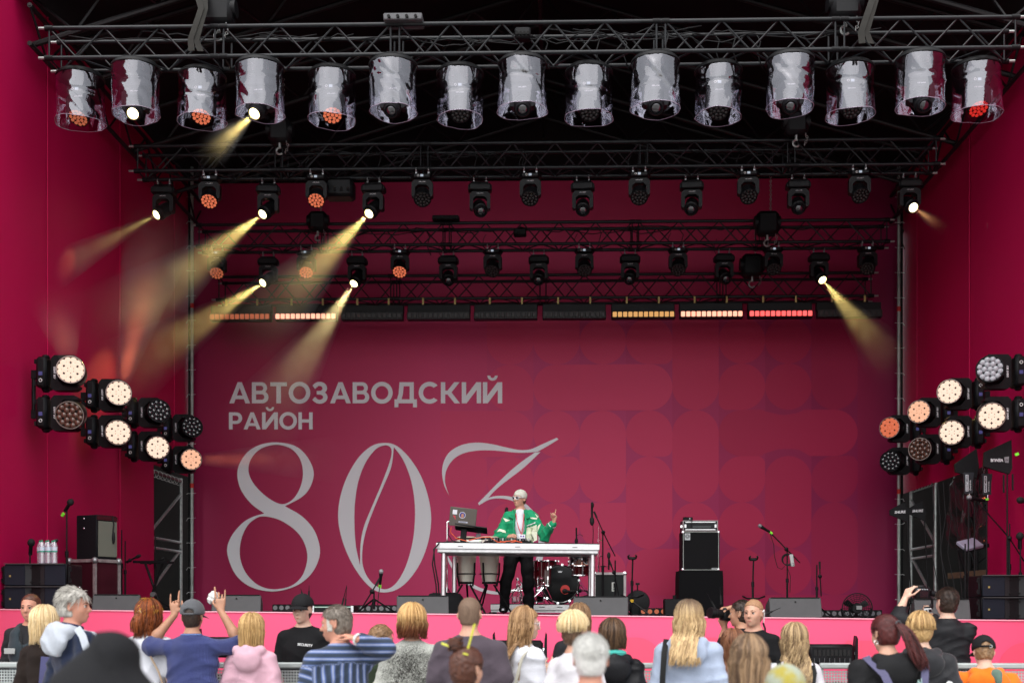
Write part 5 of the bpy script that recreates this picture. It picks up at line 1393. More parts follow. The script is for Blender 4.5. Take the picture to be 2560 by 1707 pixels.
for s_ in (-1,1):
    part('case_edge', MB().box((s_*w*.488,.012,h/2),(.013,.02,h*1.0)), EDGE, t_); part('case_edge', MB().box((0,.010,h/2+s_*h*.46),(w,.02,.010)), EDGE, t_)
    part('rack_rail', MB().box((0,.006,h/2+s_*h*.34),(w*.86,.012,.014)), ALU, t_)
    part('handle', MB().box((s_*w*.43,-.004,h*.48),(.03,.02,h*.30)), ALU, t_)
part('face_plate', MB().box((0,.004,h*.48),(w*.80,.02,h*.42)), mat('amp_face',(.016,.018,.02),.35), t_)
part('panel_print', MB().box((.02,-.0075,h*.40),(w*.52,.003,h*.13)), mat('dim_green_print',(.06,.09,.085),.5), t_)
q = MB()
for k in range(9): q.cyl((-w*.20+k*.028,-.006,h*.40),(-w*.20+k*.028,-.02,h*.40),.008,n=8)
part('knobs', q, mat('knob_grey',(.10,.10,.105),.4), t_, kind='stuff')
part('case_latch', MB().box((-w/2-.02,.05,h*.45),(.04,.05,.05),ch=.006), CHROME, t_)
t_ = thing('tuner_pedal', 'small dark device lying on top of the bass amplifier', 'device', (at(1722,1298,Yb).x, Yb+.15, z+h)); part('body', MB().box((0,0,.03),(.15,.10,.055),ch=.008), BLACK, t_); part('cable', MB().tube([(.03,-.05,.04),(.05,-.14,-.01),(.045,-.17,-.10)],.006,n=5), CABLE, t_); part('button', MB().cyl((.03,-.052,.03),(.03,-.06,.03),.012,n=8), ALU, t_)
# boom stand with power strip
Ym = 16.8
mic_stand('black boom stand with a hanging power strip and coiled cable', 1968, Ym, 1376, [(2000,1406),(1966,1372),(1920,1325)])
mic('silver and black vocal microphone at the end of the boom beside the bass amplifier', 1900, 1314, Ym-.05, (-.8,-.1,.5), 'ball', 1.1, True)
p = at(1980, 1400, Ym-.08); t_ = thing('power_strip', 'pale grey power strip hanging from the boom stand', 'power strip', p, (0,-.15,0))
part('case', MB().box((0,0,0),(.05,.03,.17),ch=.008), mat('grey_white_plastic',(.42,.44,.43),.5), t_); part('socket', MB().box((.005,-.0165,-.04),(.012,.004,.012)), RUBBER, t_); part('socket', MB().box((.005,-.0165,-.065),(.012,.004,.012)), RUBBER, t_)
q = MB()
for k in range(5): q.torus(at(1968,1397,Ym-.05)+Vector((.004*k,0,-.004*k)), .075, .006, n=18, k=5, axis=Vector((.1+.05*k,1,.1)))
tag(part('cable_coil', q, CABLE, None), 'coil of black cable hung on the boom stand', 'cable', None)
o = part('microphone_cable', MB().tube([at(1925,1332,Ym-.05),at(1934,1360,Ym-.05),at(1936,1390,Ym-.05),at(1944,1418,Ym-.05),at(1955,1422,Ym-.05),at(1966,1410,Ym-.05),at(1976,1440,Ym-.03),at(1975,1480,Ym)],.005,n=5), CABLE, None); tag(o, 'thin black cable drooping from the boom with the power strip', 'cable')
mic_stand('short folded boom stand right of the power strip stand', 2042, 16.6, 1412, [(2053,1490),(2050,1440),(2049,1403)])
# fan
Yf = 15.9; p = on(2140, Yf); rF = 37/pm(Yf); zc = hz_(1520, Yf)
t_ = thing('cage_fan', 'round black cage fan on the stage floor at the right', 'fan', (p.x, Yf, zc))
for k in range(7):
    part('cage_ring', MB().torus((0,-.05-.02*math.cos(k*.25),0), rF*(1-k*.13), .004 if k else .008, n=40, k=5, axis=Vector((0,1,0))), BLACKM, t_)
q = MB()
for k in range(24): a_ = 2*PI*k/24; q.cyl((math.cos(a_)*rF,-.05,math.sin(a_)*rF),(math.cos(a_+.2)*.05,-.07,math.sin(a_+.2)*.05),.003,n=4)
part('cage_wires', q, BLACKM, t_, kind='stuff')
for k in range(3):
    a0 = .5+k*2*PI/3; q = MB(); vs = []; fs = []
    for j in range(6):
        f = j/5; r_ = rF*(.15+.72*f); wd = .25+.40*math.sin(f*PI*.8+.3)
        for i in range(5): a_ = a0+wd*(i/4-.5); vs.append((r_*math.cos(a_), .0+.05*(i/4-.5), r_*math.sin(a_)))
    for j in range(5):
        for i in range(4): a_ = j*5+i; fs.append((a_,a_+1,a_+6,a_+5))
    part('fan_blade', q.add(vs, fs), BLACK, t_, 2)
part('motor', MB().cyl((0,-.08,0),(0,.14,0),.065,n=16), BLACK, t_)
part('badge', MB().box((.02,-.085,.01),(.07,.01,.05)), mat('grey_badge',(.2,.2,.2),.5), t_)
part('stand', MB().tube([(-rF,0,0),(-rF*.9,0,-(zc-p.z)*.8),(-.15,0,-(zc-p.z)+.015),(.15,0,-(zc-p.z)+.015),(rF*.9,0,-(zc-p.z)*.8),(rF,0,0)],.012,n=6), BLACKM, t_)
# right corner: antennas
def stand_pole(t_, x, y, z0, z1, r=.010): part('pole', MB().cyl((x,y,z0),(x,y,z1),r,n=8), BLACKM, t_)
def fin_antenna(label, px, py, Y, w, h, flip, txt, base, grp):
    """log-periodic antenna: pointed on one side, arrow shaped"""
    p = at(px, py, Y); t_ = thing('fin_antenna', label, 'antenna', p, (0,-.05,0), group=grp)
    s_ = -1 if flip else 1
    poly = [(s_*-w*.5,-h*.10),(s_*-w*.5,h*.12),(s_*w*.28,h*.50),(s_*w*.34,h*.20),(s_*w*.5,h*.02),(s_*w*.42,-h*.12),(s_*w*.36,-h*.5)]
    part('paddle', MB().prism(poly, .03, Matrix.Translation((0,-.015,0))), mat('matt_black_paddle',(.008,.008,.009),.7), t_)
    text('lettering', txt, .052, WHITET, t_, (0,-.0175,.0), UPR, bold=.0015, shear=.15)
    stand_pole(t_, s_*w*.36, 0, base-p.z, -h*.42)
    part('tripod', MB().cyl((s_*w*.36,0,base-p.z+.3),(s_*w*.36-.2,-.1,base-p.z),.009,n=6).cyl((s_*w*.36,0,base-p.z+.3),(s_*w*.36+.2,-.1,base-p.z),.009,n=6).cyl((s_*w*.36,0,base-p.z+.3),(s_*w*.36,.22,base-p.z),.009,n=6), BLACKM, t_)
fz = floor_z(5.5)
fin_antenna('black arrow-shaped antenna with white lettering, left of the pair at the right scaffold', 2249, 1280, 17.6, 50/pm(17.6), 52/pm(17.6), False, 'SHURE', fz, 'arrow antennas at the right scaffold')
fin_antenna('black arrow-shaped antenna with white lettering, right of the pair at the right scaffold', 2293, 1277, 17.9, 46/pm(17.9), 52/pm(17.9), False, 'SHURE', fz, 'arrow antennas at the right scaffold')
def paddle(label, px, py, Y, w, h, txt, base):
    p = at(px, py, Y); t_ = thing('paddle_antenna', label, 'antenna', p, group='flared grey antennas at the right')
    poly = [(-w*.38,-h/2),(w*.38,-h/2),(w*.40,0),(w*.5,h/2),(-w*.5,h/2),(-w*.40,0)]
    part('paddle', MB().prism(poly,.022,Matrix.Translation((0,-.011,0))), mat('slate_plastic',(.030,.033,.038),.5), t_)
    part('label_strip', MB().box((-w*.16,-.0125,0),(w*.26,.003,h*.78)), mat('white_sticker',(.68,.70,.74),.5), t_)
    text('strip_lettering', 'AVANT-MEDIA', .030, BLACK, t_, (-w*.16,-.0152,0), (PI/2,-PI/2,0), bold=.001)
    text('lettering', txt, .024, WHITET, t_, (w*.16,-.0122,-.03), (PI/2,-PI/2,0))
    stand_pole(t_, 0, 0, base-p.z, -h/2)
    part('tape_band', MB().box((0,-.005,-h/2-.06),(.035,.03,.025)), NEON, t_)
    part('connector', MB().cyl((.01,0,-h/2-.05),(.01,0,-h/2+.01),.008,n=6), CHROME, t_)
paddle('flared grey antenna with white strip, left of the pair at the right', 2421, 1207, 15.6, 26/pm(15.6), 52/pm(15.6), 'SENNHEISER', fz)
paddle('flared grey antenna with white strip, right of the pair at the right', 2467, 1210, 15.6, 26/pm(15.6), 52/pm(15.6), 'SENNHEISER', fz)
def soft_fin(label, poly_px, Y, txt, base):
    cx_ = sum(q[0] for q in poly_px)/len(poly_px); cy_ = sum(q[1] for q in poly_px)/len(poly_px); p = at(cx_, cy_, Y)
    t_ = thing('soft_cover_antenna', label, 'antenna', p, group='black cloth fin antennas at the right')
    poly = [((at(q[0],q[1],Y)-p).x, (at(q[0],q[1],Y)-p).z) for q in poly_px]
    part('cloth_fin', MB().prism(poly,.05,Matrix.Translation((0,-.025,0))), mat('black_fabric',(.011,.011,.012),.9), t_)
    if txt:
        text('lettering', 'VENUE', .050, WHITET, t_, (-.045,-.027,.0), (PI/2,PI,0), bold=.0012)
        part('logo_shield', MB().prism([(.045,.035),(.105,.045),(.10,-.035),(.055,-.03)],.002,Matrix.Translation((0,-.0275,0))), mat('grey_shield',(.22,.22,.23),.5), t_, None)
        text('logo_lettering', 'RF', .035, BLACK, t_, (.077,-.0285,.002), (PI/2,PI,0))
    x_ = poly[3][0]-.02
    stand_pole(t_, x_, 0, base-p.z, poly[3][1])
    part('strap', MB().box((x_-.05,-.02,poly[3][1]-.12),(.02,.01,.22)).box((x_+.06,-.02,poly[3][1]-.10),(.02,.01,.2)), mat('black_fabric',(.011,.011,.012),.9), t_)
soft_fin('black cloth covered fin antenna with upside-down white lettering', [(2460,1130),(2527,1100),(2529,1170),(2522,1185),(2458,1166)], 15.0, True, fz)
soft_fin('black cloth covered fin antenna without lettering behind the flared antennas', [(2386,1160),(2440,1122),(2446,1165),(2440,1196),(2388,1180)], 15.9, False, fz)
o = part('cable_tag', MB().box(at(2542,1135,15.0),(.05,.01,.035),Matrix.Rotation(-.4,3,'Y')), NEON, None); tag(o, 'neon green cable tag beside the lettered fin antenna', 'tag')
# stands and microphones in the right corner
mic_stand('long boom stand leaning across the right corner', 2524, 15.3, 1310, [(2565,1410),(2524,1345),(2440,1250)], wbase=.25)
mic('grey ball microphone on the long boom in the right corner', 2423, 1243, 15.2, (-.9,-.2,.15), 'ball', 1.3)
mic_stand('straight black microphone stand in front of the right banner', 2521, 15.5, 1340)
mic_stand('microphone stand above the right speaker stack', 2551, 15.0, 1345)
mic('large black round microphone at the right edge, higher', 2551, 1250, 15.0, (-.8,-.3,.2), 'wind', 1.25)
mic('black round microphone at the right edge above the speaker stack', 2550, 1340, 15.0, (-.1,-.3,.9), 'wind', 1.35)
mic_stand('thick black stand leaning in front of the right tarpaulin', 2413, 15.3, 1360, wbase=.2)
b_ = on(2440,16.0); t_ = thing('keyboard', 'pale keyboard on a black stand behind the right speakers', 'keyboard', (b_.x-.08, 16.0, hz_(1362,16.0)), (0,-.2,.4))
part('case', MB().box((0,0,0),(.30,.2,.05),Matrix.Rotation(.6,3,'X'),ch=.01), mat('lilac_case',(.30,.27,.36),.5), t_); part('stand_bar', MB().cyl((-.2,0,-.03),(-.05,0,hz_(1530,16)-hz_(1362,16)),.02,n=8).box((.05,-.05,-.06),(.4,.05,.05)), BLACKM, t_)
q = MB()
for k in range(5):
    x0 = 2330+k*14; q.tube([at(x0,1205,16.4+.1*k),at(x0+6,1290,16.4),at(x0+10*math.sin(k*2),1380,16.2),at(x0+20,1500,15.8)],.006,n=5)
tag(part('hanging_cables', q, CABLE, None), 'thin black cables hanging over the clear plastic at the right scaffold', 'cable')
# gear in the pit before the skirt: moving light bars
def pit_light(label, x0, x1, ytop, Y, arm):
    a = at(x0, 1600, Y); b_ = at(x1, 1600, Y); w = b_.x-a.x; xc = (a.x+b_.x)/2; zt = hz_(ytop, Y)
    t_ = thing('pit_light', label, 'stage lamp', (xc, Y, 0), group='tilting light bars in front of the stage')
    zc = zt-.16
    part('base', MB().box((0,0,zc-.40),(w*.95,.3,.20),ch=.02), BLACK, t_)
    part('plinth', MB().box((0,0,(zc-.5)/2),(w*.8,.5,zc-.5)), STAGEB, t_)
    for s_ in (-1,1): part('yoke_arm', MB().prism([(s_*w*.47,zc-.36),(s_*w*.53,zc-.36),(s_*w*.53,zc+.17),(s_*w*.50,zc+.20),(s_*w*.48,zc+.12),(s_*w*.47,zc)],.12,Matrix.Translation((0,-.06,0))), BLACK, t_)
    part('head', MB().box((0,0,zc),(w*.90,.2,.22),ch=.03), BLACK, t_)
    for k in range(9): part('vent_slot', lambda: MB().box((0,0,0),(w*.055,.006,.065)), RUBBER, t_, loc=((k-4)*w*.082,-.101,.02+zc), key=f'vent{w:.2f}')
    q = MB()
    for k in range(8): q.box(((k-3.5)*w*.1,-.102,zc-.06),(.006,.006,.05))
    part('rib', q, mat('dark_grey_case',(.07,.07,.075),.5), t_, kind='stuff')
    part('pivot', MB().cyl((w*.45,0,zc),(w*.47,0,zc),.04,n=12), CHROME, t_)
    part('strap', MB().box((w*.05,-.16,zc-.40),(.06,.02,.24)), WEBBING, t_)
pit_light('black tilting light bar before the stage, right of the wavy haired woman', 2012, 2138, 1597, 12.9, 1)
pit_light('black tilting light bar before the stage, behind the long haired girl in glasses', 1236, 1364, 1588, 12.9, 1)
pit_light('black tilting light bar before the stage, behind the man in the blue shirt', 500, 590, 1580, 12.9, 1)

# crowd barrier of perforated panels
PERF = mat('zinc_perforated_sheet', (.36,.39,.38), .5, .4, noise=.12, nscale=10)
YBAR = 10.25
def barrier(label, xa, xb):
    t_ = thing('barrier_panel', label, 'barrier', (xa, YBAR, 0), group='perforated barrier panels in front of the stage')
    w = xb-xa; z1 = 1.15; q = MB(); p_ = .0245; bw = .0105
    nx = int((w-.06)/p_); nz = int(.62/p_)
    for i in range(nx+1): q.add([(.03+i*p_,0,z1-.66),(.03+i*p_+bw,0,z1-.66),(.03+i*p_+bw,0,z1-.04),(.03+i*p_,0,z1-.04)],[(0,1,2,3)])
    for j in range(nz+1):
        zz = z1-.045-j*p_; q.add([(.03,.0012,zz-bw),(w-.03,.0012,zz-bw),(w-.03,.0012,zz),(.03,.0012,zz)],[(0,1,2,3)])
    part('perforated_sheet', q, PERF, t_, None, kind='stuff')
    part('lower_sheet', MB().box((w/2,.002,.25),(w-.04,.004,.48)), PERF, t_)
    part('top_rail', MB().box((w/2,.0,z1),(w-.01,.06,.05),ch=.012), PERF, t_)
    for x in (.02, w-.02): part('post', MB().box((x,.02,z1/2),(.045,.045,z1)), PERF, t_)
    part('rear_brace', MB().cyl((w/2,.05,1.0),(w/2,.9,.02),.02,n=8), GALV, t_)
    part('foot_plate', MB().box((w/2,.45,.008),(w*.9,.9,.016)), GALV, t_)
xs = [-5.2+1.06*i for i in range(11)]
for i, x in enumerate(xs[:-1]): barrier(f'{nth(i,10)} perforated zinc barrier panel between crowd and stage', x+.01, xs[i+1]-.01)
# ------------------------------------------------------------------ people
class Field:
    """distance field on a grid; round cones and ellipsoids are blended into one continuous surface"""
    def __init__(s, lo, hi, h):
        s.h = h; s.lo = np.array(lo, float); n = np.ceil((np.array(hi)-s.lo)/h).astype(int)+1; s.n = n
        s.ax = [s.lo[i]+h*np.arange(n[i]) for i in range(3)]
        s.F = np.full(n, 1.0, np.float32)
    def _sl(s, lo, hi):
        a = np.clip(((np.array(lo)-s.lo)/s.h).astype(int), 0, s.n); b = np.clip(np.ceil((np.array(hi)-s.lo)/s.h).astype(int)+1, 0, s.n)
        return tuple(slice(int(i), int(j)) for i, j in zip(a, b))
    def _g(s, sl): return np.meshgrid(*[s.ax[i][sl[i]] for i in range(3)], indexing='ij', sparse=True)
    def _mix(s, sl, d, k, sub=False):
        A = s.F[sl]
        if sub: d = -d; r = np.maximum(A, d)+ (np.maximum(k-np.abs(A-d), 0)**2)/(4*k) if k > 0 else np.maximum(A, d)
        else: r = np.minimum(A, d)-(np.maximum(k-np.abs(A-d), 0)**2)/(4*k) if k > 0 else np.minimum(A, d)
        s.F[sl] = r
    def cone(s, a, b, ra, rb, k=.03):
        a = np.array(a, float); b = np.array(b, float); m = max(ra, rb)+k+3*s.h
        sl = s._sl(np.minimum(a, b)-m, np.maximum(a, b)+m)
        if 0 in [q.stop-q.start for q in sl]: return s
        X, Y, Z = s._g(sl); ab = b-a; L = float(ab@ab)+1e-9
        t = np.clip(((X-a[0])*ab[0]+(Y-a[1])*ab[1]+(Z-a[2])*ab[2])/L, 0, 1)
        d = np.sqrt((X-a[0]-t*ab[0])**2+(Y-a[1]-t*ab[1])**2+(Z-a[2]-t*ab[2])**2)-(ra+(rb-ra)*t)
        s._mix(sl, d.astype(np.float32), k); return s
    def ell(s, c, r, k=.03, R=None, sub=False):
        c = np.array(c, float); r = np.array(r, float); m = r.max()+k+3*s.h
        sl = s._sl(c-m, c+m)
        if 0 in [q.stop-q.start for q in sl]: return s
        X, Y, Z = s._g(sl); P = [X-c[0], Y-c[1], Z-c[2]]
        if R is not None:
            Rm = np.array(R); P = [Rm[0][i]*P[0]+Rm[1][i]*P[1]+Rm[2][i]*P[2] for i in range(3)]
        k0 = np.sqrt((P[0]/r[0])**2+(P[1]/r[1])**2+(P[2]/r[2])**2); k1 = np.sqrt((P[0]/r[0]**2)**2+(P[1]/r[1]**2)**2+(P[2]/r[2]**2)**2)+1e-9
        s._mix(sl, (k0*(k0-1)/k1).astype(np.float32), k, sub); return s
    def grid(s): return np.meshgrid(*s.ax, indexing='ij', sparse=True)
    def mesh(s, name, mats, smooth_it=1):
        F = s.F; I = F < 0; n = s.n
        c = np.zeros(n-1, np.int8)
        for i in (0,1):
            for j in (0,1):
                for k in (0,1): c += I[i:n[0]-1+i, j:n[1]-1+j, k:n[2]-1+k]
        act = (c > 0) & (c < 8); idx = -np.ones(n-1, np.int64); pos = np.argwhere(act); idx[act] = np.arange(len(pos))
        acc = np.zeros((len(pos), 3)); cnt = np.zeros(len(pos))
        p = pos
        cor = [(i,j,k) for i in (0,1) for j in (0,1) for k in (0,1)]
        val = {q: F[p[:,0]+q[0], p[:,1]+q[1], p[:,2]+q[2]] for q in cor}
        for q in cor:
            for a in range(3):
                if q[a] == 0:
                    r = list(q); r[a] = 1; r = tuple(r); va, vb = val[q], val[r]; m = (va < 0) != (vb < 0)
                    t = np.where(m, va/(va-vb+1e-12), 0); e = np.array(q, float)[None]+np.zeros((len(p),3)); e[:,a] += t
                    acc[m] += e[m]; cnt[m] += 1
        V = s.lo+s.h*(pos+acc/np.maximum(cnt,1)[:,None])
        quads = []
        for a in range(3):
            b, d = [(1,2),(2,0),(0,1)][a]
            sl0 = [slice(1, n[q]-1) for q in range(3)]; sl1 = list(sl0); sl0[a] = slice(0, n[a]-1); sl1[a] = slice(1, n[a])
            A = I[tuple(sl0)]; B = I[tuple(sl1)]
            e = np.argwhere(A != B)
            if len(e) == 0: continue
            flip = A[tuple(e.T)]
            e = e.copy(); off = np.ones(3, int); off[a] = 0; e += off
            def cell(db, dd):
                q = e.copy(); q[:, b] += db; q[:, d] += dd; return idx[tuple(q.T)]
            Q = np.stack([cell(-1,-1), cell(0,-1), cell(0,0), cell(-1,0)], 1)
            Q[~flip] = Q[~flip][:, ::-1]; quads.append(Q)
        Q = np.concatenate(quads); Q = Q[(Q >= 0).all(1)]
        for _ in range(smooth_it):        # relax the surface slightly
            S_ = np.zeros_like(V); C_ = np.zeros(len(V))
            for i in range(4):
                np.add.at(S_, Q[:,i], V[Q[:,(i+1)%4]]); np.add.at(C_, Q[:,i], 1)
            V = .55*V+.45*S_/np.maximum(C_,1)[:,None]
        me = bpy.data.meshes.new(name); me.vertices.add(len(V)); me.vertices.foreach_set('co', V.astype(np.float32).ravel())
        me.loops.add(len(Q)*4); me.loops.foreach_set('vertex_index', Q.astype(np.int32).ravel())
        me.polygons.add(len(Q)); me.polygons.foreach_set('loop_start', np.arange(len(Q), dtype=np.int32)*4)
        me.polygons.foreach_set('use_smooth', np.ones(len(Q), bool))
        for m in (mats if isinstance(mats, list) else [mats]): me.materials.append(m)
        me.update(); me.validate(); return me

def skin(name, col):
    if name in MATS: return MATS[name]
    m = mat(name, col, .5, spec=.35, noise=.14, nscale=14, bump=.06, bscale=120); t, b = nodes(m)
    b.inputs['Subsurface Weight'].default_value = .12; b.inputs['Subsurface Radius'].default_value = (.012,.005,.003); b.inputs['Subsurface Scale'].default_value = 1.0
    return m
SKIN = skin('fair_skin', (.56,.31,.215)); SKINR = skin('ruddy_skin', (.50,.235,.16)); SKINP = skin('pale_skin', (.63,.40,.30)); SKINT = skin('tanned_skin', (.44,.225,.14))
LIP = mat('lips', (.42,.13,.11), .45); EYEW = mat('eye_white', (.62,.6,.57), .3); IRIS = mat('dark_iris', (.03,.022,.018), .2); BROW = mat('dark_eyebrow', (.05,.03,.02), .8)
def hairmat(name, c0, c1, rough=.42, root=None):
    """strand colours run between two tones, chosen per strand by a vertex attribute; root darkens near the scalp where the dye has grown out"""
    if name in MATS: return MATS[name]
    m = bpy.data.materials.new(name); m.use_nodes = True; t, b = nodes(m)
    a = t.nodes.new('ShaderNodeAttribute'); a.attribute_name = 'strand'; sp = t.nodes.new('ShaderNodeSeparateColor'); t.links.new(a.outputs['Color'], sp.inputs[0])
    r = t.nodes.new('ShaderNodeValToRGB'); r.color_ramp.elements[0].color = (*c0,1); r.color_ramp.elements[1].color = (*c1,1)
    t.links.new(sp.outputs[0], r.inputs[0]); out = r.outputs[0]
    if root is not None:
        mx = t.nodes.new('ShaderNodeMix'); mx.data_type = 'RGBA'
        cr = t.nodes.new('ShaderNodeMapRange'); cr.inputs['From Min'].default_value = root[1]; cr.inputs['From Max'].default_value = root[2]; cr.inputs['To Min'].default_value = 1; cr.inputs['To Max'].default_value = 0
        t.links.new(sp.outputs[1], cr.inputs['Value']); t.links.new(cr.outputs[0], mx.inputs['Factor']); t.links.new(out, mx.inputs['A']); mx.inputs['B'].default_value = (*root[0],1); out = mx.outputs['Result']
    t.links.new(out, b.inputs['Base Color']); b.inputs['Roughness'].default_value = rough; b.inputs['Specular IOR Level'].default_value = .35
    n = t.nodes.new('ShaderNodeTexNoise'); n.inputs['Scale'].default_value = 220; tc = t.nodes.new('ShaderNodeTexCoord'); mp = t.nodes.new('ShaderNodeMapping'); mp.inputs['Scale'].default_value = (1,1,.08)
    t.links.new(tc.outputs['Object'], mp.inputs[0]); t.links.new(mp.outputs[0], n.inputs['Vector'])
    bp = t.nodes.new('ShaderNodeBump'); bp.inputs['Strength'].default_value = .5; bp.inputs['Distance'].default_value = .004; t.links.new(n.outputs['Fac'], bp.inputs['Height']); t.links.new(bp.outputs[0], b.inputs['Normal'])
    MATS[name] = m; return m
def strand_mesh(name, strands, m, n=3):
    """strands: list of (points, radii, tone)"""
    vs = []; fs = []; col = []
    for (pts, rad, tone) in strands:
        pts = np.array(pts); k = len(pts); o = len(vs)
        T = np.gradient(pts, axis=0); T /= np.linalg.norm(T, axis=1)[:,None]+1e-9
        A = np.cross(T, [0.31,.17,.93]); A /= np.linalg.norm(A, axis=1)[:,None]+1e-9; B = np.cross(T, A)
        for i in range(k):
            for j in range(n):
                q = 2*PI*j/n; vs.append(pts[i]+rad[i]*(math.cos(q)*A[i]+math.sin(q)*B[i])); col.append((tone, i/(k-1), 0, 1))
        for i in range(k-1):
            for j in range(n): j2 = (j+1) % n; fs.append((o+i*n+j, o+i*n+j2, o+(i+1)*n+j2, o+(i+1)*n+j))
    me = bpy.data.meshes.new(name); me.from_pydata([tuple(v) for v in vs], [], fs); me.materials.append(m)
    a = me.color_attributes.new('strand', 'FLOAT_COLOR', 'POINT'); a.data.foreach_set('color', np.array(col, np.float32).ravel())
    me.polygons.foreach_set('use_smooth', np.ones(len(fs), bool)); me.update(); return me
def tone_mesh(me, fn):
    n = len(me.vertices); co = np.zeros(n*3, np.float32); me.vertices.foreach_get('co', co); co = co.reshape(-1,3)
    a = me.color_attributes.new('strand', 'FLOAT_COLOR', 'POINT'); c = np.ones((n,4), np.float32); c[:,0] = fn(co); c[:,1] = .5; a.data.foreach_set('color', c.ravel())

def cloth(name, col, rough=.85, kind=None, c2=None, bump=.25, bscale=90):
    if name in MATS: return MATS[name]
    m = mat(name, col, rough, spec=.2, noise=.10, nscale=9, bump=bump, bscale=bscale, sheen=.15 if max(col) > .02 else 0)
    t, b = nodes(m)
    if kind:
        tc = t.nodes.new('ShaderNodeTexCoord'); 
        mx = t.nodes.new('ShaderNodeMix'); mx.data_type = 'RGBA'
        src = b.inputs['Base Color'].links[0].from_socket if b.inputs['Base Color'].links else None
        if kind == 'dots':     # a woven grid of pale dots
            mp = t.nodes.new('ShaderNodeVectorMath'); mp.operation = 'MULTIPLY'; mp.inputs[1].default_value = (95,95,95)
            fr = t.nodes.new('ShaderNodeVectorMath'); fr.operation = 'FRACTION'; sp = t.nodes.new('ShaderNodeSeparateXYZ')
            t.links.new(tc.outputs['Object'], mp.inputs[0]); t.links.new(mp.outputs[0], fr.inputs[0]); t.links.new(fr.outputs[0], sp.inputs[0])
            g1 = t.nodes.new('ShaderNodeMath'); g1.operation = 'GREATER_THAN'; g1.inputs[1].default_value = .6; g2 = t.nodes.new('ShaderNodeMath'); g2.operation = 'GREATER_THAN'; g2.inputs[1].default_value = .6
            t.links.new(sp.outputs[0], g1.inputs[0]); t.links.new(sp.outputs[2], g2.inputs[0]); mu = t.nodes.new('ShaderNodeMath'); mu.operation = 'MULTIPLY'
            t.links.new(g1.outputs[0], mu.inputs[0]); t.links.new(g2.outputs[0], mu.inputs[1]); fac = mu.outputs[0]
            t.links.new(fac, mx.inputs['Factor']); mx.inputs['B'].default_value = (*c2,1); 
        elif kind == 'stripes':
            at_ = t.nodes.new('ShaderNodeAttribute'); at_.attribute_name = 'stripe'
            fr = t.nodes.new('ShaderNodeMath'); fr.operation = 'FRACT'; t.links.new(at_.outputs['Fac'], fr.inputs[0])
            r = t.nodes.new('ShaderNodeValToRGB'); e = r.color_ramp.elements
            e[0].position = 0; e[0].color = (.022,.032,.052,1); e[1].position = .40; e[1].color = (.032,.048,.08,1)
            for p_, c_ in ((.52,(.09,.14,.33)),(.60,(.22,.27,.46)),(.66,(.34,.34,.34)),(.70,(.22,.27,.46)),(.80,(.09,.14,.33)),(.90,(.035,.05,.09))): q = e.new(p_); q.color = (*c_,1)
            t.links.new(fr.outputs[0], r.inputs[0]); t.links.new(r.outputs[0], b.inputs['Base Color']); return m
        elif kind == 'scribble':   # fine dark scratches thickest between the shoulders
            no = t.nodes.new('ShaderNodeTexNoise'); no.inputs['Scale'].default_value = 55; no.inputs['Detail'].default_value = 3; no.inputs['Distortion'].default_value = 2.2
            t.links.new(tc.outputs['Object'], no.inputs['Vector'])
            ab = t.nodes.new('ShaderNodeMath'); ab.operation = 'SUBTRACT'; ab.inputs[1].default_value = .5; t.links.new(no.outputs['Fac'], ab.inputs[0]); aa = t.nodes.new('ShaderNodeMath'); aa.operation = 'ABSOLUTE'; t.links.new(ab.outputs[0], aa.inputs[0])
            n2 = t.nodes.new('ShaderNodeTexNoise'); n2.inputs['Scale'].default_value = 5; t.links.new(tc.outputs['Object'], n2.inputs['Vector'])
            sp = t.nodes.new('ShaderNodeSeparateXYZ'); t.links.new(tc.outputs['Object'], sp.inputs[0])
            ds = t.nodes.new('ShaderNodeVectorMath'); ds.operation = 'DISTANCE'; ds.inputs[1].default_value = (0,-.13,1.27); t.links.new(tc.outputs['Object'], ds.inputs[0])
            mr = t.nodes.new('ShaderNodeMapRange'); mr.inputs['From Min'].default_value = .02; mr.inputs['From Max'].default_value = .30; mr.inputs['To Min'].default_value = .075; mr.inputs['To Max'].default_value = .0; t.links.new(ds.outputs['Value'], mr.inputs['Value'])
            m3 = t.nodes.new('ShaderNodeMath'); m3.operation = 'MULTIPLY'; t.links.new(mr.outputs[0], m3.inputs[0]); m4 = t.nodes.new('ShaderNodeMapRange'); m4.inputs['From Min'].default_value = .3; m4.inputs['From Max'].default_value = .6; m4.inputs['To Min'].default_value = .4; m4.inputs['To Max'].default_value = 1.5; t.links.new(n2.outputs['Fac'], m4.inputs['Value']); t.links.new(m4.outputs[0], m3.inputs[1])
            lt = t.nodes.new('ShaderNodeMath'); lt.operation = 'LESS_THAN'; t.links.new(aa.outputs[0], lt.inputs[0]); t.links.new(m3.outputs[0], lt.inputs[1]); t.links.new(lt.outputs[0], mx.inputs['Factor']); mx.inputs['B'].default_value = (*c2,1)
        elif kind == 'tiedye':
            no = t.nodes.new('ShaderNodeTexNoise'); no.inputs['Scale'].default_value = 11; no.inputs['Detail'].default_value = 2; t.links.new(tc.outputs['Object'], no.inputs['Vector'])
            r = t.nodes.new('ShaderNodeMapRange'); r.inputs['From Min'].default_value = .42; r.inputs['From Max'].default_value = .6; t.links.new(no.outputs['Fac'], r.inputs['Value']); t.links.new(r.outputs[0], mx.inputs['Factor']); mx.inputs['B'].default_value = (*c2,1)
        if src is not None: t.links.new(src, mx.inputs['A'])
        else: mx.inputs['A'].default_value = (*col,1)
        t.links.new(mx.outputs['Result'], b.inputs['Base Color'])
    return m

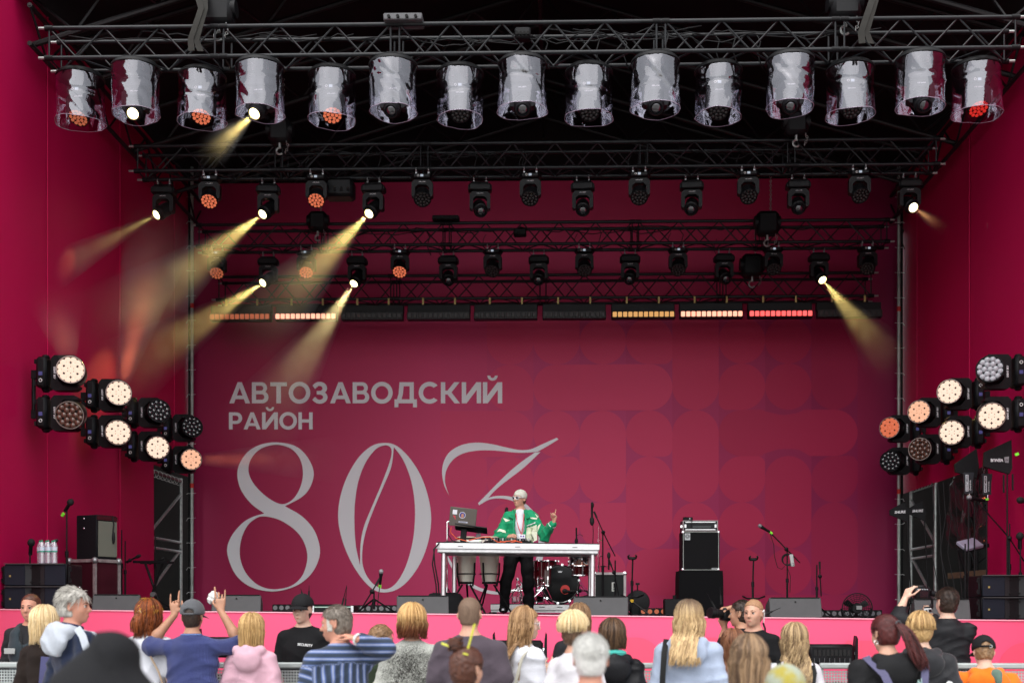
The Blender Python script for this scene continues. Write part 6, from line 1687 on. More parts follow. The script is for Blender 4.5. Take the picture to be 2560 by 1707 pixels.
def rotz(a): c, s_ = math.cos(a), math.sin(a); return np.array([[c,-s_,0],[s_,c,0],[0,0,1]])
def rotx(a): c, s_ = math.cos(a), math.sin(a); return np.array([[1,0,0],[0,c,-s_],[0,s_,c]])
def roty(a): c, s_ = math.cos(a), math.sin(a); return np.array([[c,0,s_],[0,1,0],[-s_,0,c]])
V3 = lambda *a: np.array(a, float)

def hand_chain(w, d, nrm, side, curls, thumb=0.0, k=1.0, spread=.12):
    """finger chains of a hand at wrist w pointing along d, palm facing nrm; side +1 puts the thumb on +lat. curls: index, middle, ring, little (0 straight .. 1 fist)"""
    d = d/np.linalg.norm(d); nrm = nrm-d*(nrm@d); nrm /= np.linalg.norm(nrm); lat = np.cross(d, nrm)*side
    out = []; palm = (w+d*.045*k, lat, d, nrm)
    for i, (off, L, c) in enumerate(zip((.030,.010,-.011,-.030), (.075,.084,.078,.060), curls)):
        base = w+d*(.092-.004*abs(i-1))*k+lat*off*k
        a0 = (.045-.03*i)*spread*8; pts = [base]; ang = 0
        dirv = d*math.cos(a0)+lat*math.sin(a0)
        for q, f in enumerate((.46,.31,.23)):
            ang += c*(1.45,1.65,1.0)[q]
            v = dirv*math.cos(ang)+nrm*math.sin(ang); pts.append(pts[-1]+v*L*f*k)
        out.append(pts)
    tb = w+d*.028*k+lat*.030*k; v1 = d*.62+lat*(.72-.5*thumb)+nrm*(.25+.5*thumb); v1 /= np.linalg.norm(v1)
    v2 = d*.85+lat*(.35-.9*thumb)+nrm*(.2+.5*thumb); v2 /= np.linalg.norm(v2)
    out.append([tb, tb+v1*.042*k, tb+v1*.042*k+v2*.034*k, tb+v1*.042*k+v2*.06*k])
    return palm, out

def body_scale(H, uniform=False):
    # short people keep nearly full-size heads and shoulders; their legs are shorter
    S_ = H/1.75 if uniform or H > 1.75 else (H/1.75)**.35
    return S_, 1.75-H/S_
def person(label, px, Y, ztop, yaw=0.0, H=None, sk=SKIN, head=(0,0,0), female=False, build=1.0, face=True, top=None, hair=None, arms=None, hands=None, h=None, feet_z=0.0, lower=None, group='people in the crowd', cover_hair=0.0, uniform=False):
    """yaw 0 faces the stage. head = (turn, nod, tilt). ztop = world height of the top of the head; the feet stand at feet_z"""
    H = ztop-cover_hair-feet_z if H is None else H
    S_, z0 = body_scale(H, uniform); P = at(px, 1500, Y)
    T = thing('person', label, 'person', (P.x, Y, feet_z-z0*S_), (0,0,yaw), group)
    T.scale = (S_,)*3
    sw = (.150 if female else .170)*build         # half shoulder width to the joint
    tw = (.90 if female else 1.0)*build
    hv = h or .0105
    hr = rotz(head[0]) @ rotx(head[1]) @ roty(head[2]); hc = V3(0,-.012,1.50)+hr @ V3(0,.012,.125)      # head centre
    hp = lambda *a: hc+hr @ V3(*a)
    arms = arms or {}
    A = {}
    for s_, nm in ((-1,'l'),(1,'r')):
        sh = V3(s_*sw,-.01,1.375)
        e, w = arms.get(nm, (V3(s_*(sw+.055),-.03,1.11), V3(s_*(sw+.05),.09,.87)))
        A[nm] = (sh, np.array(e, float), np.array(w, float))
    allp = np.array([p for a in A.values() for p in a]+[hc+V3(.14,.15,.14), hc-V3(.14,.15,.0)])
    zlo = 1.02 if lower is None else .86
    ext = .11 if hands is None else .23
    lo = np.minimum(allp.min(0)-ext, V3(-.30,-.22,zlo)); hi = np.maximum(allp.max(0)+ext, V3(.30,.22,1.78))
    if hands is None: lo[2] = max(lo[2], .80)
    f = Field(lo, hi, hv)
    # trunk, neck
    f.ell((0,0,1.27),(.155*tw,.105,.17),.05); f.ell((0,0,1.06),(.135*tw,.095,.15),.05)
    f.cone((0,-.025,1.44),tuple(hp(0,-.018,-.05)),.056 if not female else .048,.054 if not female else .047,.03)
    for s_ in (-1,1): f.cone((0,-.025,1.455),(s_*sw*.92,-.015,1.385),.05,.046,.05)
    # head
    he = lambda c, r, k=.02, R=None, sub=False: f.ell(hp(*c), r, k, hr if R is None else hr @ R, sub)
    fw = .94 if female else 1.0
    he((0,-.012,.036),(.076,.095,.084),.02); he((0,.026,-.018),(.063*fw,.066,.086),.03); he((0,.034,-.066),(.047*fw,.049,.046),.03); he((0,.070,-.097),(.020,.017,.016),.02)
    for s_ in (-1,1):
        he((s_*.036,.058,-.026),(.023,.022,.026),.025)
        if face: he((s_*.031,.096,.004),(.017,.014,.011),.012,None,True)
        he((s_*.079,-.012,-.006),(.010,.020,.032),.010,rotz(s_*.45)); he((s_*.086,-.012,-.002),(.006,.010,.018),.004,rotz(s_*.45),True)
    f.cone(hp(-.034,.083,.021),hp(.034,.083,.021),.0115,.0115,.015)
    f.cone(hp(0,.089,.010),hp(0,.111,-.028),.0085,.0125,.012)
    for s_ in (-1,1): he((s_*.0115,.098,-.032),(.009,.010,.008),.008)
    f.cone(hp(-.017,.088,-.062),hp(.017,.088,-.062),.0085,.0085,.012); f.cone(hp(-.015,.086,-.073),hp(.015,.086,-.073),.0085,.0085,.010)
    # arms and hands
    for s_, nm in ((-1,'l'),(1,'r')):
        sh, e, w = A[nm]; ar = .88 if female else 1.0
        f.cone(sh, e, .050*ar, .040*ar, .04); f.cone(e, e+(w-e)*.35, .041*ar, .043*ar, .03); f.cone(e+(w-e)*.35, w, .043*ar, .027*ar, .03)
        hd = (hands or {}).get(nm)
        if hd is None:
            if hands is None:
                d = (w-e)/np.linalg.norm(w-e); f.cone(w, w+d*.06, .030*ar, .036*ar, .02); f.cone(w+d*.06, w+d*.15, .036*ar, .018, .02)
        else:
            (pc, lat, d, nr), ch = hand_chain(w, np.array(hd['d'], float), np.array(hd['n'], float), hd.get('side', s_), hd['c'], hd.get('t', .2), hd.get('k', 1.05))
            for o_ in (-.028,-.010,.010,.026): f.cone(w+d*.012+lat*o_*.6, w+d*.088+lat*o_*1.12, .0155, .0135, .014)
            for i, pts in enumerate(ch):
                r0 = (.0092,.0096,.0090,.0080,.0105)[i]
                for q in range(len(pts)-1): f.cone(pts[q], pts[q+1], r0*(1-.10*q), r0*(1-.10*(q+1)), .006 if q or i < 4 else .018)
    body = link('body', f.mesh('body', sk), T)
    if face:
        for s_ in (-1,1):
            q = MB().ball(hp(s_*.031,.0775,.003), .0135, 10); e_ = part('eye', q, EYEW, body, 3)
            c = hp(s_*.031,.0775,.003); dv = hr @ V3(0,1,-.05); M = Matrix.Translation(Vector(c)) @ Vector(dv).to_track_quat('Z','Y').to_matrix().to_4x4()
            part('iris', MB().lathe([(.0085,.0100),(.0075,.0128),(.0,.0140)],10,M), IRIS, T, 3)
            pts = [hp(s_*x,y,z) for x, y, z in ((.012,.0945,.0205),(.025,.0945,.0265),(.039,.085,.0245),(.050,.071,.016))]
            part('eyebrow', MB().tube(pts,[.0028,.0042,.0036,.0018],n=6), BROW, T, 3)
            part('eyelid', MB().tube([hp(s_*x,y,z) for x, y, z in ((.018,.0900,.0065),(.031,.0925,.0105),(.045,.0845,.0065))],[.0018,.0026,.0018],n=6), BROW if not female else BROW, T, 3)
        part('mouth', MB().tube([hp(x,y,z) for x, y, z in ((-.023,.086,-.0665),(-.010,.0965,-.0655),(0,.0985,-.067),(.010,.0965,-.0655),(.023,.086,-.0665))],[.0015,.0042,.0048,.0042,.0015],n=6), LIP, T, 3)
    # clothes
    if top:
        kd = top['kind']; m = top['mat']; th = top.get('t', .014); loose = top.get('loose', 0.0)
        f = Field(np.minimum(lo, V3(-.33,-.24,.80)), np.maximum(np.array([hi[0], hi[1], 1.60]), V3(.33,.24,1.60)), max(hv, .0125) if h is None else .0115)
        g = th
        f.ell((0,0,1.25),(.158*tw+g+loose*.8,.108+g,.17+g),.06); f.ell((0,.0,1.05),(.150*tw+g+loose,.108+g+loose*.6,.17),.06); f.ell((0,.0,.87),(.160*tw+g+loose,.115+g+loose*.6,.15),.06)
        for s_ in (-1,1): f.cone((0,-.025,1.447),(s_*sw*.95,-.012,1.382),.048+g*.7,.046+g*.8,.05)
        f.ell((0,-.035,1.375),(.125*tw+g*.5,.088+g,.105),.04)
        for s_, nm in ((-1,'l'),(1,'r')):
            sh, e, w = A[nm]
            if kd == 'tee': q = e+(sh-e)*top.get('sl', .25); f.cone(sh, q, .050+g, .055+g+loose*.4, .035)
            elif kd == 'vest': f.cone(sh, sh+(e-sh)*.12, .05+g, .045+g, .03)
            else:
                q = e+(w-e)*top.get('cuff', .92); f.cone(sh, e, .050+g+loose*.3, .048+g+loose*.5, .035); f.cone(e, q, .047+g+loose*.5, .036+g+loose*.3, .03)
        X, Yg, Z = f.grid()
        ph = hash(label) % 97*.37
        am = top.get('fold', .0045)
        am = top.get('fold', .0045)*2.3
        rd = lambda q: (1-np.abs(np.sin(q)))**2
        wv = .55*np.sin(6*X+3*Z+ph)+.5*np.sin(9*Z-4*X+2*ph)
        side = np.clip(np.abs(X)/.16, .25, 1.2)
        f.F -= (am*rd(11*Z+7*np.abs(X)+2.2*wv+ph)*side*.9+am*.7*rd(15*X-10*Z+2.5*wv+1.7*ph)*np.exp(-((Z-1.16)/.20)**2)+am*.45*rd(27*Z-13*X*np.sin(ph)+3*wv)).astype(np.float32)
        f.F += np.float32(am*.35)
        if top.get('neck', .0): f.ell(hp(0,.02,-.13), (.075,.085,top['neck']), .012, None, True)
        if kd == 'hoodie':
            f.ell((0,-.125,1.375),(.135*tw,.060,.105),.03); f.ell((0,-.150,1.41),(.085,.035,.05),.025,None,False)
            for s_ in (-1,1): f.cone((s_*.105,-.075,1.455),(s_*.075,.055,1.40),.034,.026,.03); f.cone((s_*.105,-.075,1.455),(0,-.135,1.47),.034,.030,.03)
            f.ell((0,-.085,1.505),(.082,.055,.045),.015,None,True)
        if top.get('collar'): 
            for a_ in range(9):
                q0, q1 = -PI/2-1.9+3.8*a_/9, -PI/2-1.9+3.8*(a_+1)/9
                f.cone((.066*math.cos(q0),-.026+.066*math.sin(q0),1.468),(.066*math.cos(q1),-.026+.066*math.sin(q1),1.468),.021,.021,.012); f.cone((.066*math.cos(q0),-.026+.066*math.sin(q0),1.445),(.066*math.cos(q1),-.026+.066*math.sin(q1),1.445),.026,.026,.02)
        me = f.mesh('top', m)
        if top.get('stripe'):
            n = len(me.vertices); co = np.zeros(n*3, np.float32); me.vertices.foreach_get('co', co); co = co.reshape(-1,3)
            ang = co[:,0]/.062+.25*np.sin(co[:,2]*6); yk = (co[:,2]+.10*np.abs(co[:,0]) > 1.36); ang = np.where(yk, co[:,2]/.05+.3*co[:,0], ang)
            far = np.abs(co[:,0]) > .235; ang = np.where(far & ~yk, (co[:,2]+.4*co[:,0])/.062, ang)
            a_ = me.attributes.new('stripe', 'FLOAT', 'POINT'); a_.data.foreach_set('value', ang.astype(np.float32)+50)
        link(top.get('name', 'shirt'), me, T)
    # trousers and shoes: simple, hidden by the crowd
    lm = lower or mat('dark_trousers', (.02,.022,.03), .85, bump=.2)
    if lower is None:
        f = Field((-.24,-.17,z0),(.24,.24,1.0),.022); zk, zf_ = .5*(.9+z0)*.95+.02, z0
        f.ell((0,0,.90),(.165*tw,.11,.12),.05)
        for s_ in (-1,1): f.cone((s_*.088,0,.88),(s_*.095,.012,zk),.085,.062,.03); f.cone((s_*.095,.012,zk),(s_*.10,-.005,zf_+.10),.062,.05,.03); f.cone((s_*.10,-.01,zf_+.045),(s_*.11,.15,zf_+.04),.042,.035,.03)
        link('trousers', f.mesh('trousers', lm), T)
    T['hr'] = 0
    return dict(T=T, hp=hp, hr=hr, hc=hc, A=A, body=body, sw=sw, S=S_, tw=tw)
# ------------------------------------------------------------------ hair and hats
def cap_hair(p, m, t=.012, nape=-.085, front=.062, side=.0, rough=.004, seed=0, top_extra=0.0, h=.0085, back_fill=0.0, name='hair', fade=None):
    """a close cap of hair following the skull; front = height of the hairline at the brow"""
    hp, hr = p['hp'], p['hr']; hc = p['hc']
    f = Field(hc-V3(.13,.15,.15), hc+V3(.13,.14,.17), h)
    f.ell(hp(0,-.012,.036), (.076+t,.095+t,.084+t+top_extra), .0, hr); f.ell(hp(0,-.030,-.025), (.066+t*.8,.070+t,.080), .03, hr)
    if back_fill: f.ell(hp(0,-.055,.02), (.075,.065+back_fill,.08), .03, hr)
    X, Yg, Z = f.grid(); Q = [X-hc[0], Yg-hc[1], Z-hc[2]]
    L = [hr[0][i]*Q[0]+hr[1][i]*Q[1]+hr[2][i]*Q[2] for i in range(3)]
    rnd = np.random.RandomState(seed); a, b, c = rnd.uniform(0,6,3)
    n = rough*(np.sin(90*L[0]+17*np.sin(40*L[2]+a)+b)*np.sin(70*L[1]+31*L[2]+c)+.7*np.sin(140*L[2]+60*L[0]+a)*np.sin(120*L[0]-40*L[1]+b))
    f.F += n.astype(np.float32)
    # keep: behind the hairline, above the nape, round the ears
    hair_y = np.where(L[2] > front-.02, .035+(L[2]-(front-.02))*1.7, np.where(L[2] > -.01, .030, .006))
    cut = L[1]-hair_y+.004*np.sin(60*L[0]+a)*np.sin(55*L[2])
    ear = np.where((L[2] < .032) & (L[1] > -.034+side), np.abs(L[0])-.070, -1.0) if side > -1 else -1.0
    nz_ = nape-L[2]
    f.F = np.maximum(f.F, np.maximum(np.maximum(cut, nz_), ear).astype(np.float32))
    me = f.mesh(name, m, 1)
    def fn(co):
        q = (co-hc) @ hr
        base = .5+.5*np.sin(95*q[:,0]+25*np.sin(45*q[:,1]+a))*np.sin(60*q[:,1]+b)
        r = np.clip(.15+.6*base+rnd.normal(0,.10,len(q)),0,1)
        if fade: r = np.where(q[:,2] < fade[0], np.clip(r*.4+fade[1],0,1), r)
        return r
    tone_mesh(me, fn)
    return link(name, me, p['T'])
def tufts(p, m, n=260, L=.03, seed=1, front=.06, nape=-.07, lift=.35, r=.0032, back=True):
    n = int(n*1.8); r *= .68; lift *= .6
    """short locks lying on the skull, combed back and down"""
    hp, hr, hc = p['hp'], p['hr'], p['hc']; rnd = random.Random(seed); st = []
    while len(st) < n:
        th = rnd.uniform(0, 2*PI); ph = rnd.uniform(0, 2.15)
        d = V3(math.sin(ph)*math.cos(th), math.sin(ph)*math.sin(th), math.cos(ph)); q = V3(0,-.012,.036)+d*V3(.086,.105,.094)
        if q[2] < nape or (q[1] > .03+max(0,(q[2]-front+.02))*1.6) or (abs(q[0]) > .06 and q[1] > -.03 and q[2] < .03): continue
        flow = V3(rnd.uniform(-.35,.35), -.55+.3*d[1], -.9*math.sin(ph)+.15); flow -= d*(flow@d); flow /= np.linalg.norm(flow)+1e-6
        l = L*rnd.uniform(.6,1.3); pts = [hp(*(q-d*.006)), hp(*(q+flow*l*.4+d*l*lift*.5)), hp(*(q+flow*l*.8+d*l*lift*.6)), hp(*(q+flow*l*1.15+d*l*lift*.35))]
        st.append((pts, [r, r*1.1, r*.8, r*.2], rnd.random()))
    return link('hair_locks', strand_mesh('hair_locks', st, m), p['T'])
def long_hair(p, m, L=.30, n=230, seed=1, wave=.008, freq=22, r=.0075, spread=1.0, front=1.05, part_x=0.0, flare=0.0, over=.0, puff=0.0, base=True, tip=.25, start=(.12,.75)):
    n = int(n*1.9); r *= .66
    """strands from the parting over the skull and down; front = half angle kept clear for the face"""
    hp, hr, hc = p['hp'], p['hr'], p['hc']; rnd = random.Random(seed); st = []
    if base: cap_hair(p, m, t=.014+puff*.6, nape=-.10, front=.055, seed=seed, side=.03)
    for i in range(n):
        az = rnd.uniform(front, 2*PI-front)            # 0 = straight ahead
        e = rnd.uniform(-.004, .016)+puff; t0 = rnd.uniform(*start); pts = []
        ax = V3(.084+e,.104+e,.094+e); c0 = V3(0,-.012,.036)
        cx, cy = math.sin(az), math.cos(az); K = 7
        for k in range(K):
            q = t0+(1.72-t0)*k/(K-1); pts.append(c0+V3(math.sin(q)*cx,math.sin(q)*cy,math.cos(q))*ax+V3(part_x*(1-q/1.7),0,0))
        l = L*rnd.uniform(.80,1.08); ln = max(0.0, l-.02); M = max(3, int(ln/.035)); p0 = pts[-1].copy(); w1, w2 = rnd.uniform(0,6), rnd.uniform(.7,1.3)
        # directions in the body frame: below the chin the strand hangs straight down
        for k in range(1, M+1):
            s_ = ln*k/M; z = p0[2]-s_; nar = 1-.10*min(1, s_/.12)+flare*s_
            x = p0[0]*nar*spread; y = p0[1]*(1-.15*min(1,s_/.1)) if p0[1] > 0 else p0[1]
            if z < -.13: y = min(y, -.062-.55*min(.16, -.13-z)+(.10 if abs(x) > .085 else 0)+over) if y < .03 else y+.25*min(.2, -.13-z)
            ww = wave*min(1, s_/.06)
            pts.append(V3(x+ww*math.sin(freq*w2*s_+w1)+.01*math.sin(5*s_+w1), y+ww*.7*math.cos(freq*w2*s_+w1), z))
        npt = len(pts); rr = r*rnd.uniform(.7,1.3); rad = [rr*(.55+.45*min(1,k/3))*(1 if k < npt-3 else (tip+(1-tip)*(npt-1-k)/3)) for k in range(npt)]
        W = []
        for q in pts:
            wv = hp(*q)
            if q[2] < -.10:      # blend from head frame to hanging
                f_ = min(1, (-.10-q[2])/.10); wv = wv*(1-f_)+(hc+hr @ V3(q[0],q[1],-.10)+V3(0,0,q[2]+.10))*f_
            W.append(wv)
        if i % 14 == 0:      # flyaways
            o_ = hc; W = [w_+(w_-o_)*rnd.uniform(.02,.10)*min(1,q_/4) for q_, w_ in enumerate(W)]; rad = [.0013]*npt
        st.append((W, rad, rnd.random()))
    return link('hair_strands', strand_mesh('hair_strands', st, m), p['T'])
def ponytail(p, m, at_=(0,-.115,.045), L=.28, n=60, seed=2, sweep=(0,-.05), r=.007, wave=.01, tie=None):
    n = int(n*2); r *= .62
    hp = p['hp']; hr = p['hr']; rnd = random.Random(seed); st = []; o = V3(*at_)
    for i in range(n):
        a = rnd.uniform(0,2*PI); q = rnd.uniform(0,.030); l = L*rnd.uniform(.75,1.1); w1 = rnd.uniform(0,6); pts = []
        for k in range(9):
            s_ = l*k/8; f_ = min(1, s_/.09)
            pts.append(hp(*(o+V3(q*math.cos(a)*(1+f_*.9)+sweep[0]*s_*2.2+wave*math.sin(18*s_+w1)*f_, -.035*math.sin(f_*PI/2)+sweep[1]*s_+q*math.sin(a)*.6, q*math.sin(a)*(1-f_)-(s_-.05*f_*(1-f_))))))
        st.append((pts, [r*(.5+.5*min(1,k/2))*(1 if k < 6 else .25+.75*(8-k)/2) for k in range(9)], rnd.random()))
    o_ = link('ponytail', strand_mesh('ponytail', st, m), p['T'])
    c = hp(*at_); part('hair_tie', MB().torus(c, .020, .006, n=16, k=6, axis=Vector(hr @ V3(0,-1,-.3))), tie or mat('black_hair_tie',(.01,.01,.01),.7), p['T'])
    return o_
def combed(p, m, to=(0,-.115,.045), n=150, seed=3, r=.006, front=.9):
    """hair pulled from the hairline to a tie"""
    n = int(n*1.9); r *= .6
    hp = p['hp']; rnd = random.Random(seed); st = []; g = V3(*to); c0 = V3(0,-.012,.036)
    while len(st) < n:
        th = rnd.uniform(0,2*PI); ph = rnd.uniform(.2,2.1); d = V3(math.sin(ph)*math.cos(th), math.sin(ph)*math.sin(th), math.cos(ph)); q = c0+d*V3(.085,.104,.092)
        if q[1] > .065 or q[2] < -.075 or (abs(q[0]) > .06 and q[1] > -.02 and q[2] < .015): continue
        pts = []
        for k in range(7):
            f_ = k/6; v = q*(1-f_)+g*f_; dd = v-c0; s_ = dd/V3(.087,.108,.095); nn = np.linalg.norm(s_); pts.append(hp(*(c0+dd/max(nn,.2)*(1 if f_ < .9 else .98))))
        st.append((pts, [r]*6+[r*.7], rnd.random()))
    return link('hair_strands', strand_mesh('hair_strands', st, m), p['T'])
def cap_hat(p, m, brim=True, back_open=False, m2=None, t=.020, drop=.0, seed=1):
    hp, hr, hc = p['hp'], p['hr'], p['hc']
    f = Field(hc-V3(.14,.16,.06), hc+V3(.14,.16,.19), .0085)
    f.ell(hp(0,-.010,.040),(.078+t,.098+t,.088+t),.0,hr)
    X, Yg, Z = f.grid(); Q = [X-hc[0], Yg-hc[1], Z-hc[2]]; Lc = [hr[0][i]*Q[0]+hr[1][i]*Q[1]+hr[2][i]*Q[2] for i in range(3)]
    f.F += (.0012*np.sin(60*Lc[0]+9*Lc[2])*np.sin(40*Lc[1])).astype(np.float32)
    az = np.arctan2(Lc[1]+.01, Lc[0]); f.F += (.0030*np.maximum(0, 1-np.abs(np.sin(az*3))/.10)).astype(np.float32)     # seams between the six panels
    cut = (.020-drop)-Lc[2]-.10*np.maximum(0,Lc[1])*.25
    f.F = np.maximum(f.F, cut.astype(np.float32))
    if back_open: f.ell(hp(0,-.115,.040), (.042,.05,.028), .003, hr, True)
    cap = link('cap', f.mesh('cap', m), p['T'])
    part('cap_button', MB().ball(hp(0,-.010,.040+.088+t),(.009,.009,.006),8), m, p['T'])
    if back_open: part('cap_strap', MB().tube([hp(.046*math.sin(a*.25),-.010-(.098+t+.002)*math.cos(a*.11),.026) for a in range(-4,5)],[.009]*9,n=6), m, p['T'])
    if brim:
        vs = []; fs = []
        for j in range(5):
            for i in range(13):
                a = -.92+1.84*i/12; rr = (.098+t-.008)+j*.019*math.cos(a*.9)**.6
                vs.append(hp(math.sin(a)*(.080+t-.006+j*.010), -.010+math.cos(a)*rr, .028-drop-.010*j*.6-.02*math.sin(abs(a))**2))
        for j in range(4):
            for i in range(12): a = j*13+i; fs.append((a,a+1,a+14,a+13))
        o = part('cap_brim', MB().add([Vector(v) for v in vs], fs), m2 or m, p['T'], 3); md = o.modifiers.new('thick','SOLIDIFY'); md.thickness = .006
    return cap
# ------------------------------------------------------------------ the crowd, guards and the performer
BLONDE = hairmat('pale_blonde_hair', (.60,.42,.20), (.88,.70,.42))
GOLD = hairmat('golden_hair', (.30,.16,.055), (.66,.42,.18))
GOLDBROWN = hairmat('honey_hair_dark_ends', (.34,.17,.05), (.80,.52,.22), root=((.13,.035,.012),.85,.50))
COPPER = hairmat('copper_hair', (.085,.022,.008), (.34,.085,.018))
WINE = hairmat('wine_red_hair', (.030,.006,.006), (.115,.020,.018))
DKBROWN = hairmat('dark_brown_hair', (.014,.009,.007), (.055,.032,.022))
BROWN = hairmat('brown_hair', (.045,.024,.014), (.17,.095,.055))
CHEST = hairmat('chestnut_hair', (.040,.014,.009), (.13,.050,.030))
LTBROWN = hairmat('light_brown_hair', (.13,.070,.034), (.36,.21,.105))
ASH = hairmat('ash_blonde_dark_roots', (.30,.18,.085), (.78,.56,.29), root=((.13,.085,.055),.05,.42))
STREAK = hairmat('streaked_brown_hair', (.055,.030,.020), (.42,.27,.15))
GREY = hairmat('grey_hair', (.20,.185,.165), (.62,.59,.53))
WHITEH = hairmat('white_hair', (.40,.395,.37), (.74,.73,.69))
STUB = hairmat('shaved_stubble', (.11,.068,.045), (.21,.135,.09), .7)
BUZZ = hairmat('fair_buzz_cut', (.24,.12,.06), (.44,.25,.135), .6)
SALT = hairmat('salt_pepper_hair', (.045,.032,.024), (.26,.22,.18))
PI_ = PI
def Z(top, Y): return EYE+(HZ-top)*Y/F
def loc_fn(px, Y, yaw, ztop, feet=0.0, H=None):
    S_, z0 = body_scale(ztop-feet if H is None else H, H is not None); P = at(px, 1500, Y); feet = feet-z0*S_
    def L(qx, qy, dY):
        w = at(qx, qy, Y+dY)-Vector((P.x, Y, feet)); w = Matrix.Rotation(-yaw, 3, 'Z') @ w
        return V3(*w)/S_
    return L
def ribbon(p, name, pts, w, m, nrm=(0,-1,0), th=.006):
    q = MB(); vs = []; fs = []; pts = [Vector(a) for a in pts]
    for i, a in enumerate(pts):
        t_ = (pts[min(i+1,len(pts)-1)]-pts[max(i-1,0)]).normalized(); n_ = Vector(nrm); s_ = t_.cross(n_).normalized()*w/2
        vs += [a-s_, a+s_, a+s_-n_*th*-1, a-s_-n_*th*-1]
    for i in range(len(pts)-1):
        for j in range(4): a = i*4+j; b = i*4+(j+1)%4; fs.append((a,b,b+4,a+4))
    fs += [(0,1,2,3), tuple(range(len(vs)-4,len(vs)))[::-1]]
    return part(name, q.add(vs, fs), m, p['T'], 1)

# --- pit side: guards, photographer, camera operator
C_BLK = cloth('black_tshirt', (.007,.007,.008)); C_CHAR = cloth('charcoal_shirt', (.016,.016,.018)); C_VEST = cloth('slate_vest', (.020,.030,.037))
p = person('burly guard with short dark hair facing the crowd in a slate vest', 77, 10.8, Z(1483,10.8), PI_*.98, sk=SKINR, head=(.05,-.05,0), build=1.10, top=dict(kind='long', mat=C_CHAR), group='guards in front of the stage')
cap_hair(p, CHEST, t=.006, front=.075, seed=1, rough=.0015)
f = Field((-.30,-.22,.9),(.30,.22,1.50),.013); f.ell((0,0,1.24),(.205,.145,.22),.05); f.ell((0,0,1.0),(.20,.142,.2),.05)
for s_ in (-1,1): f.cone((s_*.10,-.03,1.44),(s_*.12,.02,1.38),.05,.06,.04)
f.ell((0,.10,1.44),(.075,.09,.15),.01,None,True)
link('vest', f.mesh('vest', C_VEST), p['T'])
for s_ in (-1,1): part('reflective_stripe', MB().box((s_*.12,.146,1.24),(.10,.012,.05),ch=.003), mat('grey_reflective',(.30,.31,.30),.4), p['T'])
part('id_badge', MB().box((-.02,.158,1.06),(.075,.004,.11)), WHITET, p['T']); part('lanyard', MB().tube([(.04,.10,1.42),(.0,.150,1.25),(-.02,.157,1.12)],.004,n=5), RUBBER, p['T'])
p = person('young guard facing the crowd in a black cap and black security t-shirt', 757, 10.7, Z(1483,10.7), PI_*.95, sk=SKINP, head=(-.10,-.06,.0), cover_hair=.02, build=1.06, top=dict(kind='tee', mat=C_BLK, loose=.012, sl=.12), group='guards in front of the stage')
cap_hat(p, cloth('black_cap', (.010,.010,.011)), True, drop=-.016); cap_hair(p, DKBROWN, t=.006, front=.03, seed=2, nape=-.09)
part('lettering', MB().box((0,0,0),(.001,.001,.001)), WHITET, p['T']) if False else text('lettering','SECURITY',.030,mat('white_shirt_print',(.8,.8,.8),.6),p['T'],(-.075,.145,1.315),(PI/2-.12,.1,PI+.12),bold=.0005)
p2 = person('young guard with fair buzz cut and clear earpiece facing the crowd, plain black t-shirt', 1884, 10.5, Z(1497,10.5), PI_*.90, sk=SKIN, head=(-.22,.0,0), build=.95, top=dict(kind='tee', mat=C_BLK, loose=.01, sl=.1), group='guards in front of the stage')
cap_hair(p2, BUZZ, t=.005, front=.064, seed=3, rough=.001)
for o_ in [q for q in p2['T'].children if 'eyebrow' in q.name]: o_.data.materials[0] = mat('light_eyebrow',(.20,.11,.06),.8)
part('earpiece', MB().tube([p2['hp'](-.088,.005,.012),p2['hp'](-.092,-.02,.03),p2['hp'](-.088,-.036,.0),p2['hp'](-.080,-.045,-.05),p2['hp'](-.07,-.06,-.12)],.005,n=6), WHITEP, p2['T'])
part('radio_cord', MB().tube([p2['hp'](-.07,-.05,-.08),p2['hp'](-.085,-.06,-.13),(-.09,-.08,1.43)],.009,n=6), RUBBER, p2['T'])
text('lettering','SECURITY',.040,mat('white_shirt_print',(.8,.8,.8),.6),p2['T'],(.06,.142,1.235),(PI/2-.12,0,PI-.1),bold=.0022)
# photographer: turned left, camera held up
Yp, yw = 11.2, .85; zt = Z(1501,Yp); L = loc_fn(1852,Yp,yw,zt)
wr, wl = L(1828,1519,.10), L(1812,1569,.18)
p = person('dark haired photographer in a black shirt holding a camera with large lens to the eye', 1852, Yp, zt, yw, sk=SKINT, head=(.25,.0,0), top=dict(kind='tee', mat=cloth('black_shirt',(.010,.010,.012)), collar=True, sl=.1), h=.0075,
   arms={'r':(L(1846,1548,.12),wr),'l':(L(1808,1606,.14),wl)}, hands={'r':dict(d=L(1806,1521,.12)-wr,n=(0,.3,-1),c=(.55,.6,.65,.7),t=.3),'l':dict(d=L(1803,1545,.2)-wl,n=(.3,.2,.6),c=(.3,.35,.4,.45),t=.2)})
cap_hair(p, DKBROWN, t=.009, front=.065, seed=4, fade=(-.01,.35)); tufts(p, DKBROWN, 160, .03, 4, lift=.5)
CAMB = mat('camera_body_black', (.009,.009,.010), .4, noise=.2)
cp = at(1818,1535,Yp+.12); t_ = thing('photo_camera', 'black photo camera with large lens in the hands of the photographer', 'camera', cp, (0,.08,.5))
part('body', MB().box((0,0,0),(.13,.09,.12),ch=.012).box((.03,0,.07),(.06,.06,.03),ch=.008), CAMB, t_); part('lens', MB().lathe([(.035,0),(.042,.02),(.042,.09),(.052,.10),(.052,.15),(.045,.152)],20,Matrix.Translation((-.05,0,.0)) @ Matrix.Rotation(-PI/2,4,'Y')), CAMB, t_)
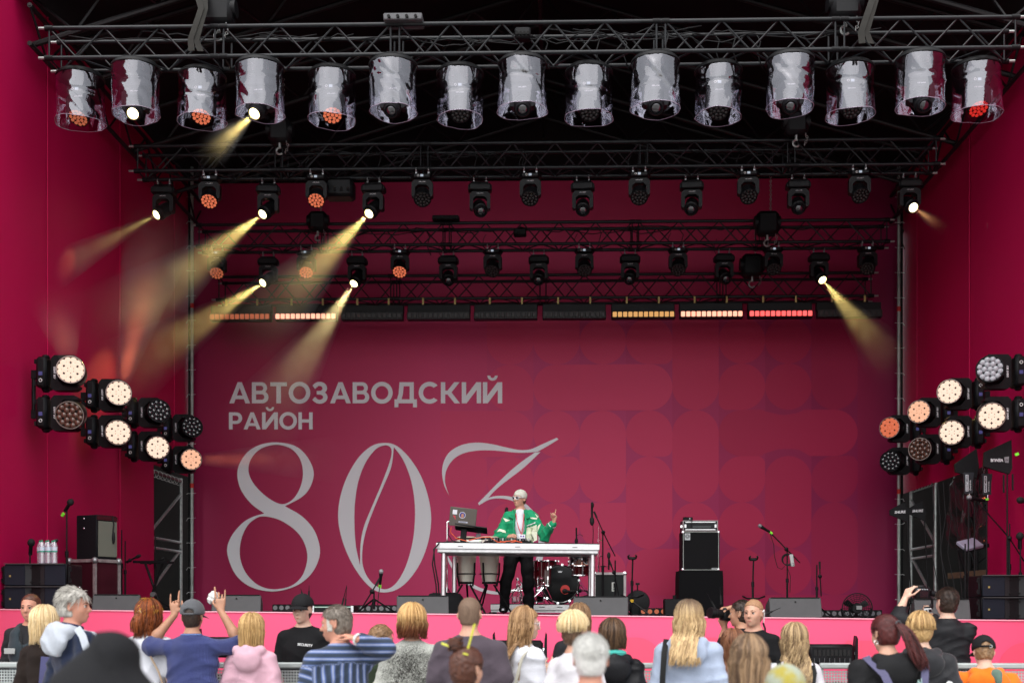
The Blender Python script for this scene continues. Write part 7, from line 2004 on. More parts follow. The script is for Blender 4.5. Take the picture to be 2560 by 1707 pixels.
part('front_glass', MB().lathe([(.044,.148),(.0,.142)],20,Matrix.Translation((-.05,0,0)) @ Matrix.Rotation(-PI/2,4,'Y')), LENSD, t_); part('grip', MB().box((.07,-.03,-.03),(.04,.05,.14),ch=.01), RUBBER, t_); part('eyecup', MB().box((.085,.0,.05),(.03,.04,.03),ch=.006), RUBBER, t_)
# camera operator on the right with raised arm
Yv = 10.9; zt = Z(1471,Yv); L = loc_fn(2367,Yv,-.12,zt)
wl, wr = L(2262,1496,.28), L(2333,1542,.30)
p = person('camera operator in a black shirt raising a video camera on a gimbal with one arm', 2367, Yv, zt, -.12, sk=SKINP, head=(.35,.02,0), build=1.05, h=.007,
   top=dict(kind='long', mat=cloth('black_windbreaker',(.012,.012,.014), rough=.6), loose=.02, cuff=.90, collar=True, fold=.007), arms={'l':(L(2243,1545,.16),wl),'r':(L(2352,1600,.22),wr)},
   hands={'l':dict(d=L(2277,1466,.30)-wl,n=(.6,.45,-.35),c=(.30,.38,.45,.55),t=.1,k=1.12),'r':dict(d=L(2318,1530,.30)-wr,n=(0,.2,1),c=(.7,.75,.8,.85),t=.5)})
cap_hair(p, DKBROWN, t=.013, front=.06, seed=5, rough=.003); tufts(p, DKBROWN, 320, .035, 6, lift=.6)
cp = at(2302,1481,Yv+.30); t_ = thing('video_camera', 'black video camera raised above the crowd on a gimbal', 'camera', cp, (.15,0,.12))
part('body', MB().box((0,0,0),(.145,.09,.10),ch=.014).box((.0,0,.055),(.07,.06,.03),ch=.008), CAMB, t_); part('screen', MB().box((.01,-.047,-.005),(.085,.006,.06)), mat('dark_screen',(.02,.012,.016),.15,spec=.8), t_)
part('lens', MB().cyl((-.01,.04,0),(-.01,.16,0),.04,n=18), CAMB, t_); part('handle_arm', MB().tube([(.07,-.02,-.03),(.10,-.03,-.06),(.105,-.03,-.13),(.085,-.03,-.16)],.012,n=8), BLACKM, t_)
for k in range(5): part('button', lambda: MB().cyl((0,0,0),(0,-.006,0),.005,n=8), mat('pale_button',(.5,.5,.52),.4), t_, loc=(-.05+.022*k,-.046,.038), key='cbutton')
part('joint', MB().cyl((.085,-.02,.0),(.13,-.02,-.01),.028,n=14), BLACK, t_); part('gimbal_pole', MB().tube([(.085,-.03,-.16),(.05,-.03,-.18),(.06,-.03,-.30)],.013,n=8), BLACKM, t_)
cp = at(2319,1526,Yv+.24); t_ = thing('action_camera', 'small white action camera clamped under the gimbal', 'camera', cp)
part('case', MB().box((0,0,0),(.068,.04,.048),ch=.006), mat('silver_white_case',(.55,.56,.56),.4), t_); part('screen', MB().box((.016,-.0215,.002),(.026,.004,.028)), LENSD, t_); part('button', MB().cyl((-.016,-.019,.0),(-.016,-.024,.0),.009,n=12), RUBBER, t_); part('clamp_arm', MB().tube([(-.03,0,.028),(.02,0,.034),(.04,.02,.06)],.010,n=6), BLACKM, t_)

# --- front rows, from the left
p = person('woman with smooth pale blonde hair in a dark jacket, in front of the burly guard', 113, 9.4, Z(1518,9.4), -.25, sk=SKINP, female=True, top=dict(kind='long', mat=cloth('brown_black_jacket',(.016,.010,.008)), collar=True), face=False)
long_hair(p, BLONDE, L=.20, n=320, seed=11, wave=.004, r=.0068, front=.7, puff=.010)
ribbon(p, 'jacket_panel', [(.13,-.155,1.36),(.12,-.165,1.2),(.10,-.16,1.0)], .09, cloth('indigo_panel',(.06,.06,.14)))
Y = 8.55; p = person('grey haired man in profile smiling to the right, navy jacket with pale grey hood', 186, Y, Z(1471,Y), -.75, sk=SKINR, head=(-.72,.0,0), build=1.08, top=dict(kind='hoodie', mat=cloth('navy_jacket',(.012,.019,.045)), loose=.02, fold=.007))
cap_hair(p, GREY, t=.017, front=.070, seed=12, rough=.003, nape=-.075); tufts(p, GREY, 420, .06, 12, lift=.22, r=.0034)
HOODG = cloth('pale_grey_hood',(.42,.45,.50))
f = Field((-.30,-.30,1.22),(.30,.16,1.62),.012)
f.ell((0,-.150,1.375),(.165,.055,.10),.04); f.ell((0,-.13,1.46),(.13,.06,.06),.03)
for s_ in (-1,1): f.cone((s_*.13,-.10,1.46),(s_*.095,.085,1.40),.042,.035,.04); f.cone((s_*.095,.085,1.40),(s_*.07,.115,1.33),.034,.026,.03)
f.ell((0,-.06,1.53),(.088,.085,.085),.02,None,True); f.ell((0,.06,1.46),(.075,.10,.10),.02,None,True)
X, Yg, Zg = f.grid(); f.F -= (.012*(1-np.abs(np.sin(16*Zg+9*np.abs(X)+1.5*np.sin(9*X))))**2+.004*np.sin(40*X+14*Zg)*np.sin(36*Zg+8*Yg)).astype(np.float32)
link('hood', f.mesh('hood', HOODG), p['T'])
part('collar_edge', MB().torus((0,-.02,1.485),.070,.016,n=24,k=6,axis=Vector((0,.25,1))), cloth('navy_collar',(.012,.016,.06)), p['T'])
ribbon(p, 'shoulder_stripe', [(.17,-.06,1.475),(.235,-.05,1.42),(.275,-.04,1.33)], .05, HOODG, (.4,-.6,.6))
# the near black hood, out of focus
Y = 4.0; p = person('out of focus figure in a raised black hood, nearest to the camera', 262, Y, Z(1606,Y), .2, sk=SKIN, face=False, build=1.05, top=dict(kind='long', mat=cloth('black_hood_cloth',(.012,.012,.0135)), loose=.02))
f = Field((-.36,-.30,1.10),(.36,.26,1.86),.014); f.ell((.01,-.02,1.60),(.118,.145,.165),.04); f.ell((.055,-.02,1.72),(.060,.10,.055),.06); f.ell((-.07,-.05,1.52),(.14,.15,.15),.06); f.ell((.06,-.06,1.50),(.15,.15,.15),.06); f.ell((0,-.05,1.36),(.24,.17,.15),.06)
X, Yg, Zg = f.grid(); f.F += (.013*np.sin(22*X+9*Zg+1)*np.sin(18*Zg-6*Yg)-.016*(1-np.abs(np.sin(9*Zg+7*X+1.2*np.sin(6*X))))**3).astype(np.float32)
link('hood', f.mesh('hood', cloth('black_hood_cloth',(.012,.012,.0135))), p['T'])
p = person('woman with copper hair half tied back in a white t-shirt', 374, 9.9, Z(1500,9.9), -.15, sk=SKINP, head=(-.2,0,0), female=True, face=False, top=dict(kind='tee', mat=cloth('white_tshirt',(.68,.69,.74)), sl=.2))
long_hair(p, COPPER, L=.22, n=230, seed=13, wave=.012, freq=26, r=.007, front=.8, puff=.006); combed(p, COPPER, (0,-.125,.02), 110, 13)
ponytail(p, COPPER, (0,-.128,.02), .16, 46, 13, sweep=(-.02,-.02), tie=mat('pale_hair_tie',(.55,.35,.25),.5))
ORANGE_LOCKS = hairmat('bright_orange_locks', (.5,.22,.02), (.85,.50,.05)); tufts(p, ORANGE_LOCKS, 70, .06, 14, lift=.5, r=.003)  # a few brighter orange locks among the copper hair
ribbon(p, 'bag_strap', [(-.02,-.10,1.45),(.07,-.150,1.32),(.16,-.150,1.16),(.20,-.13,1.02)], .014, mat('tan_strap',(.42,.30,.20),.6))
# man with raised hands
Y, yw = 9.65, 0.0; zt = Z(1497,Y); L = loc_fn(482,Y,yw,zt)
wl, wr = L(436,1531,.20), L(552,1520,.20)
p = person('man in a grey cap and blue dotted shirt raising both hands in horn signs', 482, Y, zt, yw, sk=SKINT, face=False, build=1.16, cover_hair=.02, h=.0065,
  top=dict(kind='tee', mat=cloth('blue_dotted_shirt',(.019,.023,.090),kind='dots',c2=(.13,.17,.40)), loose=.025, sl=.12, collar=True, fold=.006),
  arms={'l':(L(371,1608,.16),wl),'r':(L(603,1606,.16),wr)},
  hands={'l':dict(d=V3(-.02,.05,1),n=V3(.25,1,-.05),c=(.04,.95,1,.06),t=.9,k=1.25,side=-1),'r':dict(d=V3(-.05,.05,1),n=V3(-.2,1,-.05),c=(.03,.5,.7,.10),t=.6,k=1.25,side=1)})
cap_hat(p, cloth('grey_cap',(.085,.088,.095)), True, back_open=True); cap_hair(p, DKBROWN, t=.006, front=.02, seed=15, nape=-.09, rough=.001)
part('collar_stripe', MB().tube([(.088*math.sin(a*.25),-.022-.090*math.cos(a*.25),1.483) for a in range(-5,6)],.004,n=5), mat('light_blue_trim',(.15,.25,.55),.7), p['T'])
cp = L(536,1492,.17); t_ = thing('crumpled_cloth', 'crumpled white cloth held in the raised right hand', 'cloth', at(534,1491,Y+.26))
f = Field((-.09,-.08,-.09),(.09,.08,.09),.006); f.ell((0,0,0),(.042,.035,.05),.02); f.ell((-.02,0,-.03),(.03,.03,.03),.02)
X, Yg, Zg = f.grid(); f.F += (.006*np.sin(150*X+60*Zg)*np.sin(110*Zg-70*X)).astype(np.float32); link('cloth_body', f.mesh('cloth_body', cloth('white_cloth',(.62,.62,.60))), t_)
p = person('girl with straight golden hair in a pale pink hooded top', 630, 9.75, Z(1536,9.75), -.10, sk=SKINP, female=True, face=False, top=dict(kind='hoodie', mat=cloth('pale_pink_cotton',(.60,.36,.43)), loose=.018, fold=.006))
long_hair(p, hairmat('straight_golden_hair',(.36,.20,.07),(.74,.50,.22)), L=.19, n=330, seed=16, wave=.002, r=.0065, front=.75, puff=.006, tip=.6)
# man in the striped shirt
Y, yw = 8.15, .62; zt = Z(1513,Y); L = loc_fn(848,Y,yw,zt); wr = L(893,1597,-.10)
p = person('stocky man in profile in a blue striped shirt, hand on the back of his neck', 848, Y, zt, yw, sk=SKINR, head=(.85,-.12,0), build=1.16, h=.0085, top=dict(kind='long', mat=cloth('blue_striped_shirt',(.03,.045,.08),kind='stripes'), loose=.028, collar=True, stripe=True, cuff=.80, fold=.006),
  arms={'r':(L(958,1622,.05),wr),'l':(V3(-.27,-.02,1.10),V3(-.24,.12,.90))}, hands={'r':dict(d=L(868,1588,-.06)-wr,n=(-.3,.6,-.2),c=(.35,.4,.45,.5),t=.2)})
cap_hair(p, SALT, t=.011, front=.055, seed=17, rough=.002, fade=None); tufts(p, SALT, 260, .025, 17, lift=.3)
tone = hairmat('white_sideburn',(.5,.47,.42),(.7,.68,.62)); st = []
for i in range(60):
    z0 = random.uniform(-.04,.03); st.append(([p['hp'](-.066-.004*random.random(),.030+random.uniform(-.018,.016),z0+.012),p['hp'](-.071,.030+random.uniform(-.018,.018),z0-.01)],[.004,.002],random.random()))
link('sideburn', strand_mesh('sideburn', st, tone), p['T'])
part('watch', MB().torus(wr, .035, .009, n=18, k=6, axis=Vector(L(868,1588,-.06)-wr)), mat('white_watch',(.7,.7,.68),.4), p['T'])
p = person('boy with short fair hair looking right, half hidden by the striped sleeve', 950, 9.9, Z(1563,9.9), -.6, sk=SKIN, head=(-.5,-.1,0), build=.85, top=dict(kind='long', mat=cloth('olive_jacket',(.020,.032,.016))))
cap_hair(p, LTBROWN, t=.015, front=.06, seed=18); tufts(p, LTBROWN, 380, .035, 18, lift=.25)
p = person('woman with wavy golden bob and dark ends in a grey sweater scratched with black lines', 1031, 9.1, Z(1514,9.1), .0, sk=SKIN, female=True, face=False, build=1.15, top=dict(kind='long', mat=cloth('scratched_sweater',(.40,.41,.37),kind='scribble',c2=(.012,.009,.008)), loose=.022, fold=.006))
long_hair(p, GOLDBROWN, L=.16, n=300, seed=19, wave=.014, freq=30, r=.0080, front=.6, puff=.014, flare=.5)
p = person('man with shaved head in a dusky plum t-shirt, seen from behind', 1175, 8.35, Z(1491,8.35), -.05, sk=SKIN, head=(-.05,.05,0), face=False, build=1.17, top=dict(kind='tee', mat=cloth('plum_tshirt',(.068,.052,.066)), loose=.014, sl=.25, fold=.006))
cap_hair(p, STUB, t=.003, front=.070, seed=20, rough=.0004, nape=-.07, h=.0075)
p = person('person with dark red brown hair in a high bun stuck with yellow straws', 1166, 6.4, Z(1618,6.4), -.35, sk=SKIN, head=(-.2,-.05,0), female=True, top=dict(kind='tee', mat=C_CHAR), arms={'r':(V3(.33,-.02,1.20),V3(.20,.10,1.43))}, hands={'r':dict(d=V3(-.3,.2,.9),n=V3(-.3,.9,0),c=(.7,.7,.75,.8),t=.5)}, h=.008)
cap_hair(p, CHEST, t=.016, front=.05, seed=21); combed(p, CHEST, (-.01,-.09,.095), 200, 21, r=.0065)
st = []; rnd = random.Random(5)
for i in range(60):
    a0 = rnd.uniform(0,6.28); rr = rnd.uniform(.012,.045); zz = rnd.uniform(-.02,.035); st.append(([p['hp'](-.035+rr*math.cos(a0+k*.6),-.075+rr*math.sin(a0+k*.6)*.8,.135+zz+.012*math.sin(k)) for k in range(6)],[.008]*5+[.004],rnd.random()))
link('bun', strand_mesh('bun', st, CHEST), p['T'])
YS = mat('yellow_straw',(.62,.62,.06),.4)
part('straw', MB().cyl(p['hp'](.03,-.05,.10),p['hp'](.085,-.06,.26),.0065,n=8), YS, p['T']); part('straw', MB().cyl(p['hp'](-.05,-.09,.125),p['hp'](-.115,-.10,.145),.0065,n=8), YS, p['T']); part('straw', MB().cyl(p['hp'](.04,-.10,.09),p['hp'](.075,-.105,.085),.005,n=8), YS, p['T'])
# long haired girl in glasses
Y, yw = 9.1, -.85; zt = Z(1519,Y); L = loc_fn(1312,Y,yw,zt); wr = L(1366,1682,.0)
p = person('young woman with very long wavy hair and glasses in profile, white t-shirt, hand raised', 1312, Y, zt, yw, sk=SKINP, head=(-.45,-.05,0), female=True, h=.0085, top=dict(kind='tee', mat=cloth('white_tshirt',(.68,.69,.74)), loose=.025, sl=.0), arms={'r':(L(1345,1712,-.1),wr)}, hands={'r':dict(d=L(1392,1650,.05)-wr,n=(-.5,.4,.2),c=(.3,.6,.7,.8),t=.4)})
long_hair(p, hairmat('long_light_brown_hair',(.20,.105,.045),(.50,.30,.145)), L=.52, n=420, seed=22, wave=.012, freq=24, r=.0075, front=1.15, puff=.004, spread=1.05, over=-.02)
GLS = mat('pale_glasses_frame',(.75,.70,.66),.25)
for s_ in (-1,1): part('glasses_rim', MB().torus(p['hp'](s_*.033,.100,.002),.024,.0028,n=20,k=6,axis=Vector(p['hr'] @ V3(s_*.2,1,0))), GLS, p['T']); part('glasses_temple', MB().cyl(p['hp'](s_*.056,.092,.010),p['hp'](s_*.080,-.005,.012),.0026,n=6), GLS, p['T'])
ribbon(p, 'bag_strap', [(.10,-.02,1.475),(.12,-.13,1.36),(.10,-.165,1.2),(.06,-.16,1.0)], .030, mat('olive_white_strap',(.42,.40,.33),.7))
# middle group
p = person('woman with smooth light brown hair mostly hidden behind the pale blonde updo', 1447, 10.0, Z(1510,10.0), .2, sk=SKINP, female=True, face=False, top=dict(kind='tee', mat=C_CHAR)); long_hair(p, LTBROWN, L=.2, n=240, seed=23, wave=.003, r=.0065, front=.8)
p = person('woman with pale blonde hair pinned up over a brown nape, white blouse', 1440, 8.2, Z(1535,8.2), -.55, sk=SKIN, head=(-.1,.05,0), female=True, top=dict(kind='tee', mat=cloth('white_lace',(.62,.60,.63)), loose=.01))
cap_hair(p, BROWN, t=.012, front=.05, seed=24, nape=-.09); tufts(p, BROWN, 160, .03, 24)
st = []; rnd = random.Random(9)
for i in range(460):
    az = rnd.uniform(0,6.28); e = rnd.uniform(.0,.024); rnd0 = rnd.random()*(1 if math.sin(az) < .2 else .2); pts = []
    for k in range(8): q = .1+(1.45+.5*rnd0)*k/7; pts.append(p['hp'](math.sin(q)*math.cos(az)*(.088+e), -.030+math.sin(q)*math.sin(az)*(.100+e), .050+math.cos(q)*(.088+e)))
    st.append((pts,[.0042]*7+[.002],rnd.random()))
link('updo', strand_mesh('updo', st, BLONDE), p['T'])
p = person('old man with cropped white hair thinning at the crown, in a grey collar', 1476, 5.45, Z(1583,5.45), .0, sk=SKINR, face=False, build=1.12, top=dict(kind='tee', mat=cloth('grey_fleece',(.30,.31,.33)), collar=True))
cap_hair(p, WHITEH, t=.007, front=.050, seed=25, rough=.0012, nape=-.075); tufts(p, WHITEH, 700, .022, 25, lift=.15, r=.0022)
f = Field((-.34,-.24,1.25),(.34,.24,1.56),.012); f.ell((0,0,1.30),(.23,.16,.14),.05)
for s_ in (-1,1): f.cone((0,-.02,1.45),(s_*.2,-.01,1.43),.06,.075,.05)
f.ell((0,-.03,1.50),(.085,.09,.12),.02,None,True); link('pink_scarf', f.mesh('pink_scarf', cloth('pink_white_cloth',(.62,.10,.28),kind='tiedye',c2=(.68,.62,.66))), p['T'])
p = person('woman with sleek brown hair, turquoise collar and black padded jacket', 1531, 8.9, Z(1550,8.9), .05, sk=SKIN, female=True, face=False, build=1.12, top=dict(kind='hoodie', mat=cloth('black_padded_jacket',(.010,.010,.012), rough=.5), loose=.03, fold=.010))
long_hair(p, hairmat('sleek_brown_hair',(.030,.016,.010),(.155,.085,.042)), L=.13, n=320, seed=26, wave=.002, r=.0068, front=.65, puff=.006)
part('collar', MB().torus((0,-.03,1.49),.082,.028,n=24,k=8,axis=Vector((0,.15,1))), cloth('turquoise_fleece',(.06,.42,.36)), p['T'])
p = person('woman with long ash blonde hair and dark roots in a pale blue hoodie', 1722, 8.9, Z(1505,8.9), -.15, sk=SKINP, head=(-.15,0,0), female=True, face=False, build=1.18, top=dict(kind='hoodie', mat=cloth('pale_blue_marl',(.36,.42,.54)), loose=.022, fold=.006))
long_hair(p, ASH, L=.36, n=430, seed=27, wave=.013, freq=18, r=.0080, front=.8, puff=.008, spread=1.05, over=-.105)
ribbon(p, 'bag_strap', [(-.165,-.03,1.475),(-.175,-.14,1.38),(-.185,-.165,1.2),(-.195,-.16,.95)], .042, mat('black_strap',(.010,.010,.010),.7))
p = person('woman with reddish brown hair in a pale rose top, half hidden behind two heads', 1832, 9.3, Z(1573,9.3), .15, sk=SKIN, female=True, face=False, build=.95, top=dict(kind='long', mat=cloth('pale_rose_top',(.52,.40,.40)), loose=.012)); long_hair(p, hairmat('reddish_brown_hair',(.10,.035,.018),(.34,.15,.075)), L=.24, n=280, seed=28, wave=.004, r=.0068, front=.8)
p = person('girl with long straight streaked brown hair, near the camera', 1872, 6.6, Z(1592,6.6), .05, sk=SKIN, female=True, face=False, build=.95, top=dict(kind='tee', mat=C_CHAR)); long_hair(p, STREAK, L=.42, n=420, seed=29, wave=.004, freq=14, r=.0070, front=.75, puff=.006, spread=1.1, over=-.02)
p = person('woman with long wavy fair hair and a hair clip, white top with black straps', 1986, 9.0, Z(1560,9.0), .0, sk=SKINP, female=True, face=False, build=.98, top=dict(kind='tee', mat=cloth('white_cotton',(.64,.62,.66)), loose=.015)); long_hair(p, hairmat('wavy_fair_hair',(.14,.085,.045),(.60,.42,.22)), L=.36, n=420, seed=30, wave=.014, freq=30, r=.0070, front=.85, puff=.004, over=-.03)
part('hair_clip', MB().tube([p['hp'](-.075,.02,.085),p['hp'](-.088,.01,.06),p['hp'](-.094,.0,.035)],.004,n=6), mat('pale_clip',(.75,.72,.66),.3), p['T'])
for s_ in (-1,1): ribbon(p, 'top_strap', [(s_*.13,-.02,1.47),(s_*.13,-.13,1.38),(s_*.10,-.16,1.2)], .035, mat('black_strap',(.010,.010,.010),.7))
p = person('child in a washed yellow and sage cap at the bottom of the view', 1962, 5.6, Z(1660,5.6), .1, sk=SKIN, face=False, cover_hair=.02, build=.95, top=dict(kind='tee', mat=cloth('white_cotton',(.64,.62,.66))))
cap_hat(p, cloth('washed_yellow_cap',(.30,.33,.25),kind='tiedye',c2=(.32,.27,.05)), True, t=.026); cap_hair(p, LTBROWN, t=.008, front=.0, seed=31)
# right group
p = person('woman with wine red ponytail and hoop earring in a black hoodie', 2217, 7.9, Z(1536,7.9), .25, sk=SKIN, head=(.15,-.15,0), female=True, build=1.30, top=dict(kind='hoodie', mat=cloth('black_hoodie',(.013,.013,.014)), loose=.03, fold=.008), face=False)
cap_hair(p, WINE, t=.014, front=.05, seed=32, rough=.002); combed(p, WINE, (.02,-.115,.050), 220, 32, r=.006); ponytail(p, WINE, (.022,-.120,.050), .30, 90, 32, sweep=(.15,-.16), r=.0085, wave=.016, tie=mat('grey_hair_tie',(.06,.06,.065),.6))
part('hoop_earring', MB().torus(p['hp'](-.088,-.01,-.060),.013,.003,n=16,k=6,axis=Vector((0,1,0))), mat('silver_ring',(.7,.7,.7),.2,.9), p['T'])
part('hood_mark', MB().box((.12,-.215,1.30),(.04,.002,.004)).box((.105,-.215,1.312),(.004,.002,.018)).box((.115,-.215,1.312),(.004,.002,.018)).box((.130,-.215,1.318),(.004,.002,.03)), mat('mint_print',(.4,.6,.55),.6), p['T'])
bp_ = thing('backpack', 'dusty violet backpack on the back of the woman with the wine red ponytail', 'backpack', p['T'].location, p['T'].rotation_euler); bp_.scale = p['T'].scale
VIO = cloth('dusty_violet_nylon',(.085,.080,.15), rough=.6)
pk = dict(T=bp_)
ribbon(pk, 'shoulder_strap', [(.20,-.02,1.49),(.185,-.17,1.42),(.15,-.215,1.28),(.10,-.235,1.14)], .055, VIO); ribbon(pk, 'shoulder_strap', [(-.17,-.02,1.47),(-.13,-.19,1.36),(-.09,-.225,1.25),(-.03,-.24,1.14)], .055, VIO)
f = Field((-.26,-.45,.70),(.26,-.15,1.22),.013); f.ell((.03,-.27,.98),(.155,.085,.17),.04); f.cone((-.05,-.25,1.13),(.11,-.25,1.13),.045,.045,.04); link('pack_body', f.mesh('pack_body', VIO), bp_)
part('grab_handle', MB().tube([(-.02,-.25,1.15),(-.01,-.25,1.22),(.07,-.25,1.22),(.08,-.25,1.15)],.010,n=6), RUBBER, bp_)
p = person('person with short golden hair and a black hooded windbreaker behind the ponytail', 2301, 8.9, Z(1533,8.9), -.10, sk=SKINP, face=False, build=1.15, top=dict(kind='hoodie', mat=cloth('dark_windbreaker',(.018,.018,.021), rough=.5), loose=.03, fold=.009))
long_hair(p, hairmat('short_golden_hair',(.26,.14,.05),(.70,.46,.20)), L=.035, n=260, seed=33, wave=.006, r=.0070, front=.5, puff=.006, start=(.0,1.1))
part('round_patch', MB().cyl((.175,-.165,1.22),(.178,-.172,1.22),.030,n=20), mat('white_patch',(.75,.75,.74),.6), p['T'])
p = person('boy in a black cap worn forward and a bright orange hoodie leaning at the barrier', 2461, 9.5, Z(1584,9.5), -.05, sk=SKINP, head=(-.05,-.25,0), face=False, cover_hair=.02, build=1.30, top=dict(kind='hoodie', mat=cloth('bright_orange_cotton',(.80,.17,.012)), loose=.03, fold=.008), arms={'l':(V3(-.36,.12,1.18),V3(-.42,.30,1.0)),'r':(V3(.36,.12,1.18),V3(.42,.30,1.0))})
cap_hat(p, cloth('black_cap', (.010,.010,.011)), True, back_open=True); cap_hair(p, LTBROWN, t=.008, front=.02, seed=34, nape=-.075)
f = Field((-.12,-.28,1.28),(.16,-.08,1.52),.011); f.ell((.045,-.165,1.44),(.055,.03,.05),.02); f.ell((.06,-.185,1.39),(.03,.025,.05),.02); link('hood_lining', f.mesh('hood_lining', cloth('sage_lining',(.105,.16,.125))), p['T'])
part('cap_buckle', MB().torus(p['hp'](.03,-.128,.024),.012,.0035,n=12,k=5,axis=Vector((0,1,0))), mat('silver_ring',(.7,.7,.7),.2,.9), p['T'])

# --- the performer
Yd = 16.0; fz_ = floor_z(at(1300,1500,Yd).x)+.02; zt = Z(1222,Yd); L = loc_fn(1300,Yd,PI_,zt,fz_,zt-.012-fz_)
GREEN = cloth('green_jacket_cloth',(.004,.27,.115), rough=.55, bump=.15); CREAM = cloth('cream_panel',(.72,.74,.58)); 
# local frame: the performer faces the audience, so the left side of the photograph is his right side
wr, wl = L(1268,1341,-.22), L(1384,1306,-.28)
er, el = L(1243,1348,-.05), L(1362,1338,-.12)
TROU = cloth('black_cargo_trousers',(.008,.008,.009), bump=.5, bscale=40)
p = person('performer in a green and cream jacket, white beanie and silver sunglasses pointing upward', 1300, Yd, zt, PI_, uniform=True, sk=SKIN, head=(-.70,.02,-.03), cover_hair=.012, build=.95, feet_z=fz_, lower=TROU, h=.0065, group=None,
  top=dict(kind='long', mat=GREEN, loose=.030, cuff=.86, fold=.010, t=.016), arms={'r':(er,wr),'l':(el,wl)},
  hands={'r':dict(d=L(1290,1337,-.26)-wr,n=(0,-.5,-.6),c=(.55,.6,.65,.7),t=.3,side=1),'l':dict(d=L(1396,1264,-.30)-wl,n=(.75,.35,.1),c=(.02,.75,.85,.85),t=.75,side=-1,k=1.15)})
hp = p['hp']; T = p['T']
f = Field((-.28,-.20,0),(.28,.26,1.0),.010)
f.ell((0,0,.93),(.165,.115,.13),.05)
fr, fl = L(1259,1525,.0), L(1322,1520,.05)
for s_, (kx, fx) in ((1,(L(1264,1462,-.06),fr)),(-1,(L(1321,1462,-.04),fl))):
    hip = V3(s_*.085,0,.90)
    f.cone(hip, kx, .105, .082, .04); f.cone(kx, V3(fx[0],fx[1],.12), .080, .072, .03); f.cone(V3(fx[0],0,.20), V3(fx[0],-.01,.07), .08,.075,.03)
X, Yg, Zg = f.grid(); f.F += (.008*np.sin(45*Zg+10*X)*np.sin(22*X+9*Yg)*np.exp(-((Zg-.25)/.35)**2)+.005*np.sin(30*Zg+12*X)).astype(np.float32)
f.F = np.maximum(f.F, (Zg-.985+0*X).astype(np.float32)); link('trousers', f.mesh('trousers', TROU), T)
for s_, fx in ((1, fr), (-1, fl)):
    f = Field((fx[0]-.12,-.16,-.02),(fx[0]+.12,.26,.16),.008); f.cone((fx[0],-.03,.055),(fx[0]+s_*.02,.15,.045),.048,.042,.02); f.ell((fx[0],-.03,.09),(.05,.06,.06),.02)
    f.F = np.maximum(f.F, (.008-f.grid()[2]+0*f.F).astype(np.float32)); link('shoe', f.mesh('shoe', mat('black_shoe',(.012,.012,.013),.5)), T)
    part('shoe_tag', MB().box((fx[0],.188,.05),(.035,.006,.03)), WHITET, T)
    part('knee_strap', MB().torus((fx[0],.0,.46),.088,.011,n=20,k=6,axis=Vector((.25*s_,.1,1))), mat('grey_black_strap',(.022,.022,.024),.7), T)
    part('hanging_strap', MB().tube([(fx[0]+s_*.08,.05,.47),(fx[0]+s_*.11,.06,.38),(fx[0]+s_*.10,.07,.30)],.010,n=6), mat('grey_black_strap',(.022,.022,.024),.7), T)
    text('trouser_lettering', 'FUTURE LAB' if s_ > 0 else 'LAB WEAR', .040, mat('grey_trouser_print',(.07,.07,.07),.7), T, (s_*.09,.135,.72), (PI/2-.05,0,PI)) if False else None
    part('pocket_tape', MB().box((s_*.085,.118,.80),(.14,.008,.02)), mat('grey_black_strap',(.022,.022,.024),.7), T)
# white t-shirt between the open fronts
f = Field((-.16,-.02,.92),(.16,.24,1.50),.009); f.ell((0,.045,1.22),(.085,.118,.22),.03); f.ell((.0,.05,1.02),(.075,.112,.14),.03); f.ell((0,.02,1.42),(.085,.075,.06),.03)
link('white_tshirt', f.mesh('white_tshirt', cloth('white_tshirt',(.68,.69,.74))), T)
for s_ in (-1,1):     # collar leaves of the jacket
    q = MB(); vs = [(s_*.055,-.02,1.50),(s_*.115,-.03,1.465),(s_*.16,.08,1.36),(s_*.085,.145,1.33),(s_*.060,.085,1.44)]
    o_ = part('jacket_collar', q.add([Vector(v) for v in vs],[(0,1,2,3,4)]), GREEN, T, None); md = o_.modifiers.new('t','SOLIDIFY'); md.thickness = .012
    o_ = part('jacket_front_edge', MB().tube([(s_*.080,.120,1.38),(s_*.088,.165,1.22),(s_*.075,.170,1.05)],.013,n=8), GREEN, T)
def patch(pts2, y0, m_=CREAM, nm='cream_panel', push=.007):
    """panel that follows the jacket: outline dropped onto its surface from the front"""
    tp = [c for c in T.children if c.name.startswith('shirt')][0]
    bm = bmesh.new(); bm.from_mesh(tp.data); from mathutils.bvhtree import BVHTree; bv = BVHTree.FromBMesh(bm); bm.free()
    P2 = [Vector((a, b)) for a, b in pts2]; x0 = min(q.x for q in P2); x1 = max(q.x for q in P2); z0 = min(q.y for q in P2); z1 = max(q.y for q in P2)
    n = 26; vs = []; fs = []; ids = {}
    def inside(x, z):
        c = False; j = len(P2)-1
        for i in range(len(P2)):
            if (P2[i].y > z) != (P2[j].y > z) and x < (P2[j].x-P2[i].x)*(z-P2[i].y)/(P2[j].y-P2[i].y)+P2[i].x: c = not c
            j = i
        return c
    def vid(i, k):
        if (i,k) not in ids:
            x = x0+(x1-x0)*i/n; z = z0+(z1-z0)*k/n; h_ = bv.ray_cast(Vector((x,.6,z)), Vector((0,-1,0)))
            ids[(i,k)] = len(vs); vs.append(Vector((x, (h_[0].y if h_[0] is not None else y0)+push, z)))
        return ids[(i,k)]
    for i in range(n):
        for k in range(n):
            if inside(x0+(x1-x0)*(i+.5)/n, z0+(z1-z0)*(k+.5)/n): fs.append((vid(i,k),vid(i+1,k),vid(i+1,k+1),vid(i,k+1)))
    if not fs: return
    o_ = part(nm, MB().add(vs, fs), m_, T, 3); return o_
def PX(*q): return [(L(a,b,-.15)[0], L(a,b,-.15)[2]) for a, b in q]
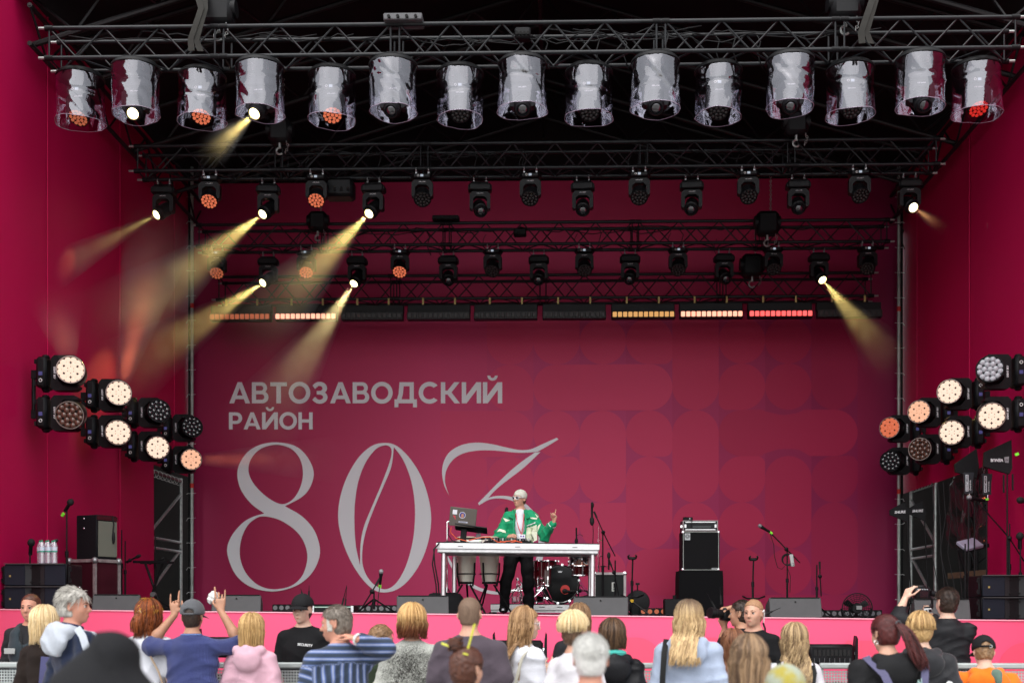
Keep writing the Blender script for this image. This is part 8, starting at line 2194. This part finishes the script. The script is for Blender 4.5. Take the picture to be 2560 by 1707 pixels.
patch(PX((1314,1319),(1342,1311),(1343,1350),(1315,1360)), .17)
patch(PX((1320,1291),(1343,1293),(1342,1297),(1330,1296)), .17); patch(PX((1337,1282),(1347,1290),(1343,1293)), .17); patch(PX((1344,1314),(1353,1307),(1343,1330)), .15)
patch(PX((1256,1292),(1275,1299),(1264,1303)), .15); patch(PX((1241,1329),(1248,1320),(1264,1325),(1265,1333),(1250,1327)), .13)
patch(PX((1314,1313),(1338,1304),(1339,1306),(1315,1315)), .17, WHITET, 'white_zip')
part('jacket_hem', MB().torus((0,.0,.985),.17,.030,n=28,k=8), GREEN, T)
part('sleeve_cuff_lining', MB().torus(wl+ (el-wl)*.16,.052,.008,n=18,k=6,axis=Vector(wl-el)), WHITET, T); part('watch', MB().torus(wl+(el-wl)*.06,.033,.010,n=18,k=6,axis=Vector(wl-el)), mat('dark_watch',(.06,.06,.055),.3,.5), T)
LAN = mat('red_lanyard',(.60,.03,.05),.6)
part('lanyard', MB().tube([(.062,-.01,1.475),(.055,.11,1.38),(.02,.165,1.22),(-.028,.178,1.10)],.006,n=6), LAN, T); part('lanyard', MB().tube([(-.062,-.01,1.475),(-.06,.11,1.38),(-.045,.165,1.22),(-.030,.178,1.10)],.006,n=6), LAN, T)
bx = L(1317,1347,-.2)
part('pass_card', MB().box((-.035,.192,1.045),(.090,.004,.125)), WHITET, T); part('pass_print', MB().box((-.035,.1945,1.02),(.070,.002,.060)).cyl((-.055,.1945,1.08),(-.055,.1955,1.08),.012,n=12).cyl((-.020,.1945,1.08),(-.020,.1955,1.08),.012,n=12), mat('violet_print',(.13,.05,.36),.5), T)
# beanie and sunglasses
f = Field(p['hc']-V3(.14,.15,.10), p['hc']+V3(.14,.15,.18), .008); f.ell(hp(0,-.014,.044),(.088,.108,.092),.0,p['hr']); hc, hr = p['hc'], p['hr']
X, Yg, Zg = f.grid(); Q = [X-hc[0],Yg-hc[1],Zg-hc[2]]; Lc = [hr[0][i]*Q[0]+hr[1][i]*Q[1]+hr[2][i]*Q[2] for i in range(3)]
f.F = np.maximum(f.F, (.016+.42*np.maximum(-.03,Lc[1])+(-.012)-Lc[2]).astype(np.float32)); link('beanie', f.mesh('beanie', cloth('cream_knit_beanie',(.62,.63,.54), bump=.4, bscale=200)), T)
cap_hair(p, BROWN, t=.004, front=.0, seed=40, nape=-.075, rough=.0008)
SILV = mat('silver_plastic',(.68,.68,.70),.22,.35)
for s_ in (-1,1):
    q = MB().ball(hp(s_*.035,.088,.004),(.030,.014,.019),14,Matrix([list(r_) for r_ in hr @ rotz(-s_*.28)])); part('sunglass_lens', q, mat('dark_sunglass',(.02,.012,.015),.06,spec=1.0,coat=1.0), T)
    ax_ = Vector(hr @ rotz(-s_*.28) @ V3(0,1,0)); M_ = [hp(s_*.035,.090,.004)+hr @ rotz(-s_*.28) @ V3(.033*math.cos(a*PI/8),.010,.021*math.sin(a*PI/8)) for a in range(17)]
    part('sunglass_frame', MB().tube(M_,.0055,n=6), SILV, T); part('sunglass_temple', MB().tube([hp(s_*.062,.080,.010),hp(s_*.083,.035,.012),hp(s_*.086,-.010,.010)],[.008,.0075,.005],n=6), SILV, T)
